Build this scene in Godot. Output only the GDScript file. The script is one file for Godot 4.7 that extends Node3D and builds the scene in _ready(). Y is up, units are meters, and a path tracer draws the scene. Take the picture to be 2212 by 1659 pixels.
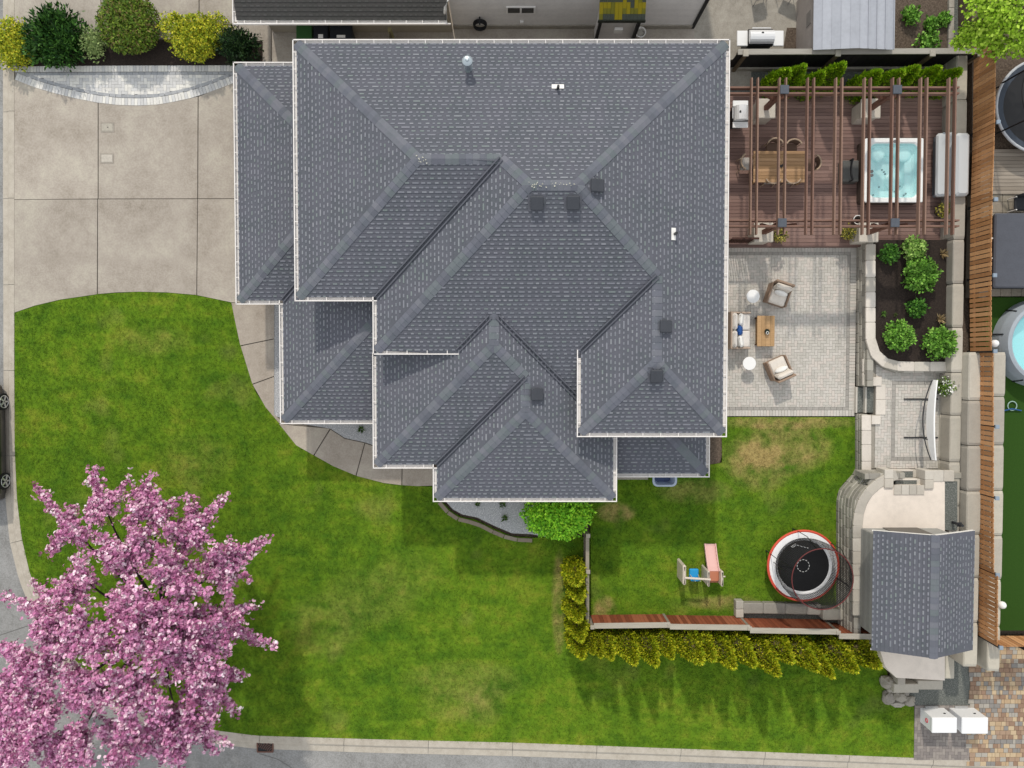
extends Node3D
# Aerial view of a hip-roofed house and its garden. Metres, y up; -z is up in the photograph.

const F := 1540.0        # focal length in survey pixels (picture 2212 x 1659)
const CAM_H := 28.0
const TILT := 1.65
var M := {}
var used := {}
var rng := RandomNumberGenerator.new()

func at(u: float, v: float, h := 0.0) -> Vector3:
	var a := deg_to_rad(-90.0 - TILT)
	var d := Vector3(u - 1106.0, -(v - 829.5), -F)
	d = Vector3(d.x, cos(a) * d.y - sin(a) * d.z, sin(a) * d.y + cos(a) * d.z)
	var t := (h - CAM_H) / d.y
	return Vector3(d.x * t, h, d.z * t)

func ats(list: Array, h := 0.0) -> Array:
	var o := []
	for i in range(0, list.size(), 2):
		o.append(at(list[i], list[i + 1], h))
	return o

# colour measured on a sunlit level surface of the photograph -> linear base colour
func ph(r: float, g: float, b: float, k := 1.3) -> Color:
	var c := Color(r / 255.0, g / 255.0, b / 255.0).srgb_to_linear()
	return Color(c.r / k, c.g / k, c.b / k)

func vary(c: Color, amount: float) -> Color:
	var f := 1.0 + rng.randf_range(-amount, amount)
	return Color(c.r * f, c.g * f, c.b * f)

class MB:
	var v := PackedVector3Array()
	var n := PackedVector3Array()
	var c := PackedColorArray()
	var xf := Transform3D()
	var col := Color.WHITE
	func put(p: Vector3, nn: Vector3) -> void:
		v.append(p); n.append(nn); c.append(col)
	func tri(a: Vector3, b: Vector3, d: Vector3) -> void:
		a = xf * a; b = xf * b; d = xf * d
		var nn := (b - a).cross(d - a).normalized()
		put(a, nn); put(d, nn); put(b, nn)
	func tri_n(a, b, d, na, nb, nd) -> void:
		put(xf * a, (xf.basis * na).normalized()); put(xf * d, (xf.basis * nd).normalized()); put(xf * b, (xf.basis * nb).normalized())
	func quad(a: Vector3, b: Vector3, d: Vector3, e: Vector3) -> void:
		tri(a, b, d); tri(a, d, e)
	func box(p: Vector3, s: Vector3, b := Basis()) -> void:
		var x := b.x * s.x * 0.5
		var y := b.y * s.y * 0.5
		var z := b.z * s.z * 0.5
		quad(p + y - x + z, p + y + x + z, p + y + x - z, p + y - x - z)
		quad(p - y - x - z, p - y + x - z, p - y + x + z, p - y - x + z)
		quad(p + x - y + z, p + x - y - z, p + x + y - z, p + x + y + z)
		quad(p - x - y - z, p - x - y + z, p - x + y + z, p - x + y - z)
		quad(p + z - x - y, p + z + x - y, p + z + x + y, p + z - x + y)
		quad(p - z + x - y, p - z - x - y, p - z - x + y, p - z + x + y)
	func bevel(p: Vector3, s: Vector3, r: float, b := Basis()) -> void:
		# box with its upper edges and upright corners cut off
		var hx := s.x * 0.5
		var hz := s.z * 0.5
		var lo := []
		var mid := []
		var top := []
		for q in [[1, 1, 0], [1, 1, 1], [1, -1, 1], [1, -1, 0], [-1, -1, 0], [-1, -1, 1], [-1, 1, 1], [-1, 1, 0]]:
			var px: float = q[0] * (hx - (r if q[2] == 1 else 0.0))
			var pz: float = q[1] * (hz - (r if q[2] == 0 else 0.0))
			var ix: float = q[0] * (hx - (r * 1.7 if q[2] == 1 else r))
			var iz: float = q[1] * (hz - (r * 1.7 if q[2] == 0 else r))
			lo.append(p + b * Vector3(px, -s.y * 0.5, pz)); mid.append(p + b * Vector3(px, s.y * 0.5 - r, pz)); top.append(p + b * Vector3(ix, s.y * 0.5, iz))
		# ring order: put it counter-clockwise seen from above
		var order := [0, 1, 6, 7, 4, 5, 2, 3]
		var l2 := []
		var m2 := []
		var t2 := []
		order.reverse()
		order = [3, 0, 1, 6, 7, 4, 5, 2]
		order.reverse()
		for i in order:
			l2.append(lo[i]); m2.append(mid[i]); t2.append(top[i])
		var up := (xf.basis * b.y)
		for i in 8:
			var j := (i + 1) % 8
			quad_out(l2[i], l2[j], m2[j], m2[i], p)
			quad_out(m2[i], m2[j], t2[j], t2[i], p)
			tri_out(p + b.y * s.y * 0.5, t2[i], t2[j], p)
			tri_out(p - b.y * s.y * 0.5, l2[i], l2[j], p)
	func tri_out(a: Vector3, b: Vector3, d: Vector3, inside: Vector3) -> void:
		if (b - a).cross(d - a).dot(a + b + d - inside * 3.0) >= 0.0: tri(a, b, d)
		else: tri(a, d, b)
	func quad_out(a: Vector3, b: Vector3, d: Vector3, e: Vector3, inside: Vector3) -> void:
		tri_out(a, b, d, inside); tri_out(a, d, e, inside)
	func flat(pts: Array) -> void:
		var p2 := PackedVector2Array()
		for p in pts: p2.append(Vector2(p.x, p.z))
		var ix := Geometry2D.triangulate_polygon(p2)
		for i in range(0, ix.size(), 3):
			var a: Vector3 = pts[ix[i]]
			var b: Vector3 = pts[ix[i + 1]]
			var d: Vector3 = pts[ix[i + 2]]
			if (b - a).cross(d - a).y >= 0.0: tri(a, b, d)
			else: tri(a, d, b)
	func slab(pts: Array, thick: float) -> void:
		flat(pts)
		var area := 0.0
		for i in pts.size():
			var a: Vector3 = pts[i]
			var b: Vector3 = pts[(i + 1) % pts.size()]
			area += a.x * b.z - b.x * a.z
		for i in pts.size():
			var a: Vector3 = pts[i]
			var b: Vector3 = pts[(i + 1) % pts.size()]
			if area > 0.0:
				var t := a
				a = b
				b = t
			var dn := Vector3(0, -thick, 0)
			quad(a + dn, b + dn, b, a)
	func tube(path: Array, r0: float, r1 := -1.0, seg := 8) -> void:
		if r1 < 0.0: r1 = r0
		var rings := []
		var nrm := []
		for i in path.size():
			var p: Vector3 = path[i]
			var d: Vector3 = (path[mini(i + 1, path.size() - 1)] - path[maxi(i - 1, 0)])
			d = d.normalized()
			var s := d.cross(Vector3.UP if absf(d.y) < 0.9 else Vector3.RIGHT).normalized()
			var t := s.cross(d)
			var r := lerpf(r0, r1, float(i) / maxf(1.0, path.size() - 1))
			var ring := []
			var rn := []
			for k in seg:
				var a := TAU * k / seg
				var q := s * cos(a) + t * sin(a)
				ring.append(p + q * r); rn.append(q)
			rings.append(ring); nrm.append(rn)
		for i in path.size() - 1:
			for k in seg:
				var l := (k + 1) % seg
				tri_n(rings[i][l], rings[i][k], rings[i + 1][l], nrm[i][l], nrm[i][k], nrm[i + 1][l])
				tri_n(rings[i + 1][l], rings[i][k], rings[i + 1][k], nrm[i + 1][l], nrm[i][k], nrm[i + 1][k])
		for k in range(1, seg - 1):
			tri_out(rings[0][0], rings[0][k], rings[0][k + 1], path[1])
			tri_out(rings[-1][0], rings[-1][k], rings[-1][k + 1], path[-2])
	func lathe(o: Vector3, prof: Array, seg := 24, ax := Basis()) -> void:
		# prof: Vector2(radius, height) from the bottom outwards and up
		for i in prof.size() - 1:
			var p: Vector2 = prof[i]
			var q: Vector2 = prof[i + 1]
			var t := q - p
			for k in seg:
				var a := TAU * k / seg
				var b := TAU * (k + 1) / seg
				var ca := Vector3(cos(a), 0, -sin(a))
				var cb := Vector3(cos(b), 0, -sin(b))
				var na := ax * (ca * t.y + Vector3(0, -t.x, 0))
				var nb := ax * (cb * t.y + Vector3(0, -t.x, 0))
				var p0 := o + ax * (ca * p.x + Vector3(0, p.y, 0))
				var p1 := o + ax * (cb * p.x + Vector3(0, p.y, 0))
				var q0 := o + ax * (ca * q.x + Vector3(0, q.y, 0))
				var q1 := o + ax * (cb * q.x + Vector3(0, q.y, 0))
				if p.x > 0.0: tri_n(p0, p1, q1, na, nb, nb)
				if q.x > 0.0: tri_n(p0, q1, q0, na, nb, na)
	func torus(o: Vector3, r: float, w: float, h: float, seg := 40, ax := Basis()) -> void:
		var prof := []
		for k in 9:
			var a := TAU * k / 8.0 - PI / 2
			prof.append(Vector2(r + cos(a) * w, sin(a) * h))
		lathe(o, prof, seg, ax)
	func ellipsoid(o: Vector3, s: Vector3, b := Basis(), seg := 14) -> void:
		for i in seg / 2:
			var a0 := PI * i / (seg / 2) - PI / 2
			var a1 := PI * (i + 1) / (seg / 2) - PI / 2
			for k in seg:
				var b0 := TAU * k / seg
				var b1 := TAU * (k + 1) / seg
				var q := []
				var nn := []
				for w in [[a0, b0], [a0, b1], [a1, b1], [a1, b0]]:
					var d := Vector3(cos(w[0]) * cos(w[1]), sin(w[0]), -cos(w[0]) * sin(w[1]))
					q.append(o + b * (d * s)); nn.append(b * (d / s))
				tri_n(q[0], q[1], q[2], nn[0], nn[1], nn[2])
				tri_n(q[0], q[2], q[3], nn[0], nn[2], nn[3])
	func mesh(offset := Vector3.ZERO, into: ArrayMesh = null) -> ArrayMesh:
		var m := into if into else ArrayMesh.new()
		if v.is_empty(): return m
		var a := []
		a.resize(Mesh.ARRAY_MAX)
		var uv := PackedVector2Array()
		uv.resize(v.size())
		for i in v.size():
			uv[i] = Vector2(v[i].x / 44.0 + 0.5, v[i].z / 34.0 + 0.5)
		if offset != Vector3.ZERO:
			for i in v.size(): v[i] -= offset
		a[Mesh.ARRAY_VERTEX] = v; a[Mesh.ARRAY_NORMAL] = n; a[Mesh.ARRAY_COLOR] = c; a[Mesh.ARRAY_TEX_UV] = uv
		m.add_surface_from_arrays(Mesh.PRIMITIVE_TRIANGLES, a)
		return m

func numbered(called: String) -> String:
	used[called] = used.get(called, 0) + 1
	return called if used[called] == 1 else "%s_%03d" % [called, used[called] - 1]

func thing(called: String, label: String, category: String, base: Vector3, group := "") -> Node3D:
	var o := Node3D.new()
	o.name = numbered(called)
	add_child(o)
	o.position = base
	o.set_meta("label", label); o.set_meta("category", category)
	if group: o.set_meta("group", group)
	return o

func place(called: String) -> Node3D:      # a piece of the setting that is made of parts
	var o := Node3D.new()
	o.name = numbered(called)
	add_child(o)
	o.set_meta("kind", "structure")
	return o

func origin_of(n: Node) -> Vector3:
	var p := Vector3.ZERO
	while n and n != self:
		p += n.position
		n = n.get_parent()
	return p

func part(mb: MB, called: String, m: Material, parent: Node = self) -> MeshInstance3D:
	var o := MeshInstance3D.new()
	o.mesh = mb.mesh(origin_of(parent))
	o.material_override = m
	o.name = numbered(called) if parent == self else called
	parent.add_child(o, true)
	return o

func ground(mb: MB, called: String, m: Material) -> MeshInstance3D:
	var o := part(mb, called, m)
	o.set_meta("kind", "structure")
	return o

func boxpart(called: String, m: Material, parent: Node, p: Vector3, s: Vector3, b := Basis()) -> MeshInstance3D:
	var mb := MB.new()
	mb.box(p, s, b)
	return part(mb, called, m, parent)

func bevpart(called: String, m: Material, parent: Node, p: Vector3, s: Vector3, r: float, b := Basis()) -> MeshInstance3D:
	var mb := MB.new()
	mb.bevel(p, s, r, b)
	return part(mb, called, m, parent)

func tubepart(called: String, m: Material, parent: Node, path: Array, r: float, r1 := -1.0) -> MeshInstance3D:
	var mb := MB.new()
	mb.tube(path, r, r1)
	return part(mb, called, m, parent)

# many alike pieces: the largest `most` become nodes that share one mesh, the rest are joined into one part
var unit_box: ArrayMesh
var unit_block: ArrayMesh
func pieces(parent: Node, called: String, list: Array, mats: Array, most: int, mesh: ArrayMesh = null) -> void:
	if mesh == null: mesh = unit_box
	var o := origin_of(parent)
	if list.size() > most:
		list.sort_custom(func(p, q): return p.size > q.size)
	for i in mini(most, list.size()):
		var n := MeshInstance3D.new()
		n.mesh = mesh
		n.material_override = mats[list[i].m]
		n.name = called
		n.transform = Transform3D(list[i].t.basis, list[i].t.origin - o)
		parent.add_child(n, true)
	if list.size() <= most: return
	var arr := mesh.surface_get_arrays(0)
	var vv: PackedVector3Array = arr[Mesh.ARRAY_VERTEX]
	var nn: PackedVector3Array = arr[Mesh.ARRAY_NORMAL]
	var am := ArrayMesh.new()
	for k in mats.size():
		var mb := MB.new()
		for i in range(most, list.size()):
			if list[i].m != k: continue
			var t: Transform3D = list[i].t
			mb.v.append_array(t * vv)
			mb.n.append_array(Transform3D(t.basis.inverse().transposed(), Vector3.ZERO) * nn)
		if mb.v.is_empty(): continue
		mb.c.resize(mb.v.size())
		mb.c.fill(Color.WHITE)
		for j in mb.n.size(): mb.n[j] = mb.n[j].normalized()
		mb.mesh(o, am)
		am.surface_set_material(am.get_surface_count() - 1, mats[k])
	var rest := MeshInstance3D.new()
	rest.mesh = am
	rest.name = called + "_field"
	rest.set_meta("kind", "stuff")
	parent.add_child(rest, true)

func piece(p: Vector3, s: Vector3, m: int, b := Basis()) -> Dictionary:
	return {"t": Transform3D(Basis(b.x * s.x, b.y * s.y, b.z * s.z), p), "m": m, "size": s.x * s.z * (1.0 + p.y * 0.05)}

# ---------------------------------------------------------------- textures and materials
func layer(kind: int, freq: float, oct: int, sd: int, w: int) -> PackedByteArray:
	var f := FastNoiseLite.new()
	f.noise_type = kind; f.frequency = freq; f.seed = sd
	f.fractal_octaves = oct
	if oct <= 1: f.fractal_type = FastNoiseLite.FRACTAL_NONE
	var im := f.get_seamless_image(w, w)
	im.convert(Image.FORMAT_L8)
	return im.get_data()

func ramp_image(layers: Array, stops: Array, w := 512) -> ImageTexture:
	# layers: [bytes, weight]; stops: linear colours spread evenly over 0..1
	var lut := []
	for i in 256:
		var t := i / 255.0 * (stops.size() - 1)
		var k := mini(int(t), stops.size() - 2)
		var cc: Color = stops[k].lerp(stops[k + 1], t - k)
		var lum := cc.g
		cc = cc.linear_to_srgb()
		lut.append([int(clampf(cc.r * 255.0, 0, 255)), int(clampf(cc.g * 255.0, 0, 255)), int(clampf(cc.b * 255.0, 0, 255)), lum])
	var out := PackedByteArray()
	out.resize(w * w * 3)
	var total := 0.0
	for i in w * w:
		var s := 0.0
		for l in layers: s += l[0][i] * l[1]
		var q: Array = lut[clampi(int(s), 0, 255)]
		out[i * 3] = q[0]; out[i * 3 + 1] = q[1]; out[i * 3 + 2] = q[2]
		total += q[3]
	var im := Image.create_from_data(w, w, false, Image.FORMAT_RGB8, out)
	im.generate_mipmaps()
	var it := ImageTexture.create_from_image(im)
	it.set_meta("mean", total / (w * w))
	return it

func normal_of(bytes: PackedByteArray, strength: float, w := 512) -> ImageTexture:
	var im := Image.create_from_data(w, w, false, Image.FORMAT_L8, bytes)
	im.convert(Image.FORMAT_RGBA8)
	im.bump_map_to_normal_map(strength)
	return ImageTexture.create_from_image(im)

func tmat(tex: Texture2D, tile: float, rough: float, tint := Color.WHITE, nrm: Texture2D = null, spec := 0.3) -> StandardMaterial3D:
	var m := StandardMaterial3D.new()
	m.albedo_color = tint.linear_to_srgb()
	m.albedo_texture = tex
	m.roughness = rough
	m.metallic_specular = spec
	m.uv1_triplanar = true
	m.uv1_world_triplanar = true
	m.uv1_scale = Vector3.ONE / tile
	m.vertex_color_use_as_albedo = true
	if nrm:
		m.normal_enabled = true
		m.normal_texture = nrm
	return m

func pmat(cc: Color, rough := 0.6, metal := 0.0, spec := 0.4) -> StandardMaterial3D:
	var m := StandardMaterial3D.new()
	m.albedo_color = cc.linear_to_srgb()
	m.roughness = rough
	m.metallic = metal
	m.metallic_specular = spec
	m.vertex_color_use_as_albedo = true
	return m

var TX := {}
func gmat(cc: Color, rough := 0.8, tex := "grain", tile := 2.0, spec := 0.3) -> StandardMaterial3D:
	# plain colour broken up by a grey texture, divided by the texture's mean
	var k: float = TX[tex].get_meta("mean")
	return tmat(TX[tex], tile, rough, Color(minf(cc.r / k, 1.0), minf(cc.g / k, 1.0), minf(cc.b / k, 1.0)), null, spec)

func make_materials() -> void:
	var S := FastNoiseLite.TYPE_SIMPLEX_SMOOTH
	var fine := layer(FastNoiseLite.TYPE_VALUE, 0.45, 1, 3, 512)
	var mid := layer(S, 0.03, 4, 5, 512)
	var big := layer(S, 0.006, 4, 9, 512)
	var mid2 := layer(S, 0.05, 3, 21, 512)
	var cell := layer(FastNoiseLite.TYPE_CELLULAR, 0.09, 1, 8, 512)
	TX.grain = ramp_image([[fine, 0.3], [mid, 0.45], [big, 0.25]], [Color(0.6, 0.6, 0.6), Color(0.86, 0.86, 0.86), Color(1, 1, 1)])
	TX.soft = ramp_image([[fine, 0.2], [mid, 0.4], [big, 0.4]], [Color(0.72, 0.72, 0.72), Color(0.86, 0.86, 0.86), Color(0.95, 0.95, 0.95)])
	TX.rough = ramp_image([[fine, 0.6], [mid, 0.4]], [Color(0.35, 0.35, 0.35), Color(0.85, 0.85, 0.85), Color(1, 1, 1)])
	# wood: stretch a noise along x
	var wsrc := layer(S, 0.05, 4, 33, 512)
	var wood := PackedByteArray()
	wood.resize(512 * 512)
	for y in 512:
		for x in 512: wood[y * 512 + x] = wsrc[y * 512 + x / 24] 
	TX.wood = ramp_image([[wood, 0.7], [fine, 0.15], [mid, 0.15]], [Color(0.6, 0.58, 0.56), Color(0.86, 0.86, 0.86), Color(1, 0.99, 0.97)])
	# exposed aggregate concrete: speckle over broad beige and mauve patches
	TX.aggregate = ramp_image([[fine, 0.3], [mid, 0.25], [big, 0.45]], [ph(140, 130, 120), ph(172, 163, 152), ph(187, 178, 168), ph(200, 193, 180), ph(214, 208, 194)])
	TX.concrete = ramp_image([[fine, 0.3], [mid, 0.35], [big, 0.35]], [ph(140, 134, 124), ph(176, 170, 160), ph(200, 195, 184)])
	TX.curb = ramp_image([[fine, 0.3], [mid, 0.4], [big, 0.3]], [ph(172, 163, 150), ph(199, 191, 178), ph(216, 209, 197)])
	TX.asphalt = ramp_image([[fine, 0.45], [mid, 0.25], [big, 0.3]], [ph(120, 119, 117), ph(158, 158, 157), ph(182, 182, 182)])
	TX.pebbles = ramp_image([[cell, 0.55], [fine, 0.45]], [ph(110, 112, 116), ph(176, 178, 182), ph(210, 210, 212), ph(250, 248, 245)])
	TX.darkgravel = ramp_image([[cell, 0.5], [fine, 0.5]], [ph(62, 64, 62), ph(104, 108, 104), ph(135, 138, 134), ph(170, 170, 165)])
	TX.mulch = ramp_image([[fine, 0.45], [mid2, 0.35], [cell, 0.2]], [ph(24, 20, 18), ph(50, 43, 40), ph(66, 57, 52), ph(112, 98, 88)])
	TX.soil = ramp_image([[fine, 0.4], [mid2, 0.3], [cell, 0.3]], [ph(50, 40, 34), ph(92, 80, 70), ph(122, 108, 96), ph(165, 150, 135)])
	TX.shingle = ramp_image([[fine, 0.3], [mid, 0.25], [big, 0.45]], [Color(0.56, 0.66, 0.58), Color(0.76, 0.80, 0.78), Color(0.88, 0.87, 0.88), Color(1, 0.98, 1)])
	M.driveway = tmat(TX.aggregate, 9.0, 0.9, Color.WHITE)
	M.walk = tmat(TX.aggregate, 7.0, 0.9, Color(0.98, 0.96, 0.94))
	M.concrete = tmat(TX.concrete, 6.0, 0.9)
	M.curb = tmat(TX.curb, 5.0, 0.9)
	M.asphalt = tmat(TX.asphalt, 7.0, 0.92)
	M.pebbles = tmat(TX.pebbles, 2.2, 0.85)
	M.darkgravel = tmat(TX.darkgravel, 2.4, 0.85)
	M.mulch = tmat(TX.mulch, 2.5, 0.95)
	M.soil = tmat(TX.soil, 3.0, 0.95)
	M.joint = pmat(ph(112, 106, 98), 0.95)
	M.white = pmat(Color(0.80, 0.79, 0.77), 0.45)
	M.white_plastic = pmat(Color(0.82, 0.82, 0.82), 0.35)
	M.gutter = gmat(Color(0.76, 0.73, 0.71), 0.5, "soft", 2.0)
	M.black = pmat(Color(0.012, 0.012, 0.014), 0.5)
	M.dark_metal = pmat(Color(0.035, 0.037, 0.042), 0.45, 0.3)
	M.vent = gmat(Color(0.055, 0.06, 0.072), 0.6, "soft", 1.0)
	M.wall = gmat(Color(0.50, 0.46, 0.40), 0.8, "soft", 3.0)
	unit_box = _unit(0.0)
	unit_block = _unit(0.06)

func _unit(r: float) -> ArrayMesh:
	var mb := MB.new()
	if r > 0.0: mb.bevel(Vector3.ZERO, Vector3.ONE, r)
	else: mb.box(Vector3.ZERO, Vector3.ONE)
	return mb.mesh()
# ---------------------------------------------------------------- ground
var lawn_img: Image
var front_lawn: Array
var back_lawn: Array

func make_lawn_image() -> void:
	var w := 880
	var h := 680
	var n1 := FastNoiseLite.new()
	n1.seed = 4; n1.frequency = 0.16; n1.fractal_octaves = 4
	var n2 := FastNoiseLite.new()
	n2.seed = 14; n2.frequency = 0.9; n2.fractal_octaves = 4; n2.fractal_gain = 0.62
	var n3 := FastNoiseLite.new()
	n3.seed = 24; n3.frequency = 0.3; n3.fractal_octaves = 3
	var deep := ph(66, 98, 26, 0.84)
	var green := ph(90, 118, 30, 0.84)
	var yellow := ph(130, 136, 48, 0.86)
	var dry := ph(168, 146, 98, 1.0)
	# where the photograph shows thin or dry turf: centre, radii (survey pixels), strength
	var spots := []
	for q in [[1690, 965, 75, 42, 0.55], [1640, 1010, 50, 36, 0.36], [1600, 985, 38, 30, 0.3], [1700, 912, 120, 10, 0.5], [1330, 1105, 30, 16, 0.7], [1000, 1470, 95, 34, 0.16], [985, 1525, 60, 26, 0.14], [1040, 1515, 36, 40, 0.18], [800, 1290, 75, 50, 0.1], [1207, 1300, 12, 80, 0.6], [1305, 1318, 18, 24, 0.7], [880, 1240, 60, 40, 0.06], [330, 735, 60, 25, 0.12], [700, 1350, 60, 50, 0.15], [1560, 1300, 60, 12, 0.5], [180, 1100, 40, 30, 0.1], [1500, 1060, 60, 20, 0.3], [420, 990, 60, 40, 0.1], [1945, 1480, 30, 20, 0.4]]:
		var p := at(q[0], q[1])
		spots.append([p.x, p.z, q[2] / 55.0, q[3] / 55.0, q[4]])
	var out := PackedByteArray()
	out.resize(w * h * 3)
	for j in h:
		var z := (j / float(h) - 0.5) * 34.0
		for i in w:
			var x := (i / float(w) - 0.5) * 44.0
			var a := n1.get_noise_2d(x, z)
			var b := n2.get_noise_2d(x, z)
			var t := a * 0.5 + b * 0.75 + n3.get_noise_2d(x * 0.9, z * 9.0) * 0.26 - 0.12
			var cc := green.lerp(yellow, clampf(t, 0.0, 0.85)) if t > 0.0 else green.lerp(deep, clampf(-t * 1.4, 0.0, 1.0))
			var d := maxf(0.0, n3.get_noise_2d(x, z) - 0.34) * 0.5
			for s in spots:
				var ex: float = (x - s[0]) / s[2]
				var ez: float = (z - s[1]) / s[3]
				var e := ex * ex + ez * ez
				if e < 2.5: d += s[4] * clampf(1.35 - e * 0.55, 0.0, 1.0) * (0.8 + b * 1.3)
			cc = cc.lerp(dry, clampf(d, 0.0, 0.88))
			cc = cc.linear_to_srgb()
			var o := (j * w + i) * 3
			out[o] = int(clampf(cc.r * 255, 0, 255)); out[o + 1] = int(clampf(cc.g * 255, 0, 255)); out[o + 2] = int(clampf(cc.b * 255, 0, 255))
	lawn_img = Image.create_from_data(w, h, false, Image.FORMAT_RGB8, out)

func lawn_color(x: float, z: float) -> Color:
	return lawn_img.get_pixel(clampi(int((x / 44.0 + 0.5) * 880), 0, 879), clampi(int((z / 34.0 + 0.5) * 680), 0, 679)).srgb_to_linear()

func tuft_mesh(n: int, hgt: float, spread: float, width: float) -> ArrayMesh:
	var mb := MB.new()
	for i in n:
		var a := rng.randf() * TAU
		var o := Vector3(cos(a), 0, sin(a)) * rng.randf() * spread
		var lean := Vector3(cos(a + rng.randf_range(-1, 1)), 0, sin(a + rng.randf_range(-1, 1))) * hgt * rng.randf_range(0.3, 1.1)
		var hh := hgt * rng.randf_range(0.5, 1.0)
		var s := Vector3(-sin(a), 0, cos(a)) * width
		mb.col = Color(1, 1, 1) * rng.randf_range(0.8, 1.15)
		mb.col.a = 1
		mb.tri(o - s, o + s, o + lean + Vector3(0, hh, 0))
	return mb.mesh()

func grass(called: String, label: String, poly: Array, per_m2: float, y: float, mesh: ArrayMesh, tint := Color.WHITE, plain = null) -> void:
	var p2 := PackedVector2Array()
	var lo := Vector2(1e9, 1e9)
	var hi := -lo
	for p in poly:
		var q := Vector2(p.x, p.z)
		p2.append(q); lo = lo.min(q); hi = hi.max(q)
	lo = lo.max(Vector2(-21.5, -16.5)); hi = hi.min(Vector2(21.5, 16.5))
	var pts := []
	for i in int((hi.x - lo.x) * (hi.y - lo.y) * per_m2):
		var q := Vector2(rng.randf_range(lo.x, hi.x), rng.randf_range(lo.y, hi.y))
		if Geometry2D.is_point_in_polygon(q, p2): pts.append(q + Vector2(rng.randfn(), rng.randfn()) * 0.03)
	var mm := MultiMesh.new()
	mm.transform_format = MultiMesh.TRANSFORM_3D
	mm.use_colors = true
	mm.mesh = mesh
	mm.instance_count = pts.size()
	for i in pts.size():
		var q: Vector2 = pts[i]
		var s := rng.randf_range(0.7, 1.25)
		mm.set_instance_transform(i, Transform3D(Basis(Vector3.UP, rng.randf() * TAU).scaled(Vector3(s, s * rng.randf_range(0.7, 1.2), s)), Vector3(q.x, y, q.y)))
		var cc: Color = lawn_color(q.x, q.y) if plain == null else plain
		var f := rng.randf_range(0.85, 1.4)
		if rng.randf() < 0.004: f = 2.2
		mm.set_instance_color(i, Color(cc.r * f * tint.r, cc.g * f * tint.g, cc.b * f * tint.b))
	var o := MultiMeshInstance3D.new()
	o.multimesh = mm
	o.material_override = M.blade
	o.name = called
	add_child(o)
	o.set_meta("kind", "stuff"); o.set_meta("label", label); o.set_meta("category", "grass")

func lerp_path(path: Array, cum: Array, d: float) -> Array:
	for i in range(1, path.size()):
		if d <= cum[i] or i == path.size() - 1:
			var t: float = (d - cum[i - 1]) / (cum[i] - cum[i - 1])
			return [path[i - 1][0].lerp(path[i][0], t), path[i - 1][1].lerp(path[i][1], t)]
	return path[-1]

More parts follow.
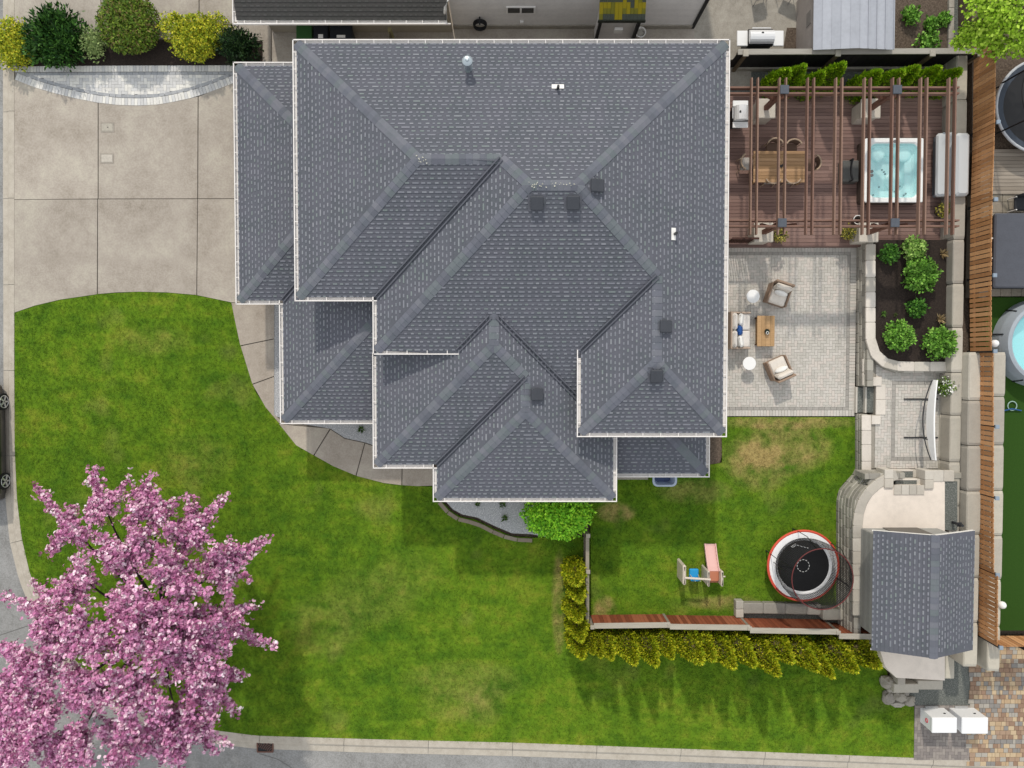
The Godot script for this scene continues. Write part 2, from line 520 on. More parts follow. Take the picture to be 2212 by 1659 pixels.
func build_ground() -> void:
	var mb := MB.new()
	mb.flat([Vector3(-200, -0.18, -200), Vector3(200, -0.18, -200), Vector3(200, -0.18, 200), Vector3(-200, -0.18, 200)])
	ground(mb, "ground", M.soil)
	# road
	mb = MB.new()
	var xa := at(75, 800).x
	var za := at(800, 1575).z
	mb.flat([Vector3(-60, -0.1, -90), Vector3(xa, -0.1, -90), Vector3(xa, -0.1, at(0, 1230).z), Vector3(at(420, 1575).x, -0.1, za), Vector3(90, -0.1, za), Vector3(90, -0.1, 60), Vector3(-60, -0.1, 60)])
	ground(mb, "road", M.asphalt)
	mb = MB.new()
	for q in [[[-40, 1385, 0, 1372, 57, 1353, 82, 1346], 0.014], [[560, 1628, 600, 1640, 640, 1665], 0.012]]:
		var p := ats(q[0], -0.096)
		for i in p.size() - 1:
			var s: Vector3 = (p[i + 1] - p[i]).cross(Vector3.UP).normalized() * q[1]
			mb.quad(p[i] - s, p[i] + s, p[i + 1] + s, p[i + 1] - s)
	var crack := ground(mb, "road_crack", pmat(ph(112, 112, 110), 0.9))
	# kerb: concrete slabs with a gutter pan and a rolled back
	var rows := []
	for q in [[31, -160, 3, -160], [31, 0, 3, 0], [31, 400, 3, 400], [31, 800, 4, 800], [32, 971, 5, 971], [37, 1080, 9, 1085], [47, 1162, 17, 1170], [66, 1244, 37, 1252], [92, 1303, 62, 1316], [112, 1352, 82, 1370], [150, 1412, 122, 1432], [205, 1470, 183, 1494], [275, 1522, 258, 1548], [355, 1556, 344, 1585], [470, 1578, 462, 1609], [553, 1589, 549, 1620], [815, 1597, 813, 1629], [1106, 1604, 1105, 1636], [1521, 1619, 1519, 1650], [1974, 1637, 1971, 1667], [2330, 1652, 2328, 1684]]:
		rows.append([at(q[0], q[1]), at(q[2], q[3])])
	var cum := [0.0]
	for i in range(1, rows.size()): cum.append(cum[-1] + rows[i][0].distance_to(rows[i - 1][0]))
	var kerb := place("kerb")
	var d := 0.35
	while d < cum[-1] - 1.0:
		var e: float = minf(d + 3.36, cum[-1])
		mb = MB.new()
		var prev := []
		for k in 9:
			var r := lerp_path(rows, cum, lerpf(d + 0.008, e - 0.008, k / 8.0))
			var sec := []
			for s in [[0.0, -0.18], [0.0, 0.012], [0.42, 0.008], [0.5, -0.02], [0.6, -0.075], [1.0, -0.088], [1.0, -0.18]]:
				var p: Vector3 = r[0].lerp(r[1], s[0])
				sec.append(Vector3(p.x, s[1], p.z))
			if k > 0:
				for s in 6: mb.quad(prev[s], sec[s], sec[s + 1], prev[s + 1])
			prev = sec
		part(mb, "kerb_slab", M.curb, kerb)
		d = e
	# driveway slabs, cut along the saw joints
	var top_arc := [32, 172, 120, 202, 212, 222, 300, 228, 375, 220, 427, 209, 450, 200, 505, 179]
	var drive := place("driveway")
	var g := 0.008
	mb = MB.new()
	mb.flat(ats([31, 150, 640, 150, 640, 660, 500, 660, 422, 645, 300, 640, 212, 645, 31, 684], -0.02))
	part(mb, "joint_bed", M.joint, drive)
	for q in [
			[31, 172, 120, 202, 211, 222, 211, 429, 31, 430.5],
			[213, 222, 300, 228, 375, 220, 427, 209, 426, 428.5, 213, 429],
			[429, 209, 450, 200, 505, 179, 640, 150, 640, 428, 428, 428.5],
			[31, 431.5, 210, 430.5, 209, 635.5, 130, 647, 75, 660, 31, 675],
			[211.5, 430.5, 426, 430, 424, 637, 360, 631.5, 300, 630, 250, 631.5, 211.5, 635],
			[427.5, 430, 640, 429.5, 640, 655, 500, 653, 426, 637.5]]:
		mb = MB.new()
		mb.slab(ats(q, 0.02), 0.1)
		part(mb, "driveway_slab", tmat(TX.aggregate, 9.0, 0.9, Color.WHITE * Color(1, 0.995, 0.985) * rng.randf_range(0.93, 1.05)), drive)
	# neighbour's drive behind the shrubs
	for q in [[31, -120, 217, -120, 217, 150, 31, 150], [219, -120, 429, -120, 429, 150, 219, 150], [431, -120, 585, -120, 585, 150, 431, 150], [587, -120, 1500, -120, 1500, 145, 587, 145]]:
		mb = MB.new()
		mb.slab(ats(q, 0.0), 0.1)
		part(mb, "driveway_slab", M.driveway, drive)
	# utility lids
	for q in [[232, 275], [231, 342]]:
		var o := thing("service_cover", "beige rectangular service lid set in the driveway" + (" with a small keyhole" if q[1] == 275 else ", the paler one"), "service lid", at(q[0], q[1], 0.02))
		var c := at(q[0], q[1], 0.025)
		mb = MB.new()
		mb.box(c, Vector3(0.52, 0.012, 0.37))
		part(mb, "frame", gmat(ph(172, 165, 155), 0.9), o)
		mb = MB.new()
		mb.bevel(c + Vector3(0, 0.006, 0), Vector3(0.42, 0.012, 0.28), 0.004)
		part(mb, "lid", gmat(ph(190, 184, 172) if q[1] == 275 else ph(206, 199, 188), 0.9), o)
		if q[1] == 275: boxpart("keyhole", M.black, o, c + Vector3(0.02, 0.0125, 0), Vector3(0.05, 0.004, 0.03))
	# walkway round the house corner
	var walk := place("walkway")
	mb = MB.new()
	mb.flat(ats([503, 655, 600, 655, 610, 905, 720, 925, 935, 995, 940, 1047, 878, 1046, 828, 1040, 765, 1024, 680, 981, 642, 958, 606, 911, 556, 847, 543, 813, 518, 720], 0.0))
	part(mb, "joint_bed", M.joint, walk)
	for q in [
			[500, 654, 592, 654, 592, 731, 519, 746, 507, 690],
			[520, 748, 592, 733, 592, 812, 545, 829, 533, 790],
			[546, 831, 592, 814, 592, 895, 610, 912, 640, 918, 603, 914, 574, 880],
			[603, 916, 640, 920, 712, 926, 677, 983, 640, 962],
			[679, 984, 714, 928, 745, 948, 787, 957, 768, 1027, 720, 1007],
			[770, 1028, 789, 958, 868, 985, 867, 1048, 828, 1043],
			[869, 1048, 870, 985, 937, 1000, 937, 1049, 900, 1050]]:
		mb = MB.new()
		mb.slab(ats(q, 0.03), 0.15)
		part(mb, "walkway_slab", M.walk, walk)
	# pebble beds
	mb = MB.new()
	mb.slab(ats([592, 600, 650, 600, 650, 905, 592, 900], 0.015), 0.12)
	mb.slab(ats([650, 906, 960, 906, 960, 985, 868, 983, 790, 956, 745, 946, 714, 926, 650, 915], 0.02), 0.12)
	ground(mb, "pebble_bed", M.pebbles)
	mb = MB.new()
	mb.slab(ats([930, 1045, 1180, 1045, 1180, 1160, 1148, 1154, 1106, 1152, 1068, 1136, 1031, 1118, 998, 1111, 978, 1100, 962, 1082], 0.02), 0.12)
	ground(mb, "pebble_bed", M.pebbles)
	# lawns
	M.lawn = StandardMaterial3D.new()
	M.lawn.albedo_texture = ImageTexture.create_from_image(lawn_img)
	M.lawn.albedo_color = Color(1, 1, 1)
	M.lawn.roughness = 0.95
	M.lawn.metallic_specular = 0.1
	M.blade = pmat(Color(1, 1, 1), 0.7, 0.0, 0.25)
	M.blade.backlight = Color(0.4, 0.45, 0.2)
	front_lawn = ats([31.5, 675, 75, 660, 130, 647, 212, 635, 300, 630, 360, 631, 422, 637, 500, 653, 515, 722, 540, 815, 553, 849, 603, 914, 640, 962, 678, 984, 765, 1027, 828, 1043, 878, 1049, 945, 1052, 955, 1084, 973, 1104, 995, 1117, 1028, 1124, 1065, 1142, 1106, 1159, 1148, 1162, 1274, 1160, 1274, 1347, 1890, 1374, 1918, 1460, 1935, 1520, 1974, 1526, 1974, 1637, 1521, 1619, 1106, 1604, 815, 1597, 553, 1589, 470, 1578, 355, 1556, 275, 1522, 205, 1470, 150, 1412, 112, 1352, 92, 1303, 66, 1244, 47, 1162, 37, 1080, 32, 971])
	back_lawn = ats([1276, 1045, 1560, 1000, 1560, 901, 1847, 901, 1847, 1014, 1843, 1023, 1821, 1045, 1808, 1067, 1806, 1300, 1806, 1345, 1276, 1345])
	mb = MB.new()
	mb.slab(front_lawn, 0.1)
	ground(mb, "front_lawn", M.lawn)
	mb = MB.new()
	mb.slab(back_lawn, 0.1)
	ground(mb, "back_lawn", M.lawn)
	# strip of ground under and beside the house
	mb = MB.new()
	mb.flat(ats([600, 150, 1580, 140, 1580, 905, 1555, 1000, 1270, 1050, 1270, 1160, 940, 1050, 600, 905], -0.03))
	ground(mb, "house_plot", M.soil)

func build_grass() -> void:
	var tm := tuft_mesh(10, 0.032, 0.05, 0.006)
	grass("front_grass", "mown green front lawn with yellowish and dry patches", front_lawn, 330, 0.0, tm)
	grass("back_grass", "patchy green back lawn with a bare dry area", back_lawn, 330, 0.0, tm)
# ---------------------------------------------------------------- house roof
var PITCH := 0.34
const EXPOSE := 0.142
var he := 3.9
var hl := 2.9
var hg := 2.0
var h6 := 2.15
var tabs: Array
var caps: Array
var roof_planes: Array     # polygons with their planes, to drop the tabs that lie inside another roof

func roof_point(p: Vector2, e: Vector2, dirv: Vector2, h: float) -> Vector3:
	# height above the plane whose eave runs through e and rises along dirv
	return Vector3(p.x, h + PITCH * (p - e).dot(dirv), p.y)

func face(house: Node3D, poly: Array, h: float, t_lo := 0.0) -> void:
	# poly: plan points, the first two are the eave; the roof rises to the left of a->b or to the right, whichever holds the rest
	var a: Vector2 = poly[0]
	var b: Vector2 = poly[1]
	var s := (b - a).normalized()
	var up := Vector2(-s.y, s.x)
	var mid := Vector2.ZERO
	for p in poly: mid += p / poly.size()
	if (mid - a).dot(up) < 0.0: up = -up
	var len3 := sqrt(1.0 + PITCH * PITCH)
	var sv := Vector3(s.x, 0, s.y)
	var tv := Vector3(up.x, PITCH, up.y) / len3
	var nv := sv.cross(tv)
	if nv.y < 0.0: nv = -nv
	var o := Vector3(a.x, h, a.y)
	var st := []
	var tmax := 0.0
	var tmin := 0.0
	for p in poly:
		var q := Vector2((p - a).dot(s), (p - a).dot(up) * len3)
		st.append(q); tmax = maxf(tmax, q.y); tmin = minf(tmin, q.y)
	var range_at := func(t: float) -> Vector2:
		var r := Vector2(1e9, -1e9)
		for i in st.size():
			var p: Vector2 = st[i]
			var q: Vector2 = st[(i + 1) % st.size()]
			if (p.y - t) * (q.y - t) > 0.0 or absf(p.y - q.y) < 1e-6: continue
			var x := p.x + (q.x - p.x) * (t - p.y) / (q.y - p.y)
			r.x = minf(r.x, x); r.y = maxf(r.y, x)
		return r
	var mb := MB.new()
	var k := floori(tmin / EXPOSE)
	var lift := Vector3.ZERO
	while k * EXPOSE < tmax:
		var t0: float = clampf(k * EXPOSE, tmin + 0.002, tmax - 0.004)
		var t1: float = clampf((k + 1) * EXPOSE, tmin + 0.003, tmax - 0.002)
		var r0: Vector2 = range_at.call(t0)
		var r1: Vector2 = range_at.call(t1)
		var tm := (t0 + t1) * 0.5
		if r0.x < 1e8 and r1.x < 1e8 and t1 - t0 > 0.01:
			mb.col = Color.WHITE * rng.randf_range(0.93, 1.07)
			mb.col.a = 1.0
			var p0 := o + sv * r0.x + tv * t0 + nv * 0.014
			var p1 := o + sv * r0.y + tv * t0 + nv * 0.014
			var q1 := o + sv * r1.y + tv * t1 + nv * 0.002
			var q0 := o + sv * r1.x + tv * t1 + nv * 0.002
			mb.quad_out(p0, p1, q1, q0, o + sv * r0.x + tv * tm - nv)
			mb.quad_out(p0 - nv * 0.013, p1 - nv * 0.013, p1, p0, o + sv * r0.x + tv * (t1 + 1.0))
			# the lighter laminated tabs
			var x := maxf(r0.x, r1.x) + 0.1 + rng.randf() * 0.2
			var xe := minf(r0.y, r1.y) - 0.1
			while x < xe:
				var w := rng.randf_range(0.07, 0.15)
				if rng.randf() < 0.1: w *= 1.8
				if x + w < xe and t1 - t0 > EXPOSE * 0.8:
					var c := o + sv * (x + w * 0.5) + tv * (t0 + 0.028) + nv * 0.016
					if not buried(c, nv): tabs.append({"t": Transform3D(Basis(sv * w * signf(sv.cross(nv).dot(tv)), nv * 0.009, tv * 0.052), c), "m": pick([0, 0, 0, 1, 1, 2, 3]), "size": w * (1.0 + c.y * 0.3)})
				x += w + rng.randf_range(0.06, 0.15)
		k += 1
	part(mb, "roof_plane", M.shingle, house)

func pick(a: Array):
	return a[rng.randi() % a.size()]

func buried(c: Vector3, nv: Vector3) -> bool:
	for q in roof_planes:
		if c.x > q[0] and c.x < q[1] and c.z > q[2] and c.z < q[3]:
			var hh: float = q[4] + PITCH * minf(minf(c.x - q[0], q[1] - c.x), minf(c.z - q[2], q[3] - c.z))
			if hh > c.y + 0.03: return true
	return false

func cap_row(a: Vector3, b: Vector3, n1: Vector3, n2: Vector3, wide := 0.17) -> void:
	# ridge cap shingles overlapping from a (low) to b (high)
	var d := (b - a).normalized()
	var n := (n1 + n2).normalized()
	var L := a.distance_to(b)
	var cnt := maxi(1, int(round(L / 0.215)))
	for i in cnt:
		var p := a.lerp(b, (i + 0.5) / cnt)
		caps.append({"p": p + n * 0.018, "d": d, "n": n, "n1": n1, "n2": n2, "len": L / cnt + 0.03, "w": wide})

func flush_caps(house: Node3D) -> void:
	var meshes := {}
	var mats := [M.cap_a, M.cap_b, M.cap_c, M.cap_d]
	for q in caps:
		var key := "%.2f %.2f" % [q.n1.dot(q.n2), q.len]
		if not meshes.has(key):
			# local frame: z along the hip (downwards end first), y up
			var half := acos(clampf(q.n1.dot(q.n2), -1, 1)) * 0.5
			var mb := MB.new()
			var drop: float = tan(half) * q.w
			var t := 0.012
			var z0: float = -q.len * 0.5
			var z1: float = q.len * 0.5
			for sgn in [-1, 1]:
				var e0 := Vector3(sgn * q.w, -drop + 0.012, z0)
				var e1 := Vector3(sgn * q.w, -drop, z1)
				var r0 := Vector3(0, 0.012, z0)
				var r1 := Vector3(0, 0, z1)
				mb.quad_out(e0, r0, r1, e1, Vector3(0, -1, 0))
				mb.quad_out(e0, r0, r0 - Vector3(0, t, 0), e0 - Vector3(0, t, 0), Vector3(0, 0, z1))
				mb.quad_out(e0, e1, e1 - Vector3(0, t, 0), e0 - Vector3(0, t, 0), Vector3(0, -0.05, 0))
			meshes[key] = mb.mesh()
		var o := MeshInstance3D.new()
		o.mesh = meshes[key]
		o.material_override = mats[rng.randi() % 4]
		o.name = "ridge_cap"
		var x: Vector3 = q.n.cross(q.d).normalized()
		o.transform = Transform3D(Basis(x, q.n, q.d), q.p - house.position)
		house.add_child(o, true)

func gutter(house: Node3D, a: Vector3, b: Vector3, out: Vector3, m: Material, mb_hang: Array, spacing := 0.56) -> void:
	# open trough: back, floor and a rolled outer lip, with hangers across
	var d := (b - a).normalized()
	var mb := MB.new()
	var bas := Basis(d, Vector3.UP, d.cross(Vector3.UP))
	var L := a.distance_to(b)
	var c := (a + b) * 0.5
	mb.box(c + out * 0.125 + Vector3(0, -0.035, 0), Vector3(L + 0.26, 0.1, 0.012), bas)
	mb.box(c + out * 0.122 + Vector3(0, 0.018, 0), Vector3(L + 0.285, 0.016, 0.034), bas)
	mb.box(c + out * 0.06 + Vector3(0, -0.08, 0), Vector3(L + 0.02, 0.012, 0.118), bas)
	var g := part(mb, "gutter", m, house)
	var cnt := int(L / spacing)
	for i in cnt:
		var p := a.lerp(b, (i + 0.5) / cnt)
		boxpart("gutter_hanger", m, g, p + out * 0.055 + Vector3(0, 0.012, 0), Vector3(0.024, 0.012, 0.105), bas)

func valley(house: Node3D, a: Vector3, b: Vector3) -> void:
	var d := (b - a).normalized()
	var s := d.cross(Vector3.UP).normalized()
	# raised lips added on both sides so the groove between them falls dark
	for e in [-1.0, 1.0]:
		var mb := MB.new()
		mb.box((a + b) * 0.5 + s * e * 0.062 + Vector3(0, 0.05, 0), Vector3(0.045, 0.075, a.distance_to(b)), Basis(s, d.cross(s) * -1.0, d))
		part(mb, "valley_shade_lip", M.shingle, house)

func build_house() -> void:
	M.shingle = tmat(TX.shingle, 5.0, 0.93, Color(0.129, 0.134, 0.162))
	M.tab_a = tmat(TX.shingle, 3.0, 0.93, Color(0.24, 0.248, 0.288))
	M.tab_b = tmat(TX.shingle, 3.0, 0.93, Color(0.225, 0.233, 0.272))
	M.tab_c = tmat(TX.shingle, 3.0, 0.93, Color(0.275, 0.285, 0.32))
	M.tab_d = tmat(TX.shingle, 3.0, 0.93, Color(0.225, 0.255, 0.265))
	M.cap_a = tmat(TX.shingle, 2.0, 0.93, Color(0.16, 0.168, 0.205))
	M.cap_b = tmat(TX.shingle, 2.0, 0.93, Color(0.184, 0.191, 0.224))
	M.cap_c = tmat(TX.shingle, 2.0, 0.93, Color(0.144, 0.151, 0.184))
	M.cap_d = tmat(TX.shingle, 2.0, 0.93, Color(0.165, 0.184, 0.204))
	M.valley = tmat(TX.shingle, 3.0, 0.9, Color(0.129, 0.134, 0.162))
	var W := at(635.5, 400, he).x
	var W2 := at(806, 700, he).x
	var E := at(1572.5, 500, he).x
	var N := at(1100, 86, he).z
	var S1 := at(720, 650, he).z
	var S2 := at(900, 765, he).z
	var W3 := at(1247, 860, he).x
	var S3 := at(1400, 943, he).z
	# the white line in the picture is the gutter's outer lip: the eaves lie a gutter's width inside it
	var gw := 0.125
	W += gw; W2 += gw; W3 += gw; E -= gw; N += gw; S1 -= gw; S2 -= gw; S3 -= gw
	var house := thing("house", "house with a grey shingled many-hipped roof and white gutters", "house", Vector3(0, 0, -4))
	var d1 := (S1 - N) / 2
	var d2 := (S2 - N) / 2
	var zr1 := (S1 + N) / 2
	var zr2 := (S2 + N) / 2
	var hw3 := (E - W3) / 2
	var xr3 := (E + W3) / 2
	var apex1 := Vector2(W + d1, zr1)
	var K := Vector2(W2 + d1, zr1)
	var apex2 := Vector2(W2 + d2, zr2)
	var apexE := Vector2(E - d2, zr2)
	var V3 := Vector2(xr3, S2 - hw3)
	var apex3 := Vector2(xr3, S3 - hw3)
	var x988 := at(988, 765, he).x
	var L4 := at(806, 900, hl).x
	var R4 := at(1332, 1010, hl).x
	var S4a := at(870, 1011, hl).z
	var L4b := at(936, 1050, hl).x
	var S4b := at(1130, 1083, hl).z
	L4 += gw; R4 -= gw; S4a -= gw; L4b += gw; S4b -= gw
	var hw4 := (R4 - L4) / 2
	var xr4 := (R4 + L4) / 2
	var hw4b := (R4 - L4b) / 2
	var xr4b := (R4 + L4b) / 2
	var zN := S2 - 2.2
	var apex4 := Vector2(xr4, S4a - hw4)
	var apex4b := Vector2(xr4b, S4b - hw4b)
	var V4 := Vector2(xr4b, S4a - hw4b)
	var GW := at(507.5, 400, hg).x
	var GN := at(560, 135, hg).z
	var GS := at(560, 657, hg).z
	GW += gw; GN += gw; GS -= gw
	var xe := W + 0.8
	var dd := xe - GW
	var W5 := at(605, 780, hg).x
	var S5 := at(700, 915, hg).z
	W5 += gw; S5 -= gw
	var x5 := L4 + 0.3
	var d5 := x5 - W5
	var E6 := at(1532, 990, h6).x
	var S6 := at(1430, 1030, h6).z
	E6 -= gw; S6 -= gw
	var x6 := R4 - 0.6
	var z6 := S3 - 0.6
	roof_planes = [[W, W2 + 8.0, N, S1, he], [W2, E, N, S2, he], [W3, E, N + 4, S3, he], [L4, R4, zN - 3, S4a, hl], [L4b, R4, zN, S4b, hl]]
	face(house, [Vector2(W, N), Vector2(E, N), apexE, apex2, K, apex1], he)
	face(house, [Vector2(W, N), Vector2(W, S1), apex1], he)
	face(house, [Vector2(W, S1), Vector2(W2, S1), K, apex1], he)
	face(house, [Vector2(W2, S1), Vector2(W2, S2), apex2, K], he)
	face(house, [Vector2(W2, S2), Vector2(x988, S2), Vector2(x988, S2 + 2.0), Vector2(W3 + 0.1, S2 + 2.0), Vector2(W3 + 0.1, S2), V3, apexE, apex2], he)
	face(house, [Vector2(E, N), Vector2(E, S3), apex3, V3, apexE], he)
	face(house, [Vector2(W3, S2), Vector2(W3, S3), apex3, V3], he)
	face(house, [Vector2(W3, S3), Vector2(E, S3), apex3], he)
	face(house, [Vector2(L4, zN), Vector2(L4, S4a), apex4, Vector2(xr4, zN)], hl)
	face(house, [Vector2(L4, S4a), Vector2(L4b, S4a), V4, apex4], hl)
	face(house, [Vector2(R4, zN), Vector2(R4, S4b), apex4b, V4, apex4, Vector2(xr4, zN)], hl)
	face(house, [Vector2(L4b, S4a), Vector2(L4b, S4b), apex4b, V4], hl)
	face(house, [Vector2(L4b, S4b), Vector2(R4, S4b), apex4b], hl)
	face(house, [Vector2(GW, GN), Vector2(GW, GS), Vector2(xe, GS - dd), Vector2(xe, GN + dd)], hg)
	face(house, [Vector2(GW, GN), Vector2(xe, GN), Vector2(xe, GN + dd)], hg)
	face(house, [Vector2(GW, GS), Vector2(W5, GS), Vector2(xe, GS - (xe - W5)), Vector2(xe, GS - dd)], hg)
	face(house, [Vector2(W5, GS), Vector2(W5, S5), Vector2(x5, S5 - d5), Vector2(x5, GS - 1.2), Vector2(W5 + 1.2, GS - 1.2)], hg)
	face(house, [Vector2(W5, S5), Vector2(x5, S5), Vector2(x5, S5 - d5)], hg)
	face(house, [Vector2(x6, S6), Vector2(E6, S6), Vector2(E6 - (S6 - z6), z6), Vector2(x6, z6)], h6)
	face(house, [Vector2(E6, z6 - 1.0), Vector2(E6, S6), Vector2(E6 - (S6 - z6), z6), Vector2(E6 - (S6 - z6), z6 - 1.0)], h6)
	pieces(house, "shingle", tabs, [M.tab_a, M.tab_b, M.tab_c, M.tab_d], 300)
	# ridge and hip caps
	var nN := Vector3(0, 1, -PITCH).normalized()
	var nS := Vector3(0, 1, PITCH).normalized()
	var nW := Vector3(-PITCH, 1, 0).normalized()
	var nE := Vector3(PITCH, 1, 0).normalized()
	var up := func(p: Vector2, h: float, rise: float) -> Vector3: return Vector3(p.x, h + PITCH * rise, p.y)
	var c0 := func(x: float, z: float, h: float) -> Vector3: return Vector3(x, h, z)
	var hyp := [
		[c0.call(W, N, he), up.call(apex1, he, d1), nN, nW], [c0.call(W, S1, he), up.call(apex1, he, d1), nW, nS],
		[up.call(apex1, he, d1), up.call(K, he, d1), nN, nS], [up.call(K, he, d1), up.call(apex2, he, d2), nN, nW],
		[c0.call(W2, S2, he), up.call(apex2, he, d2), nW, nS], [up.call(apexE, he, d2), up.call(apex2, he, d2), nN, nS],
		[c0.call(E, N, he), up.call(apexE, he, d2), nN, nE], [up.call(V3, he, hw3), up.call(apexE, he, d2), nS, nE],
		[up.call(apex3, he, hw3), up.call(V3, he, hw3), nW, nE], [c0.call(W3, S3, he), up.call(apex3, he, hw3), nW, nS], [c0.call(E, S3, he), up.call(apex3, he, hw3), nE, nS],
		[c0.call(L4, S4a, hl), up.call(apex4, hl, hw4), nW, nS], [up.call(apex4, hl, hw4), up.call(Vector2(xr4, S2 - 1.45), hl, hw4), nW, nE],
		[up.call(V4, hl, hw4b), up.call(apex4, hl, hw4), nS, nE], [up.call(apex4b, hl, hw4b), up.call(V4, hl, hw4b), nW, nE],
		[c0.call(L4b, S4b, hl), up.call(apex4b, hl, hw4b), nW, nS], [c0.call(R4, S4b, hl), up.call(apex4b, hl, hw4b), nE, nS],
		[c0.call(GW, GN, hg), up.call(Vector2(xe, GN + dd), hg, dd), nN, nW], [c0.call(GW, GS, hg), up.call(Vector2(xe, GS - dd), hg, dd), nW, nS],
		[c0.call(W5, S5, hg), up.call(Vector2(x5, S5 - d5), hg, d5), nW, nS], [c0.call(E6, S6, h6), up.call(Vector2(E6 - (S6 - z6), z6), h6, S6 - z6), nE, nS]]
	for q in hyp: cap_row(q[0], q[1], q[2], q[3])
	flush_caps(house)
	valley(house, Vector3(W2, he, S1), up.call(K, he, d1))
	valley(house, Vector3(W3, he, S2), up.call(V3, he, hw3))
	var lowz := S2 + (he - hl) / PITCH
	var vx := R4 - (he - hl) / PITCH
	# where the front wing's slopes meet the main south slope
	var zt := S2 + (he - hl - PITCH * hw4) / PITCH
	valley(house, Vector3(xr4 - 0.12, hl + PITCH * (hw4 - 0.12), zt + 0.12), Vector3(xr4 - (S2 - zt), he, S2))
	var e2 := W3 - xr4
	valley(house, Vector3(xr4 + 0.12, hl + PITCH * (hw4 - 0.12), zt + 0.12), Vector3(xr4 + e2, hl + PITCH * (hw4 - e2), zt + e2))
	valley(house, Vector3(L4b, hl, S4a), up.call(V4, hl, hw4b))
	valley(house, Vector3(W5, hg, GS), Vector3(W5 + 0.9, hg + PITCH * 0.9, GS - 0.9))
	# pale specks of bird droppings on the ridges where birds sit
	var specks_mb := MB.new()
	for q in [[apex2, apexE, d2, 26], [apex1, apex1 + Vector2(0.3, 0.1), d1, 10]]:
		for k in q[3]:
			var w: float = pow(rng.randf(), 2.0) * 0.5
			if rng.randf() < 0.5: w = 1.0 - w
			var p: Vector2 = q[0].lerp(q[1], w) + Vector2(rng.randfn() * 0.06, rng.randfn() * 0.05)
			specks_mb.box(Vector3(p.x, he + PITCH * q[2] + 0.028, p.y), Vector3(rng.randf_range(0.015, 0.05), 0.01, rng.randf_range(0.015, 0.04)), Basis(Vector3.UP, rng.randf() * 3))
	part(specks_mb, "bird_droppings", gmat(ph(214, 214, 200), 0.9), house).set_meta("kind", "stuff")
	# gutters
	var o := Vector3.ZERO
	for q in [[W, N, E, N, 0, -1, he], [E, N, E, S3, 1, 0, he], [E, S3, W3, S3, 0, 1, he], [W3, S3, W3, S2 + 0.0, -1, 0, he], [W2, S2, x988, S2, 0, 1, he], [W2, S1 + 0.13, W2, S2, -1, 0, he], [W, S1, W2 - 0.13, S1, 0, 1, he], [W, N, W, S1, -1, 0, he],
			[L4, S2 + 0.2, L4, S4a, -1, 0, hl], [L4, S4a, L4b - 0.13, S4a, 0, 1, hl], [L4b, S4a + 0.13, L4b, S4b, -1, 0, hl], [L4b, S4b, R4, S4b, 0, 1, hl], [R4, S3 - 0.6, R4, S4b, 1, 0, hl],
			[GW, GN, GW, GS, -1, 0, hg], [GW, GN, W - 0.05, GN, 0, -1, hg], [GW, GS, W5 - 0.13, GS, 0, 1, hg], [W5, GS + 0.13, W5, S5, -1, 0, hg], [W5, S5, L4, S5, 0, 1, hg],
			[x6, S6, E6, S6, 0, 1, h6], [E6, S3 - 0.4, E6, S6, 1, 0, h6]]:
		gutter(house, Vector3(q[0], q[6], q[1]), Vector3(q[2], q[6], q[3]), Vector3(q[4], 0, q[5]), M.gutter, [])
	# walls under the eaves, with soffits
	for q in [[W + 0.5, E - 0.5, N + 0.5, S1 - 0.5, he], [W2 + 0.5, E - 0.5, S1 - 0.6, S2 - 0.5, he], [W3 + 0.5, E - 0.5, S2 - 0.6, S3 - 0.5, he], [L4 + 0.5, R4 - 0.5, S2 - 0.6, S4a - 0.5, hl], [L4b + 0.5, R4 - 0.5, S4a - 0.6, S4b - 0.5, hl], [GW + 0.5, W + 0.6, GN + 0.5, GS - 0.5, hg], [W5 + 0.9, L4 + 0.6, GS - 0.6, S5 - 0.9, hg], [R4 - 0.6, E6 - 0.5, S3 - 0.6, S6 - 0.4, h6]]:
		boxpart("wall", M.wall, house, Vector3((q[0] + q[1]) / 2, q[4] / 2 - 0.08, (q[2] + q[3]) / 2), Vector3(q[1] - q[0], q[4] + 0.04, q[3] - q[2]))
	for q in [[W, E, N, S1, he], [W2, E, S1, S2, he], [W3, E, S2, S3, he], [L4, R4, S2, S4a, hl], [L4b, R4, S4a, S4b, hl], [GW, W, GN, GS, hg], [W5, L4, GS, S5, hg], [R4, E6, S3 - 0.5, S6, h6]]:
		boxpart("soffit", M.white, house, Vector3((q[0] + q[1]) / 2, q[4] - 0.06, (q[2] + q[3]) / 2), Vector3(q[1] - q[0] - 0.02, 0.02, q[3] - q[2] - 0.02))
	# box vents
	var vn := [[1290, 401, nE, he, "E"], [1160, 439, nS, he, "S"], [1238, 438, nS, he, "S"], [1438, 705, nE, he, "E"], [1418, 812, nS, he, "3"], [1160, 852, nE, hl, "4"]]
	for q in vn:
		# solve the roof height under the pixel by a few steps
		var h: float = 4.5
		for i in 12:
			var p := at(q[0], q[1], h)
			match q[4]:
				"E": h = he + PITCH * (E - p.x)
				"S": h = he + PITCH * (S2 - p.z)
				"3": h = he + PITCH * (S3 - p.z)
				"4": h = hl + PITCH * (R4 - p.x)
		var p := at(q[0], q[1], h + 0.12)
		var n: Vector3 = q[2]
		var x := Vector3(0, 0, -1).cross(n).normalized() if q[4] in ["S", "3"] else Vector3(0, 0, 1)
		var b := Basis(x, n, x.cross(n))
		if b.determinant() < 0: b.z = -b.z
		var v := part(MB.new(), "roof_vent", M.vent, house)
		var mb := MB.new()
		mb.bevel(p - n * 0.05, Vector3(0.3, 0.12, 0.3), 0.02, b)
		mb.bevel(p + n * 0.03, Vector3(0.41, 0.07, 0.43), 0.025, b)
		v.mesh = mb.mesh(origin_of(house))
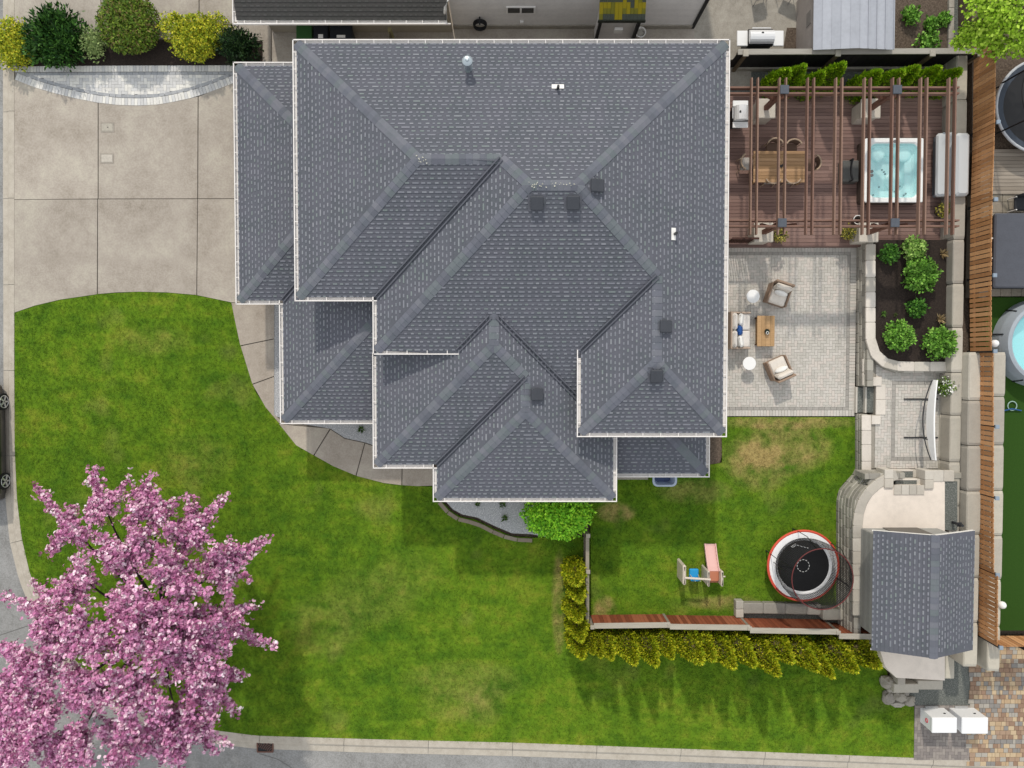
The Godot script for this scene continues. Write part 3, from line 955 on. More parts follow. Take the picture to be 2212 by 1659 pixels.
		boxpart("flange", M.valley, v, p - n * 0.095, Vector3(0.56, 0.01, 0.52), b)
	# flue pipe and two plumbing vents
	var hh := he
	for i in 10: hh = he + PITCH * (at(1012, 150, hh).z - N)
	var fp := at(1012, 148, hh)
	var flue := MB.new()
	flue.lathe(fp + Vector3(0, -0.1, 0), [Vector2(0.19, 0), Vector2(0.11, 0.18), Vector2(0.105, 0.55), Vector2(0.15, 0.57), Vector2(0.17, 0.6), Vector2(0.17, 0.72), Vector2(0.12, 0.76), Vector2(0.06, 0.78), Vector2(0.05, 0.8), Vector2(0, 0.81)], 20)
	var fl := part(flue, "flue_pipe", pmat(Color(0.42, 0.48, 0.52), 0.35, 0.7), house)
	for q in [[1205, 192, "N"], [1458, 506, "E"]]:
		var h: float = 4.5
		for i in 12:
			var p := at(q[0], q[1], h)
			h = he + PITCH * ((p.z - N) if q[2] == "N" else (E - p.x))
		var p := at(q[0], q[1], h)
		var n := nN if q[2] == "N" else nE
		var x := Vector3(1, 0, 0) if q[2] == "N" else Vector3(0, 0, 1)
		var b := Basis(x, n, x.cross(n))
		var v := boxpart("vent_flashing", M.white, house, p + n * 0.03 + b.z * (-0.07 if q[2] == "N" else 0.07) * signf(b.z.dot(Vector3(0, -1, 0))) * -1.0, Vector3(0.4, 0.008, 0.16), b)
		var tb := MB.new()
		tb.tube([p - n * 0.05, p + Vector3(0, 0.25, 0)], 0.05, 0.045, 12)
		part(tb, "vent_pipe", M.dark_metal, v)
# ---------------------------------------------------------------- paving, terraces, walls
const BED := 0.8
const TER := 0.5
const PAD := 1.3
const DECK := 0.35
const NB := 0.9           # neighbour's garden behind the long fence

func herringbone(rect: Rect2, w: float, y: float, mats: int, list: Array, inside = null) -> void:
	var g := 0.0035
	var nx := int(rect.size.x / w) + 4
	var nz := int(rect.size.y / w) + 4
	for j in range(-2, nz):
		for i in range(-2, nx):
			var k := posmod(i - j, 4)
			var r: Rect2
			if k == 0: r = Rect2(rect.position + Vector2(i, j) * w, Vector2(2 * w, w))
			elif k == 3: r = Rect2(rect.position + Vector2(i, j) * w, Vector2(w, 2 * w))
			else: continue
			r = r.intersection(rect)
			if r.size.x < 0.03 or r.size.y < 0.03: continue
			var c := r.get_center()
			if inside != null and not Geometry2D.is_point_in_polygon(c, inside): continue
			list.append(piece(Vector3(c.x, y - 0.025 + rng.randf_range(-0.0015, 0.0015), c.y), Vector3(r.size.x - g * 2, 0.05, r.size.y - g * 2), rng.randi() % mats))

func row(a: Vector3, b: Vector3, along: float, deep: float, mats: int, list: Array, y: float, first := 0) -> void:
	# a course of bricks laid side by side from a to b
	var d := (b - a)
	d.y = 0
	var cnt := maxi(1, int(round(d.length() / along)))
	var s := d.normalized()
	var bas := Basis(s, Vector3.UP, s.cross(Vector3.UP))
	for i in cnt:
		var p := a.lerp(b, (i + 0.5) / cnt)
		list.append(piece(Vector3(p.x, y - 0.025 + rng.randf_range(-0.0015, 0.0015), p.z), Vector3(d.length() / cnt - 0.01, 0.05, deep - 0.01), first + rng.randi() % mats, bas))

func paver_mats(base: Array) -> Array:
	var o := []
	for c in base: o.append(gmat(c, 0.88, "soft", 1.6))
	return o

func wall_of_blocks(parent: Node3D, line: Array, y0: float, courses: int, ch: float, blen: float, depth: float, batter: float, mats: Array, mesh: ArrayMesh, side: float) -> void:
	# line runs along the outer foot; each course steps back by `batter` towards `side`
	var list := []
	var cum := [0.0]
	for i in range(1, line.size()): cum.append(cum[-1] + line[i].distance_to(line[i - 1]))
	for c in courses:
		var d := -blen * 0.5 * (c % 2)
		while d < cum[-1] - 0.02:
			var e := d + blen * rng.randf_range(0.85, 1.15)
			if cum[-1] - e < blen * 0.4: e = cum[-1]
			var p := along(line, cum, maxf(d, 0.0))
			var q := along(line, cum, minf(e, cum[-1]))
			var s := (q - p).normalized()
			var inw := s.cross(Vector3.UP) * side
			var m := (p + q) * 0.5 + inw * (depth * 0.5 + batter * c)
			list.append(piece(Vector3(m.x, y0 + ch * (c + 0.5), m.z), Vector3(p.distance_to(q) - 0.008, ch - 0.008, depth), rng.randi() % mats.size(), Basis(s, Vector3.UP, s.cross(Vector3.UP))))
			d = e
	pieces(parent, "block", list, mats, 300, mesh)

func along(line: Array, cum: Array, d: float) -> Vector3:
	for i in range(1, line.size()):
		if d <= cum[i] or i == line.size() - 1:
			return line[i - 1].lerp(line[i], (d - cum[i - 1]) / (cum[i] - cum[i - 1]))
	return line[-1]

func caps_along(parent: Node3D, called: String, line: Array, y: float, wide: float, blen: float, thick: float, mats: Array, side: float, mesh: ArrayMesh = null) -> void:
	var list := []
	var cum := [0.0]
	for i in range(1, line.size()): cum.append(cum[-1] + line[i].distance_to(line[i - 1]))
	var d := 0.0
	while d < cum[-1] - 0.02:
		var e: float = d + blen * rng.randf_range(0.9, 1.1)
		if cum[-1] - e < blen * 0.5: e = cum[-1]
		var p := along(line, cum, d)
		var q := along(line, cum, e)
		var s := (q - p).normalized()
		var m := (p + q) * 0.5 + s.cross(Vector3.UP) * side * wide * 0.5
		list.append(piece(Vector3(m.x, y - thick * 0.5 + rng.randf_range(-0.003, 0.003), m.z), Vector3(p.distance_to(q) - 0.012, thick, wide), rng.randi() % mats.size(), Basis(s, Vector3.UP, s.cross(Vector3.UP))))
		d = e
	pieces(parent, called, list, mats, 300, mesh if mesh else unit_block)

func build_paving() -> void:
	var pale := paver_mats([ph(210, 206, 198), ph(216, 211, 204), ph(204, 200, 192), ph(218, 210, 202)])
	var dark := paver_mats([ph(172, 168, 162), ph(178, 174, 168)])
	var all := pale + dark
	# main patio: herringbone field, dark band, pale border
	var patio := place("patio")
	var a := at(1540, 531, 0.03)
	var b := at(1846, 899, 0.03)
	var mb := MB.new()
	mb.slab([Vector3(a.x, 0.005, a.z), Vector3(b.x, 0.005, a.z), Vector3(b.x, 0.005, b.z), Vector3(a.x, 0.005, b.z)], 0.1)
	part(mb, "joint_bed", gmat(ph(166, 160, 150), 0.9), patio)
	var list := []
	var bo := 0.24
	var dk := 0.12
	var y := 0.03
	var x1 := at(1828, 700, y).x
	var z0 := at(1700, 556, y).z
	var z1 := at(1700, 881, y).z
	row(Vector3(a.x, 0, b.z - bo / 2), Vector3(b.x, 0, b.z - bo / 2), 0.12, bo, 4, list, y)
	row(Vector3(b.x - bo / 2, 0, a.z), Vector3(b.x - bo / 2, 0, b.z - bo), 0.12, bo, 4, list, y)
	row(Vector3(a.x, 0, a.z + bo / 2), Vector3(b.x - bo, 0, a.z + bo / 2), 0.12, bo, 4, list, y)
	var fx := b.x - bo - dk
	var fz0 := a.z + bo + dk
	var fz1 := b.z - bo - dk
	row(Vector3(a.x, 0, fz1 + dk / 2), Vector3(b.x - bo, 0, fz1 + dk / 2), 0.23, dk, 2, list, y, 4)
	row(Vector3(a.x, 0, fz0 - dk / 2), Vector3(b.x - bo, 0, fz0 - dk / 2), 0.23, dk, 2, list, y, 4)
	row(Vector3(fx + dk / 2, 0, fz0), Vector3(fx + dk / 2, 0, fz1), 0.23, dk, 2, list, y, 4)
	herringbone(Rect2(a.x, fz0, fx - a.x, fz1 - fz0), 0.115, y, 4, list)
	pieces(patio, "paver", list, all, 300)
	# crescent of pavers beside the drive
	var cres := place("paved_crescent")
	var bright := paver_mats([ph(216, 216, 216), ph(236, 234, 230), ph(224, 224, 224), ph(244, 242, 236)])
	var grey := paver_mats([ph(172, 175, 180), ph(182, 184, 188)])
	var arc := []
	for q in [32, 172, 75, 189, 120, 202, 165, 213, 212, 222, 256, 227, 300, 228, 340, 226, 375, 220, 412, 212, 450, 200, 480, 189, 510, 177]: arc.append(q)
	var lower := ats(arc, 0.03)
	var poly := lower.duplicate()
	poly.append_array(ats([510, 140, 32, 145], 0.03))
	mb = MB.new()
	var base := []
	for p in poly: base.append(Vector3(p.x, 0.008, p.z))
	mb.slab(base, 0.1)
	part(mb, "joint_bed", gmat(ph(150, 148, 146), 0.9), cres)
	list = []
	var cum := [0.0]
	for i in range(1, lower.size()): cum.append(cum[-1] + lower[i].distance_to(lower[i - 1]))
	var inner := []
	var k := 0
	var dcum := 0.0
	while dcum < cum[-1] - 0.06:
		var p := along(lower, cum, dcum)
		var q := along(lower, cum, minf(dcum + 0.125, cum[-1]))
		var s := (q - p).normalized()
		var inw := s.cross(Vector3.UP)
		if inw.z > 0: inw = -inw
		var m := (p + q) / 2
		list.append(piece(m + inw * 0.14 + Vector3(0, -0.022, 0), Vector3(0.114, 0.05, 0.27), rng.randi() % 4, Basis(s, Vector3.UP, s.cross(Vector3.UP))))
		if k % 2 == 0:
			var q2 := along(lower, cum, minf(dcum + 0.25, cum[-1]))
			var m2 := (p + q2) / 2 + inw * 0.35
			if m2.z > at(0, 151, 0.03).z: list.append(piece(m2 + Vector3(0, -0.0225, 0), Vector3(0.232, 0.05, 0.115), 4 + rng.randi() % 2, Basis(s, Vector3.UP, s.cross(Vector3.UP))))
		inner.append(Vector2(m.x + inw.x * 0.34, m.z + inw.z * 0.34))
		dcum += 0.125
		k += 1
	var zt := at(270, 141, 0.03).z
	row(Vector3(lower[0].x, 0, zt + 0.14), Vector3(lower[-1].x, 0, zt + 0.12), 0.12, 0.24, 4, list, 0.034)
	row(Vector3(lower[0].x + 0.3, 0, zt + 0.34), Vector3(lower[-1].x - 0.2, 0, zt + 0.3), 0.24, 0.11, 2, list, 0.036, 4)
	var field := PackedVector2Array(inner)
	field.append(Vector2(lower[-1].x, zt + 0.42)); field.append(Vector2(lower[0].x + 0.3, zt + 0.42))
	herringbone(Rect2(lower[0].x, zt + 0.36, lower[-1].x - lower[0].x, 1.3), 0.125, 0.029, 4, list, field)
	pieces(cres, "paver", list, bright + grey, 300)
	# concrete edging of the pebble bed
	var edge := place("bed_edging")
	caps_along(edge, "edging_stone", ats([952, 1082, 958, 1090, 965, 1099, 973, 1106, 984, 1114, 995, 1119, 1012, 1122, 1028, 1126, 1047, 1134, 1065, 1144, 1085, 1153, 1106, 1160, 1130, 1163, 1150, 1163], 0), 0.05, 0.15, 0.5, 0.12, [gmat(ph(150, 138, 124), 0.9), gmat(ph(158, 148, 134), 0.9)], 1.0, unit_box)
	# terrace with the paved frame
	var terr := place("terrace")
	a = at(1893, 760, TER)
	b = at(2050, 1012, TER)
	mb = MB.new()
	mb.slab([Vector3(a.x, TER - 0.02, a.z), Vector3(b.x, TER - 0.02, a.z), Vector3(b.x, TER - 0.02, b.z), Vector3(a.x, TER - 0.02, b.z)], 0.55)
	mb.slab(ats([1864, 760, 1892.5, 760, 1892.5, 833, 1864, 833], TER - 0.02), 0.55)
	mb.slab(ats([1864, 896, 1892.5, 896, 1892.5, 1012, 1864, 1012], TER - 0.02), 0.55)
	part(mb, "joint_bed", gmat(ph(166, 160, 150), 0.9), terr)
	list = []
	var fa := at(1927, 823, TER)
	var fb := at(2036, 995, TER)
	var fw := 0.14
	herringbone(Rect2(a.x, a.z, fa.x - a.x, b.z - a.z), 0.115, TER, 4, list)
	herringbone(Rect2(fb.x, a.z, b.x - fb.x, b.z - a.z), 0.115, TER, 4, list)
	herringbone(Rect2(fa.x, a.z, fb.x - fa.x, fa.z - a.z), 0.115, TER, 4, list)
	herringbone(Rect2(fa.x, fb.z, fb.x - fa.x, b.z - fb.z), 0.115, TER, 4, list)
	herringbone(Rect2(fa.x + fw, fa.z + fw, fb.x - fa.x - 2 * fw, fb.z - fa.z - 2 * fw), 0.115, TER, 4, list)
	row(Vector3(fa.x, 0, fa.z + fw / 2), Vector3(fb.x, 0, fa.z + fw / 2), 0.24, fw, 2, list, TER, 4)
	row(Vector3(fa.x, 0, fb.z - fw / 2), Vector3(fb.x, 0, fb.z - fw / 2), 0.24, fw, 2, list, TER, 4)
	row(Vector3(fa.x + fw / 2, 0, fa.z + fw), Vector3(fa.x + fw / 2, 0, fb.z - fw), 0.24, fw, 2, list, TER, 4)
	row(Vector3(fb.x - fw / 2, 0, fa.z + fw), Vector3(fb.x - fw / 2, 0, fb.z - fw), 0.24, fw, 2, list, TER, 4)
	pieces(terr, "paver", list, all, 300)
	# dark gutter line and pebble strip beside the terrace
	mb = MB.new()
	mb.slab(ats([2041, 1040, 2068, 1040, 2068, 1145, 2041, 1145], PAD - 0.02), 1.3)
	ground(mb, "pebble_strip", M.darkgravel)
	mb = MB.new()
	mb.slab(ats([2049.5, 835, 2054, 835, 2054, 1005, 2049.5, 1005], TER + 0.004), 0.5)
	ground(mb, "pebble_strip", M.darkgravel)
	# upper pad with the shed
	mb = MB.new()
	mb.slab(ats([1912, 1042, 1929, 1042, 1929, 1049, 1998, 1049, 1998, 1040, 2041, 1040, 2041, 1150, 2041, 1470, 1936, 1464, 1912, 1440, 1890, 1370, 1862, 1340, 1862, 1140, 1866, 1105, 1880, 1075, 1896, 1054], PAD), 1.35)
	ground(mb, "concrete_pad", gmat(ph(250, 238, 226, 1.3), 0.9, "soft", 5.0))

func build_walls() -> void:
	var stone := paver_mats([ph(172, 168, 158), ph(186, 182, 172), ph(162, 158, 150), ph(194, 190, 180)])
	var capm := paver_mats([ph(206, 199, 188), ph(216, 210, 200), ph(196, 190, 180)])
	var capl := paver_mats([ph(228, 220, 210), ph(236, 228, 218)])
	# planting bed wall and its rounded corner
	var w1 := thing("retaining_wall", "grey block wall with pale caps round the dark mulch bed", "wall", at(1855, 700))
	wall_of_blocks(w1, ats([1849, 834, 1849, 527]), 0.0, 4, 0.19, 0.42, 0.24, 0.022, stone, unit_block, 1.0)
	caps_along(w1, "cap_stone", ats([1871, 527, 1871, 640, 1871, 735, 1874, 752, 1881, 768, 1892, 782, 1908, 793, 1926, 799, 1945, 802, 1990, 802, 2054, 802], BED + 0.05), BED + 0.05, 0.36, 0.62, 0.1, capl + capm, -1.0)
	var mb := MB.new()
	mb.slab(ats([1890, 518, 2056, 518, 2056, 790, 1950, 790, 1930, 787, 1912, 776, 1898, 760, 1891, 735], BED), 0.8)
	ground(mb, "mulch_bed", M.mulch)
	wall_of_blocks(w1, ats([1872, 745, 1878, 765, 1890, 785, 1908, 798, 1930, 805, 2052, 806], TER), TER, 2, 0.15, 0.4, 0.24, 0.0, stone, unit_block, -1.0)
	# terrace wall, with steps
	var w2 := thing("retaining_wall", "low grey block wall with pale caps beside the gravel-filled steps", "wall", at(1850, 950))
	wall_of_blocks(w2, ats([1847, 1016, 1847, 893]), 0.0, 3, 0.165, 0.42, 0.22, 0.02, stone, unit_block, 1.0)
	caps_along(w2, "cap_stone", ats([1862, 897, 1862, 1018], TER + 0.03), TER + 0.03, 0.36, 0.6, 0.08, capl, -1.0)
	caps_along(w2, "cap_stone", ats([1864, 775, 1864, 833], TER + 0.03), TER + 0.03, 0.36, 0.55, 0.08, capl, -1.0)
	bevpart("cap_stone", capl[0], w2, at(1894, 824, TER + 0.03) , Vector3(0.36, 0.08, 0.34), 0.012)
	bevpart("cap_stone", capl[1], w2, at(1892, 907, TER + 0.03), Vector3(0.34, 0.08, 0.34), 0.012)
	var st := thing("garden_steps", "gravel-filled steps between pale kerb stones, beside the paver patio", "steps", at(1870, 865))
	for q in [[1860, 0.17], [1880, 0.34]]:
		var c := at(q[0], 864, q[1])
		boxpart("tread", M.darkgravel, st, c + Vector3(0, -0.09, 0), Vector3(0.28, 0.17, 0.98))
		for s in [-1, 1]: bevpart("kerb_stone", capm[1], st, c + Vector3(s * 0.17, -0.08, 0), Vector3(0.06, 0.18, 1.02), 0.01)
	for i in 2: bevpart("top_stone", capl[i], st, at(1903, 847 + i * 33, TER + 0.03) + Vector3(0, -0.1, 0), Vector3(0.37, 0.2, 0.58), 0.012)
	# curved wall of the upper pad
	var w3 := thing("retaining_wall", "tall curved grey block wall beside the trampoline", "wall", at(1815, 1200))
	wall_of_blocks(w3, ats([1806, 1345, 1806, 1260, 1806, 1180, 1806, 1085, 1808, 1067, 1813, 1055, 1821, 1045, 1833, 1034, 1843, 1022, 1847, 1012]), 0.0, 6, 0.205, 0.4, 0.26, 0.025, stone, unit_block, 1.0)
	var w3l := [1843, 1330, 1843, 1200, 1843, 1130, 1846, 1105, 1853, 1082, 1864, 1062, 1880, 1045, 1900, 1030, 1925, 1018, 1935, 1016]
	caps_along(w3, "cap_stone", ats(w3l, PAD + 0.03), PAD + 0.03, 0.36, 0.5, 0.1, capm, 1.0)
	wall_of_blocks(w3, ats([1847, 1015, 1870, 1014, 1900, 1014, 1932, 1013], TER), TER, 4, 0.19, 0.4, 0.22, 0.01, stone, unit_block, 1.0)
	wall_of_blocks(w3, ats([1998, 1013, 2052, 1013], TER), TER, 4, 0.19, 0.4, 0.22, 0.01, stone, unit_block, 1.0)
	caps_along(w3, "cap_stone", ats([2012, 1016, 2062, 1016], PAD + 0.03), PAD + 0.03, 0.42, 0.5, 0.1, capm, 1.0)
	var s2 := thing("garden_steps", "gravel-filled steps between pinkish blocks, leading up to the concrete pad", "steps", at(1963, 1030, TER))
	var z0 := at(1963, 1013, TER).z
	var xc := at(1953, 1030, 0.9).x
	var xs := at(1986, 1030, 0.9).x
	for k in 2:
		var yy := TER + 0.27 * (k + 1)
		var zc := z0 + 0.3 * k + 0.15
		boxpart("tread", M.darkgravel, s2, Vector3(xc, yy / 2, zc + 0.03), Vector3(0.8, yy, 0.24))
		bevpart("riser", capl[k], s2, Vector3(xc, yy / 2, zc - 0.125), Vector3(0.84, yy + 0.01, 0.06), 0.01)
		bevpart("step_block", capm[k], s2, Vector3(xs, yy / 2, zc), Vector3(0.34, yy + 0.01, 0.29), 0.012)
	for k in 4: bevpart("landing_stone", capm[k % 3], s2, Vector3(lerpf(at(1930, 1058, PAD).x, at(1996, 1058, PAD).x, (k + 0.5) / 4), PAD + 0.012, at(1963, 1058, PAD).z), Vector3(0.275, 0.05, 0.36), 0.006)
	for q in [[1920, 1034], [2007, 1036]]:
		for k in 2: bevpart("side_block", capm[1 - k], s2, at(q[0], q[1] - 10 + k * 20, PAD + 0.05) + Vector3(0, -0.3, 0), Vector3(0.33, 0.66, 0.345), 0.015)
	# long wall of big concrete blocks along the boundary
	var big := paver_mats([ph(194, 188, 176), ph(206, 200, 186), ph(182, 176, 166), ph(212, 206, 194)])
	var w4 := thing("boundary_wall", "long stepped wall of big weathered concrete blocks below the wooden fence", "wall", at(2080, 700))
	for q in [[2052, 520, 1150, 0.85, 0.26, 1.5], [2067, 110, 1150, 1.22, 0.44, 1.75], [2094, 760, 1420, 1.62, 0.55, 1.75], [2146, 760, 1380, 1.62, 0.5, 1.75]]:
		var list := []
		var p := at(q[0], q[1], q[3])
		var e := at(q[0], q[2], q[3])
		var z := p.z
		while z < e.z:
			var L: float = q[5] * rng.randf_range(0.92, 1.05)
			for c in 2:
				var ht: float = q[3] / 2.0
				list.append(piece(Vector3(p.x + q[4] / 2 + rng.randf_range(-0.012, 0.012), ht * (c + 0.5), z + L / 2), Vector3(q[4] - 0.02, ht - 0.012, L - 0.025), rng.randi() % 4))
			z += L
		pieces(w4, "block", list, big, 300, unit_block)
	# sunken planter beside the lower fence
	var w5 := thing("planter_wall", "low wall of grey blocks round a sunken gravel strip by the fence", "wall", at(1650, 1315))
	caps_along(w5, "block", ats([1606, 1303, 1640, 1303, 1700, 1304, 1775, 1306], 0.28), 0.28, 0.42, 0.85, 0.3, stone + capm, 1.0)
	caps_along(w5, "block", ats([1590, 1298, 1590, 1335], 0.3), 0.3, 0.3, 0.32, 0.3, stone + capm, -1.0)
	caps_along(w5, "block", ats([1778, 1317, 1850, 1317], 0.5), 0.5, 0.42, 0.8, 0.5, stone, 1.0)
	mb = MB.new()
	mb.slab(ats([1600, 1318, 1806, 1318, 1806, 1345, 1600, 1345], 0.02), 0.1)
	ground(mb, "pebble_strip", M.darkgravel)
	# blocks at the foot of the pad
	var w6 := thing("block_wall", "two courses of pale concrete blocks in an L below the concrete pad", "wall", at(2000, 1478))
	for q in [[1958, 1487, 0.95], [2010, 1480, 0.95]]: bevpart("block", big[0], w6, at(q[0], q[1], 0.45) + Vector3(0, -0.22, 0), Vector3(0.98, 0.45, 0.36), 0.02)
	for q in [1425, 1452]: bevpart("block", big[1], w6, at(2052, q, 0.6) + Vector3(0, -0.3, 0), Vector3(0.36, 0.6, 0.52), 0.02)
	bevpart("block", big[2], w6, at(1948, 1466, 0.6) + Vector3(0, -0.3, 0), Vector3(0.3, 0.6, 0.5), 0.02)
	mb = MB.new()
	mb.slab(ats([1960, 1440, 2106, 1400, 2106, 1525, 1960, 1525], 0.0), 0.15)
	ground(mb, "gravel_patch", M.darkgravel)
	mb = MB.new()
	mb.slab(ats([2095, 1380, 2102, 1380, 2102, 1530, 2095, 1645, 2106, 1645, 2110, 1390], -0.02), 0.1)
	# pad under the cabinets
	var pad := place("cabinet_pad")
	var pm := paver_mats([ph(150, 142, 138), ph(162, 154, 148), ph(140, 133, 130)])
	var a := at(1976, 1524, 0.02)
	var b := at(2094, 1642, 0.02)
	mb = MB.new()
	mb.slab([Vector3(a.x, 0, a.z), Vector3(b.x, 0, a.z), Vector3(b.x, 0, b.z), Vector3(a.x, 0, b.z)], 0.15)
	part(mb, "joint_bed", M.joint, pad)
	var list := []
	herringbone(Rect2(a.x, a.z, b.x - a.x, b.z - a.z), 0.125, 0.02, 3, list)
	pieces(pad, "paver", list, pm, 300)
	# neighbour's many-coloured paved drive
	var nd := place("neighbour_drive")
	var nm := paver_mats([ph(196, 170, 138), ph(176, 150, 128), ph(150, 146, 142), ph(206, 184, 152), ph(160, 132, 112), ph(182, 176, 166)])
	a = at(2100, 1375, 0.02)
	b = at(2300, 1650, 0.02)
	mb = MB.new()
	mb.slab([Vector3(a.x, 0, a.z), Vector3(b.x, 0, a.z), Vector3(b.x, 0, b.z), Vector3(a.x, 0, b.z)], 0.15)
	part(mb, "joint_bed", gmat(ph(130, 116, 100), 0.9), nd)
	list = []
	var z := a.z
	var j := 0
	while z < b.z - 0.05:
		var x := a.x - rng.randf() * 0.2
		while x < b.x:
			var w: float = pick([0.18, 0.24, 0.12])
			list.append(piece(Vector3(x + w / 2, 0.0, z + 0.09), Vector3(w - 0.012, 0.05, 0.168), rng.randi() % 6))
			if x > at(2215, 1500).x: list[-1].size = 0.0
			x += w
		z += 0.18
		j += 1
	pieces(nd, "paver", list, nm, 300)

# ---------------------------------------------------------------- fences
func board_fence(f: Node3D, foot_a: Vector3, foot_b: Vector3, hgt: float, mats: Array, bw: float, gap: float, cap: Material, capw: float, rail_mat: Material, face_side: Vector3, cap_h := 0.04) -> void:
	var d := foot_b - foot_a
	var L := Vector2(d.x, d.z).length()
	var s := d / d.length()
	var flat_s := Vector3(d.x, 0, d.z).normalized()
	var cnt := int(L / (bw + gap))
	var list := []
	for i in cnt:
		var p := foot_a.lerp(foot_b, (i + 0.5) / cnt)
		list.append(piece(p + Vector3(0, hgt / 2, 0) + face_side * rng.randf_range(0.0, 0.006), Vector3(bw * rng.randf_range(0.97, 1.0), hgt - rng.randf_range(0.0, 0.02), 0.02), rng.randi() % mats.size(), Basis(flat_s, Vector3.UP, flat_s.cross(Vector3.UP))))
	pieces(f, "board", list, mats, 300)
	var bas := Basis(s, Vector3.UP, s.cross(Vector3.UP).normalized())
	var c := (foot_a + foot_b) / 2
	for y in [0.18, hgt - 0.15]:
		boxpart("rail", rail_mat, f, c + Vector3(0, y, 0) - face_side * 0.035, Vector3(d.length(), 0.09, 0.04), bas)
	if cap: boxpart("cap_rail", cap, f, c + Vector3(0, hgt + cap_h / 2 + 0.002, 0), Vector3(d.length() + 0.02, cap_h, capw), bas)

func fence_post(f: Node3D, p: Vector3, h: float, w: float, m: Material, capm: Material) -> void:
	var o := boxpart("post", m, f, p + Vector3(0, h / 2, 0), Vector3(w, h, w))
	bevpart("post_cap", capm, o, p + Vector3(0, h + 0.03, 0), Vector3(w + 0.05, 0.06, w + 0.05), 0.012)

func build_fences() -> void:
	var red := []
	for c in [ph(158, 92, 66), ph(146, 82, 58), ph(170, 104, 76), ph(134, 76, 54)]: red.append(gmat(c, 0.8, "wood", 1.0))
	var weath := gmat(ph(196, 190, 180), 0.85, "wood", 1.4)
	var grey := gmat(ph(150, 142, 130), 0.9, "wood", 1.4)
	var tan_ := []
	for c in [ph(176, 130, 90, 0.85), ph(164, 119, 80, 0.85), ph(187, 142, 101, 0.85), ph(154, 111, 75, 0.85), ph(172, 130, 93, 0.85)]: tan_.append(gmat(c, 0.8, "wood", 1.0))
	# low fence along the foot of the back lawn, in stepped panels
	var f := thing("board_fence", "low reddish board fence with whitish cap rails above the cedar hedge", "fence", at(1580, 1340))
	for q in [[1276, 1329, 1433, 1327, 1.12], [1433, 1329, 1597, 1331, 1.2], [1597, 1335, 1778, 1338, 1.28], [1778, 1345, 1868, 1346, 1.38]]:
		var a := at(q[0], q[1])
		var b := at(q[2], q[3])
		board_fence(f, a, b, q[4], red, 0.14, 0.004, weath, 0.2, grey, Vector3(0, 0, -1), 0.045)
		fence_post(f, b + Vector3(0, 0, 0.02), q[4] + 0.04, 0.1, grey, weath)
	fence_post(f, at(1272, 1331), 1.18, 0.1, grey, weath)
	# cross fence beside the big round bush
	f = thing("board_fence", "short weathered fence between the round bush and the corner cedars", "fence", at(1274, 1240))
	board_fence(f, at(1263, 1148), at(1263, 1325), 1.0, [gmat(ph(120, 84, 66), 0.85, "wood", 1.0), gmat(ph(110, 78, 62), 0.85, "wood", 1.0)], 0.14, 0.004, gmat(ph(160, 152, 138), 0.9, "wood", 1.4), 0.13, grey, Vector3(1, 0, 0))
	for v in [1143, 1218]: fence_post(f, at(1264, v), 1.06, 0.11, grey, gmat(ph(178, 170, 156), 0.9))
	# long boundary fence on the block wall: four tall panels, then lower ones
	f = thing("boundary_fence", "long tan board fence with black posts on the concrete block wall", "fence", at(2100, 700))
	var pcap := pmat(ph(150, 165, 182), 0.5)
	var seg := [[100, 289, 2104, 2102, 1.25, 1.2, 0.14, 0.02], [289, 448, 2102, 2097, 1.25, 1.2, 0.14, 0.018], [448, 604, 2097, 2095, 1.25, 1.2, 0.14, 0.026], [604, 760, 2095, 2096, 1.25, 1.2, 0.14, 0.035], [760, 917, 2113, 2114, 1.5, 0.84, 0.14, 0.04], [917, 1066, 2114, 2114, 1.5, 0.84, 0.14, 0.04], [1066, 1226, 2114, 2115, 1.5, 0.84, 0.14, 0.035], [1226, 1373, 2115, 2114, 1.5, 1.05, 0.14, 0.03]]
	for q in seg:
		var a := at(q[2], q[0], q[4])
		var b := at(q[3], q[1], q[4])
		board_fence(f, a, b, q[5], tan_, q[6], q[7], null, 0.1, tan_[3], Vector3(-1, 0, 0))
		fence_post(f, b + Vector3(0.05, -0.2, 0), q[5] + 0.28, 0.09, M.black, pcap)
	# neighbour's return panel
	f = thing("board_fence", "tan board fence panels with black posts above the coloured paver drive", "fence", at(2160, 1385))
	for q in [[2117, 1374, 2170, 1374], [2172, 1374, 2260, 1374]]:
		board_fence(f, at(q[0], q[1], 1.2), at(q[2], q[3], 1.2), 1.0, tan_, 0.14, 0.006, null, 0.1, tan_[3], Vector3(0, 0, -1))
		fence_post(f, at(q[2], q[3], 0.9) + Vector3(0, 0, 0.06), 1.3, 0.09, M.black, pcap)
	# fence between the gardens above the pergola
	f = thing("screen_fence", "dark screen fence with a weathered white top rail behind the pergola cedars", "fence", at(1830, 146))
	var dk := [pmat(Color(0.012, 0.011, 0.011), 0.9), pmat(Color(0.016, 0.014, 0.013), 0.9)]
	var a := at(1570, 146, 0.2)
	var b := at(2084, 144, 0.2)
	board_fence(f, a, b, 1.35, dk, 0.29, 0.0, gmat(ph(176, 172, 164), 0.85, "wood", 1.2), 0.2, grey, Vector3(0, 0, 1), 0.05)
	var fp := gmat(ph(110, 96, 78), 0.9, "wood", 1.0)
	for u in [1585, 1774, 1968, 2066]:
		var p := at(u, 147, 0.2)
		var post := boxpart("post", fp, f, p + Vector3(0, 0.67, 0.09), Vector3(0.11, 1.36, 0.11))
		bevpart("post_cap", gmat(ph(190, 184, 172), 0.85), post, p + Vector3(0, 1.42, 0.04), Vector3(0.2, 0.05, 0.24), 0.01)
	var cw := MB.new()
	cw.box((at(1578, 149, 0.1) + at(2060, 149, 0.1)) / 2, Vector3((at(2060, 149).x - at(1578, 149).x), 0.32, 0.14))
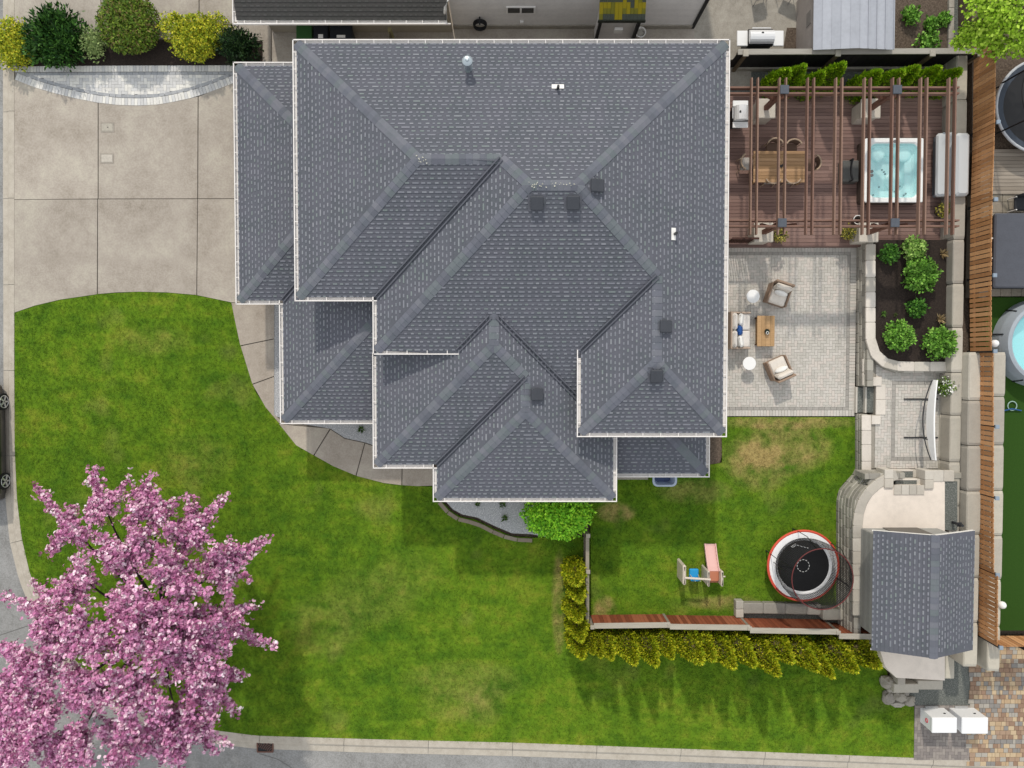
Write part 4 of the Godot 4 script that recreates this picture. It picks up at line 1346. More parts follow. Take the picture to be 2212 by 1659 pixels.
	var kw := part(cw, "plinth", M.concrete, f)
# ---------------------------------------------------------------- pergola, furniture, toys
func lpart(t: Node3D, xf: Transform3D, called: String, m: Material, shape: Callable, parent: Node = null) -> MeshInstance3D:
	var mb := MB.new()
	mb.xf = xf
	shape.call(mb)
	return part(mb, called, m, parent if parent else t)

func build_pergola() -> void:
	# deck
	var dk := []
	for c in [ph(140, 113, 106), ph(147, 120, 112), ph(132, 107, 101), ph(153, 126, 118)]: dk.append(gmat(c, 0.75, "wood", 1.3))
	var deck := thing("deck", "reddish brown plank deck under the pergola", "deck", at(1820, 360, 0))
	var a := at(1560, 203, DECK)
	var b := at(2066, 527, DECK)
	var bw := 0.138
	var z := a.z
	var list := []
	while z < b.z - 0.05:
		var x := a.x
		while x < b.x - 0.02:
			var L := rng.randf_range(3.6, 4.9)
			if b.x - x - L < 1.0: L = b.x - x
			list.append(piece(Vector3(x + L / 2, DECK - 0.015, z + bw / 2), Vector3(L - 0.004, 0.03, bw - 0.011), rng.randi() % 4))
			x += L
		z += bw
	pieces(deck, "board", list, dk, 300)
	boxpart("frame", gmat(ph(40, 30, 28), 0.9), deck, Vector3((a.x + b.x) / 2, DECK / 2 - 0.04, (a.z + z) / 2), Vector3(b.x - a.x - 0.04, DECK - 0.03, z - a.z - 0.04))
	boxpart("fascia", dk[2], deck, Vector3((a.x + b.x) / 2, DECK / 2, z + 0.012), Vector3(b.x - a.x, DECK - 0.02, 0.02))
	# railing at the corner by the house
	var r := thing("railing", "short dark brown baluster railing where the deck meets the house", "railing", at(1596, 522, DECK))
	var rm := gmat(ph(84, 60, 54), 0.8, "wood", 1.0)
	var ra := at(1566, 524, DECK)
	var rb := at(1622, 524, DECK)
	for y in [0.1, 0.92]: boxpart("rail", rm, r, (ra + rb) / 2 + Vector3(0, y, 0), Vector3(rb.x - ra.x, 0.05, 0.07))
	for i in 11: boxpart("baluster", rm, r, ra.lerp(rb, (i + 0.5) / 11) + Vector3(0, 0.5, 0), Vector3(0.035, 0.8, 0.035))
	# pergola
	var top := 3.0
	var taupe := gmat(ph(152, 124, 110), 0.8, "wood", 1.2)
	var taupe2 := gmat(ph(140, 110, 98), 0.8, "wood", 1.2)
	var brown := gmat(ph(122, 88, 76), 0.8, "wood", 1.2)
	var pale := gmat(ph(214, 206, 194), 0.85, "soft", 1.5)
	var p := thing("pergola", "brown timber pergola of paired rafters on pale pedestals over the deck", "pergola", at(1820, 360, DECK))
	var posts := []
	for q in [[1695, 193], [1939, 193], [1690, 481], [1934, 481]]:
		var t := at(q[0], q[1], top + 0.05)
		posts.append(t)
		var o := boxpart("post", brown, p, Vector3(t.x, (top + 0.85) / 2, t.z), Vector3(0.16, top - 0.85, 0.16))
		bevpart("post_cap", gmat(ph(92, 98, 108), 0.6), o, t + Vector3(0, -0.01, 0), Vector3(0.3, 0.05, 0.3), 0.01)
		var ped := bevpart("pedestal", pale, p, Vector3(t.x, DECK / 2 + 0.4, t.z), Vector3(0.62, DECK + 0.8, 0.62), 0.02)
		bevpart("pedestal_cap", pale, ped, Vector3(t.x, DECK + 0.84, t.z), Vector3(0.72, 0.08, 0.72), 0.02)
		for s in [-1, 1]:
			var m := MB.new()
			var f := Vector3(t.x + s * 0.08, top - 0.85, t.z)
			var e := Vector3(t.x + s * 0.62, top - 0.3, t.z)
			var d := (e - f).normalized()
			m.box((f + e) / 2, Vector3(f.distance_to(e), 0.1, 0.1), Basis(d, Vector3.FORWARD.cross(d).normalized(), Vector3.FORWARD))
			part(m, "brace", brown, p)
	for q in [195, 482]:
		var t0 := at(1560, q, top - 0.2)
		var t1 := at(2072, q, top - 0.2)
		for s in [-0.1, 0.1]:
			boxpart("beam", taupe2, p, Vector3((t0.x + t1.x) / 2, top - 0.29, t0.z + s), Vector3(t1.x - t0.x, 0.22, 0.055))
	var z0 := at(1800, 167, top).z
	var z1 := at(1800, 506, top).z
	for q in [329, 372, 521, 566, 716, 759, 911, 954, 1108, 1150, 1303, 1347, 1497, 1540, 1692, 1737]:
		var x := at(1520.7 + q * 0.3125, 336, top).x
		boxpart("rafter", pick([taupe, taupe2]), p, Vector3(x, top - 0.09, (z0 + z1) / 2), Vector3(0.044, 0.17, z1 - z0))

func rrect(w: float, l: float, r: float, y: float, n := 5) -> Array:
	var o := []
	for c in [[1, 1, 0], [-1, 1, 1], [-1, -1, 2], [1, -1, 3]]:
		for k in n + 1:
			var a: float = PI / 2 * (c[2] + float(k) / n)
			o.append(Vector3(c[0] * (w / 2 - r) + cos(a) * r, y, -(-c[1]) * (l / 2 - r) + sin(a) * r))
	return o

func loft(mb: MB, loops: Array, inside: bool, mid: Vector3) -> void:
	for i in loops.size() - 1:
		var n: int = loops[i].size()
		for k in n:
			var l := (k + 1) % n
			var a: Vector3 = loops[i][k]
			var b: Vector3 = loops[i][l]
			var c: Vector3 = loops[i + 1][l]
			var d: Vector3 = loops[i + 1][k]
			var nn := (b - a).cross(c - a)
			var want := ((a + c) / 2 - mid) * (-1.0 if inside else 1.0) + Vector3(0, 0.4, 0)
			if nn.dot(want) >= 0: mb.quad(a, b, c, d)
			else: mb.quad(d, c, b, a)

func build_tub() -> void:
	var rim := DECK + 0.62
	var a := at(1867, 298, rim)
	var b := at(1997, 437, rim)
	var c := (a + b) / 2
	var w := b.x - a.x
	var l := b.z - a.z
	var t := thing("hot_tub", "hot tub with white rim and clear aqua water under the pergola", "hot tub", Vector3(c.x, DECK, c.z))
	var mb := MB.new()
	mb.xf = Transform3D(Basis(), c)
	var white := pmat(Color(0.80, 0.81, 0.81), 0.25, 0.0, 0.5)
	var aqua := pmat(Color(0.58, 0.84, 0.85), 0.3, 0.0, 0.5)
	loft(mb, [rrect(w - 0.06, l - 0.06, 0.12, -0.62), rrect(w - 0.06, l - 0.06, 0.12, -0.06)], false, Vector3(0, -0.3, 0))
	part(mb, "cabinet", gmat(ph(96, 84, 78), 0.7, "wood", 1.0), t)
	mb = MB.new()
	mb.xf = Transform3D(Basis(), c)
	loft(mb, [rrect(w, l, 0.14, -0.07), rrect(w, l, 0.14, -0.015), rrect(w - 0.04, l - 0.04, 0.13, 0.0), rrect(w - 0.42, l - 0.3, 0.2, 0.0), rrect(w - 0.5, l - 0.38, 0.24, -0.05)], false, Vector3(0, -0.5, 0))
	part(mb, "rim", white, t)
	mb = MB.new()
	mb.xf = Transform3D(Basis(), c)
	var lo := [rrect(w - 0.5, l - 0.38, 0.24, -0.05), rrect(w - 0.56, l - 0.44, 0.26, -0.26), rrect(w - 0.7, l - 0.55, 0.3, -0.34), rrect(w - 1.15, l - 1.0, 0.3, -0.36), rrect(w - 1.25, l - 1.1, 0.28, -0.56)]
	loft(mb, lo, true, Vector3(0, 0.6, 0))
	mb.flat(lo[-1])
	mb.ellipsoid(Vector3(0.25, -0.55, 0.3), Vector3(0.36, 0.05, 0.36))
	mb.ellipsoid(Vector3(-0.5, -0.33, -0.7), Vector3(0.3, 0.1, 0.3))
	mb.ellipsoid(Vector3(0.5, -0.33, -0.7), Vector3(0.3, 0.1, 0.3))
	var basin := part(mb, "basin", aqua, t)
	var jet := pmat(Color(0.08, 0.12, 0.13), 0.4)
	for q in [[-0.62, -0.9], [0.62, -0.75], [0.66, -0.68], [0.58, -0.66], [-0.3, -0.1], [-0.22, -0.02], [-0.18, 0.06], [-0.4, 0.55], [0.4, 0.52], [0.62, 0.8], [0.55, 0.86], [-0.62, 0.85], [0.2, 0.72]]:
		var jm := MB.new()
		jm.lathe(c + Vector3(q[0], -0.35, q[1]), [Vector2(0.035, 0), Vector2(0.035, 0.03), Vector2(0, 0.035)], 10)
		part(jm, "jet", jet, basin)
	mb = MB.new()
	mb.xf = Transform3D(Basis(), c)
	mb.flat(rrect(w - 0.52, l - 0.4, 0.25, -0.1))
	var wm := pmat(Color(0.45, 0.85, 0.88), 0.02, 0.0, 0.5)
	wm.transparency = BaseMaterial3D.TRANSPARENCY_ALPHA
	wm.albedo_color.a = 0.25
	part(mb, "water", wm, t)
	for q in [[-0.85, 0.05], [-0.85, 0.2], [0.0, -1.12], [0.12, -1.12]]:
		var km := MB.new()
		km.lathe(c + Vector3(q[0] * w / 2.3, 0.0, q[1] * l / 2.5), [Vector2(0.06, 0), Vector2(0.055, 0.03), Vector2(0, 0.04)], 12)
		part(km, "control_knob", gmat(ph(120, 122, 124), 0.5), t)
	# cover leaning folded beside it
	var cv := thing("tub_cover", "folded pale grey hot tub cover standing beside the deck edge", "tub cover", at(2050, 355, DECK))
	var cm := pmat(ph(214, 218, 222), 0.55)
	var c1 := at(2049, 355, 0.95)
	var c2 := at(2081, 354, 1.5)
	bevpart("panel", cm, cv, c1, Vector3(0.86, 0.2, 2.36), 0.07, Basis(Vector3.BACK, 0.35))
	bevpart("panel", cm, cv, c2 + Vector3(0, -0.1, 0), Vector3(0.5, 0.22, 2.3), 0.08)
	bevpart("side_flap", gmat(ph(150, 160, 170), 0.6), cv, at(2031, 356, 0.72) + Vector3(0, -0.05, 0), Vector3(0.12, 0.62, 2.3), 0.04)
	boxpart("support", gmat(ph(120, 128, 136), 0.6), cv, Vector3(c1.x, 0.6, c1.z), Vector3(0.5, 0.5, 2.0))
	for q in [0.0, 1.0]: tubepart("strap", M.dark_metal, cv, [Vector3(c2.x - 0.29 + q * 0.02, 1.42, c2.z - 1.16), Vector3(c2.x - 0.31, 1.38, c2.z + 1.16)], 0.025)

func dining_chair(label: String, u: float, v: float, yaw: float, frame: Material, cush: Material, group: String) -> void:
	var o := at(u, v, DECK + 0.45)
	o.y = DECK
	var t := thing("dining_chair", label, "chair", o, group)
	var xf := Transform3D(Basis(Vector3.UP, yaw), o)
	lpart(t, xf, "seat", cush, func(m): m.bevel(Vector3(0, 0.45, 0), Vector3(0.46, 0.09, 0.46), 0.03))
	for s in [[-1, -1], [1, -1], [-1, 1], [1, 1]]:
		lpart(t, xf, "leg", frame, func(m): m.tube([Vector3(s[0] * 0.2, 0.42, s[1] * 0.2), Vector3(s[0] * 0.23, 0, s[1] * 0.23)], 0.022, 0.016))
	var arc := []
	for k in 9:
		var an := lerpf(-1.25, 1.25, k / 8.0)
		arc.append(Vector3(sin(an) * 0.29, 0.8, -0.06 - cos(an) * 0.24))
	lpart(t, xf, "back_rail", frame, func(m): m.tube(arc, 0.03))
	lpart(t, xf, "backrest", cush, func(m):
		for k in range(1, 7):
			m.quad_out(arc[k] + Vector3(0, 0, 0.03), arc[k + 1] + Vector3(0, 0, 0.03), Vector3(arc[k + 1].x * 0.9, 0.48, arc[k + 1].z + 0.05), Vector3(arc[k].x * 0.9, 0.48, arc[k].z + 0.05), Vector3(0, 0.6, -2)))
	for k in [0, 2, 6, 8]:
		lpart(t, xf, "back_post", frame, func(m): m.tube([arc[k], Vector3(arc[k].x * 0.85, 0.42, arc[k].z * 0.85)], 0.016))

func armchair(label: String, u: float, v: float, yaw: float) -> void:
	var o := at(u, v, 0.4)
	o.y = 0.03
	var t := thing("patio_armchair", label, "armchair", o, "armchairs on the patio")
	var xf := Transform3D(Basis(Vector3.UP, yaw), o)
	var wick := gmat(ph(172, 148, 130), 0.8, "rough", 0.25)
	var cu := gmat(ph(240, 232, 222), 0.9, "soft", 0.7)
	lpart(t, xf, "base", wick, func(m): m.bevel(Vector3(0, 0.16, 0), Vector3(0.74, 0.3, 0.76), 0.02))
	for s in [-1, 1]: lpart(t, xf, "arm", wick, func(m): m.bevel(Vector3(s * 0.37, 0.26, 0.0), Vector3(0.06, 0.48, 0.78), 0.02))
	lpart(t, xf, "back", wick, func(m): m.bevel(Vector3(0, 0.4, -0.38), Vector3(0.74, 0.74, 0.08), 0.02, Basis(Vector3.RIGHT, -0.18)))
	lpart(t, xf, "seat_cushion", cu, func(m): m.bevel(Vector3(0, 0.38, 0.06), Vector3(0.65, 0.15, 0.64), 0.05))
	lpart(t, xf, "back_cushion", cu, func(m): m.bevel(Vector3(0, 0.58, -0.24), Vector3(0.64, 0.46, 0.18), 0.06, Basis(Vector3.RIGHT, -0.25)))
	lpart(t, xf, "lumbar_pillow", M.pillow, func(m): m.ellipsoid(Vector3(0, 0.54, -0.05), Vector3(0.27, 0.14, 0.09), Basis(Vector3.RIGHT, -0.5)))

func build_furniture() -> void:
	M.pillow = gmat(Color(0.78, 0.77, 0.75), 0.9, "soft", 0.5)
	# dining set
	var teak := []
	for c in [ph(182, 146, 110), ph(172, 138, 102), ph(192, 156, 120)]: teak.append(gmat(c, 0.7, "wood", 0.9))
	var th := DECK + 0.74
	var a := at(1628, 326, th)
	var b := at(1745, 394, th)
	var t := thing("dining_table", "slatted teak dining table on the deck", "table", Vector3((a.x + b.x) / 2, DECK, (a.z + b.z) / 2))
	var c := (a + b) / 2
	var n := 9
	for i in n:
		bevpart("slat", teak[i % 3], t, Vector3(c.x, th - 0.015, lerpf(a.z, b.z, (i + 0.5) / n)), Vector3(b.x - a.x, 0.03, (b.z - a.z) / n - 0.008), 0.004)
	for s in [[-1, -1], [1, -1], [-1, 1], [1, 1]]: boxpart("leg", teak[1], t, Vector3(c.x + s[0] * (b.x - a.x) * 0.43, DECK + 0.355, c.z + s[1] * (b.z - a.z) * 0.4), Vector3(0.08, 0.7, 0.08))
	boxpart("apron", teak[1], t, c + Vector3(0, -0.075, 0), Vector3(b.x - a.x - 0.25, 0.08, b.z - a.z - 0.2))
	var dc := thing("table_ornament", "small dark figurine at the middle of the teak table", "ornament", c + Vector3(0.02, 0, -0.02))
	lpart(dc, Transform3D(Basis(), c + Vector3(0.02, 0, -0.02)), "stand", M.dark_metal, func(m): m.lathe(Vector3.ZERO, [Vector2(0.06, 0), Vector2(0.05, 0.02), Vector2(0.015, 0.04), Vector2(0.015, 0.15), Vector2(0.04, 0.18), Vector2(0, 0.22)], 10))
	lpart(dc, Transform3D(Basis(), c + Vector3(0.02, 0, -0.02)), "handle", M.white, func(m): m.tube([Vector3(0, 0.12, 0), Vector3(0.08, 0.16, 0.05), Vector3(0.1, 0.1, 0.09)], 0.012))
	var cf := gmat(ph(190, 168, 146), 0.7, "wood", 0.6)
	var cu := gmat(ph(188, 182, 176), 0.9, "soft", 0.5)
	var cu2 := gmat(ph(120, 98, 86), 0.9, "soft", 0.5)
	dining_chair("pale dining chair at the table end towards the house", 1612, 354, PI / 2, cf, cu, "dining chairs")
	dining_chair("brown dining chair on the hedge side of the teak table, towards the house", 1668, 322, 0, cf, cu2, "dining chairs")
	dining_chair("brown dining chair on the hedge side of the teak table, towards the hot tub", 1708, 324, 0, cf, cu2, "dining chairs")
	dining_chair("pale dining chair on the patio side of the teak table, towards the house", 1664, 384, PI, cf, cu, "dining chairs")
	dining_chair("pale dining chair on the patio side of the teak table, towards the hot tub", 1706, 384, PI, cf, cu, "dining chairs")
	dining_chair("tan dining chair at the table end towards the hot tub", 1748, 356, -PI / 2, cf, cu2, "dining chairs")
	# stool by the tub
	var so := at(1838, 369, DECK + 0.4)
	so.y = DECK
	var st := thing("lounge_stool", "dark grey stool with a curved black back beside the hot tub", "stool", so)
	var sx := Transform3D(Basis(), so)
	lpart(st, sx, "seat", gmat(ph(104, 104, 102), 0.8, "soft", 0.5), func(m): m.bevel(Vector3(0, 0.2, 0), Vector3(0.62, 0.4, 0.8), 0.03))
	var arc := []
	for k in 7: arc.append(Vector3(0.1 - cos(lerpf(-0.9, 0.9, k / 6.0)) * 0.2, 0.62, sin(lerpf(-0.9, 0.9, k / 6.0)) * 0.5))
	lpart(st, sx, "back", M.black, func(m): m.tube(arc, 0.04))
	for k in [0, 6]: lpart(st, sx, "back_post", M.black, func(m): m.tube([arc[k], Vector3(arc[k].x, 0.3, arc[k].z)], 0.025))
	# sofa
	a = at(1573, 674, 0.4)
	b = at(1619, 754, 0.4)
	c = (a + b) / 2
	var o := Vector3(c.x, 0.03, c.z)
	var sf := thing("patio_sofa", "pale two-seat outdoor sofa with white and blue pillows by the house wall", "sofa", o)
	var wick := gmat(ph(196, 176, 160), 0.8, "rough", 0.25)
	var cus := gmat(ph(236, 230, 224), 0.9, "soft", 0.7)
	var L := b.z - a.z
	var W := b.x - a.x
	bevpart("base", wick, sf, o + Vector3(0, 0.15, 0), Vector3(W, 0.28, L), 0.02)
	for s in [-1, 1]:
		bevpart("arm", wick, sf, o + Vector3(0, 0.26, s * (L / 2 - 0.035)), Vector3(W, 0.52, 0.07), 0.02)
		bevpart("seat_cushion", cus, sf, o + Vector3(0.1, 0.37, s * (L / 4 - 0.02)), Vector3(W - 0.2, 0.16, L / 2 - 0.06), 0.05)
		bevpart("back_cushion", cus, sf, o + Vector3(-W / 2 + 0.17, 0.58, s * (L / 4 - 0.02)), Vector3(0.2, 0.44, L / 2 - 0.07), 0.07, Basis(Vector3.BACK, 0.15))
	bevpart("back", wick, sf, o + Vector3(-W / 2 + 0.04, 0.38, 0), Vector3(0.07, 0.7, L), 0.02)
	for q in [[-0.42, M.pillow, "white pillow"], [0.42, M.pillow, "white pillow"], [0.0, gmat(ph(56, 98, 168), 0.85, "soft", 0.4), "blue pillow"]]:
		lpart(sf, Transform3D(Basis(Vector3.UP, q[0] * 0.3), o), "pillow", q[1], func(m): m.bevel(Vector3(-0.04 + absf(q[0]) * 0.0, 0.58 if q[0] != 0.0 else 0.6, q[0]), Vector3(0.16, 0.36, 0.44 if q[0] != 0.0 else 0.36), 0.06, Basis(Vector3.BACK, 0.5))).set_meta("label", q[2])
	# coffee table with a decoration
	a = at(1636, 682, 0.42)
	b = at(1673, 748, 0.42)
	c = (a + b) / 2
	t = thing("coffee_table", "light wood coffee table between sofa and armchairs", "table", Vector3(c.x, 0.03, c.z))
	var oak := [gmat(ph(200, 164, 122), 0.65, "wood", 0.8), gmat(ph(192, 156, 114), 0.65, "wood", 0.8)]
	for i in 4: bevpart("top_plank", oak[i % 2], t, Vector3(lerpf(a.x, b.x, (i + 0.5) / 4), 0.405, c.z), Vector3((b.x - a.x) / 4 - 0.004, 0.035, b.z - a.z), 0.004)
	for s in [-1, 1]: boxpart("side_panel", gmat(ph(120, 92, 74), 0.8, "wood", 0.8), t, Vector3(c.x, 0.21, c.z + s * (b.z - a.z) * 0.44), Vector3(b.x - a.x - 0.06, 0.36, 0.05))
	boxpart("shelf", oak[1], t, Vector3(c.x, 0.14, c.z), Vector3(b.x - a.x - 0.08, 0.03, b.z - a.z - 0.16))
	var vs := thing("table_vase", "small dark planter with a pale ring on the coffee table", "planter", Vector3(c.x + 0.02, 0.4225, c.z + 0.02))
	var vx := Transform3D(Basis(), Vector3(c.x + 0.02, 0.4225, c.z + 0.02))
	lpart(vs, vx, "bowl", M.dark_metal, func(m): m.lathe(Vector3.ZERO, [Vector2(0.06, 0), Vector2(0.1, 0.06), Vector2(0.09, 0.1), Vector2(0.07, 0.08), Vector2(0, 0.07)], 14))
	lpart(vs, vx, "ring", M.white, func(m): m.torus(Vector3(0, 0.11, 0.06), 0.05, 0.012, 0.012, 14))
	lpart(vs, vx, "leaves", gmat(ph(60, 72, 62), 0.8), func(m):
		for k in 14:
			var an := TAU * k / 14
			var d := Vector3(cos(an), 0.5, sin(an)) * 0.13
			var s := Vector3(-sin(an), 0, cos(an)) * 0.02
			m.tri(Vector3(0, 0.08, 0) - s, Vector3(0, 0.08, 0) + s, Vector3(0, 0.08, 0) + d))
	armchair("cream cushioned armchair turned towards the house, on the pergola side of the coffee table", 1682, 637, deg_to_rad(-18))
	armchair("cream cushioned armchair on the lawn side of the coffee table", 1683, 795, deg_to_rad(180 + 24))
	for q in [[1627, 640, "round white side table between sofa and the armchair near the pergola"], [1619, 785, "round white side table at the lawn end of the sofa"]]:
		var p := at(q[0], q[1], 0.5)
		t = thing("side_table", q[2], "side table", Vector3(p.x, 0.03, p.z), "round side tables")
		lpart(t, Transform3D(), "top", M.white_plastic, func(m): m.lathe(Vector3(p.x, 0.46, p.z), [Vector2(0, 0), Vector2(0.25, 0.0), Vector2(0.258, 0.02), Vector2(0.25, 0.04), Vector2(0, 0.042)], 32))
		for k in 3:
			var an := TAU * k / 3 + 0.4
			tubepart("leg", M.white, t, [Vector3(p.x + cos(an) * 0.1, 0.46, p.z + sin(an) * 0.1), Vector3(p.x + cos(an) * 0.2, 0.03, p.z + sin(an) * 0.2)], 0.014)
	# grills
	grill("stainless barbecue grill against the house, under the pergola", 1600, 246, DECK, 1.0, 0.62, -PI / 2)
	grill("white-lidded barbecue grill on the neighbour's concrete patio", 1643, 82, 0.0, 1.75, 0.62, PI)
	# white panel on a stand
	var p0 := at(1990, 862, TER)
	var p1 := at(1990, 945, TER)
	var m0 := (p0 + p1) / 2
	t = thing("projection_screen", "tall narrow white screen panel on a dark stand with floor bars", "screen", m0)
	for q in [p0, p1]:
		tubepart("foot_bar", M.dark_metal, t, [q + Vector3(-0.68, 0.03, 0), q + Vector3(0.62, 0.03, 0)], 0.028)
		tubepart("upright", M.dark_metal, t, [q + Vector3(0, 0.03, 0), q + Vector3(-0.2, 0.75, 0)], 0.028)
	var mb := MB.new()
	var fr := []
	for k in 13:
		var s := lerpf(-1.0, 1.0, k / 12.0)
		var zz := m0.z + s * 1.5
		var xx := m0.x - 0.22 + s * s * 0.16
		var half := lerpf(0.08, 0.2, 1.0 - s * s)
		fr.append([Vector3(xx, TER + 0.9 - half, zz), Vector3(xx + 0.05, TER + 0.9 + half, zz)])
	for k in 12:
		for dx in [0.0, 0.05]:
			var sh := Vector3(dx, 0, 0)
			mb.quad_out(fr[k][0] + sh, fr[k + 1][0] + sh, fr[k + 1][1] + sh, fr[k][1] + sh, Vector3(m0.x + (5 if dx == 0.0 else -5), TER + 0.9, m0.z))
		mb.quad_out(fr[k][1], fr[k + 1][1], fr[k + 1][1] + Vector3(0.05, 0, 0), fr[k][1] + Vector3(0.05, 0, 0), Vector3(m0.x, -5, m0.z))
	part(mb, "panel", M.white_plastic, t)
	var bow := []
	for k in 13: bow.append(fr[k][0] + Vector3(-0.05 - (1.0 - pow(k / 6.0 - 1.0, 2)) * 0.1, 0.05, 0))
	tubepart("bow_frame", M.dark_metal, t, bow, 0.022)
	# white flowers in a pot
	var fp := at(2029, 836, TER)
	t = thing("flower_planter", "black planter box overflowing with white flowers by the block wall", "planter", fp)
	bevpart("pot", M.black, t, fp + Vector3(0, 0.2, 0.05), Vector3(0.42, 0.4, 0.42), 0.02)
	leafy(t, "foliage", fp + Vector3(0, 0.5, -0.02), Vector3(0.36, 0.22, 0.34), 420, 0.09, [ph(92, 128, 44), ph(120, 150, 60)])
	leafy(t, "blossom", fp + Vector3(0.02, 0.56, -0.02), Vector3(0.38, 0.2, 0.36), 150, 0.075, [Color(0.8, 0.8, 0.78), Color(0.72, 0.73, 0.7)])
	for q in [[1683, 508, "yellow flowering pot plant beside the pergola pedestal near the house"], [1831, 503, "yellow flowering plant in a round pot at the deck edge by the bed"], [2037, 455, "small yellowish potted plant at the deck corner below the tub cover"]]:
		var pp := at(q[0], q[1], DECK + 0.35)
		pp.y = DECK
		t = thing("potted_plant", q[2], "potted plant", pp, "potted plants on the deck")
		lpart(t, Transform3D(Basis(), pp), "pot", gmat(ph(96, 84, 76), 0.7), func(m): m.lathe(Vector3.ZERO, [Vector2(0.13, 0), Vector2(0.2, 0.3), Vector2(0.21, 0.33), Vector2(0.18, 0.33), Vector2(0.16, 0.28), Vector2(0, 0.28)], 18))
		leafy(t, "foliage", pp + Vector3(0, 0.42, 0), Vector3(0.27, 0.2, 0.27), 260, 0.085, [ph(170, 160, 60), ph(196, 186, 96), ph(110, 118, 50)])
	var ho := at(1848, 477, DECK + 0.1)
	t = thing("bucket", "small round bucket with a pale rim beside the rafters", "bucket", Vector3(ho.x, DECK, ho.z))
	lpart(t, Transform3D(Basis(), Vector3(ho.x, DECK, ho.z)), "body", gmat(ph(120, 110, 104), 0.7), func(m): m.lathe(Vector3.ZERO, [Vector2(0.13, 0), Vector2(0.165, 0.3), Vector2(0.14, 0.28), Vector2(0.11, 0.03), Vector2(0, 0.03)], 20))
	lpart(t, Transform3D(Basis(), Vector3(ho.x, DECK, ho.z)), "rim", M.white, func(m): m.torus(Vector3(0, 0.3, 0), 0.165, 0.016, 0.016, 24))

func grill(label: String, u: float, v: float, y: float, w: float, d: float, yaw: float) -> void:
	var o := at(u, v, y + 0.9)
	o.y = y
	var t := thing("barbecue_grill", label, "grill", o)
	var xf := Transform3D(Basis(Vector3.UP, yaw), o)
	var steel := pmat(Color(0.75, 0.75, 0.76), 0.32, 0.35)
	var shelf := pmat(Color(0.8, 0.8, 0.8), 0.4, 0.1)
	lpart(t, xf, "cabinet", M.dark_metal, func(m): m.bevel(Vector3(0, 0.42, 0), Vector3(w * 0.52, 0.84, d * 0.85), 0.02))
	for s in [-1, 1]: lpart(t, xf, "side_shelf", shelf, func(m): m.bevel(Vector3(s * w * 0.385, 0.86, 0), Vector3(w * 0.23, 0.05, d * 0.92), 0.015))
	lpart(t, xf, "firebox", M.black, func(m): m.bevel(Vector3(0, 0.86, 0.02), Vector3(w * 0.53, 0.12, d * 0.98), 0.01))
	var lid := lpart(t, xf, "lid", steel, func(m):
		var pr := []
		for k in 9:
			var a := lerpf(0.05, PI - 0.35, k / 8.0)
			pr.append(Vector3(0, 0.9 + sin(a) * 0.26, cos(a) * d * 0.44))
		for k in 8:
			var x := Vector3(w * 0.26, 0, 0)
			m.quad_out(pr[k] - x, pr[k] + x, pr[k + 1] + x, pr[k + 1] - x, Vector3(0, 0.9, 0))
			for s in [-1, 1]: m.tri_out(pr[k] + x * s, pr[k + 1] + x * s, Vector3(x.x * s, 0.9, 0), Vector3(0, 1.0, 0)))
	lpart(t, xf, "handle", steel, func(m): m.tube([Vector3(-w * 0.2, 1.0, d * 0.52), Vector3(w * 0.2, 1.0, d * 0.52)], 0.018), lid)
	lpart(t, xf, "gauge", M.dark_metal, func(m): m.lathe(Vector3(0, 1.135, d * 0.12), [Vector2(0.05, 0), Vector2(0.05, 0.015), Vector2(0, 0.02)], 12), lid)

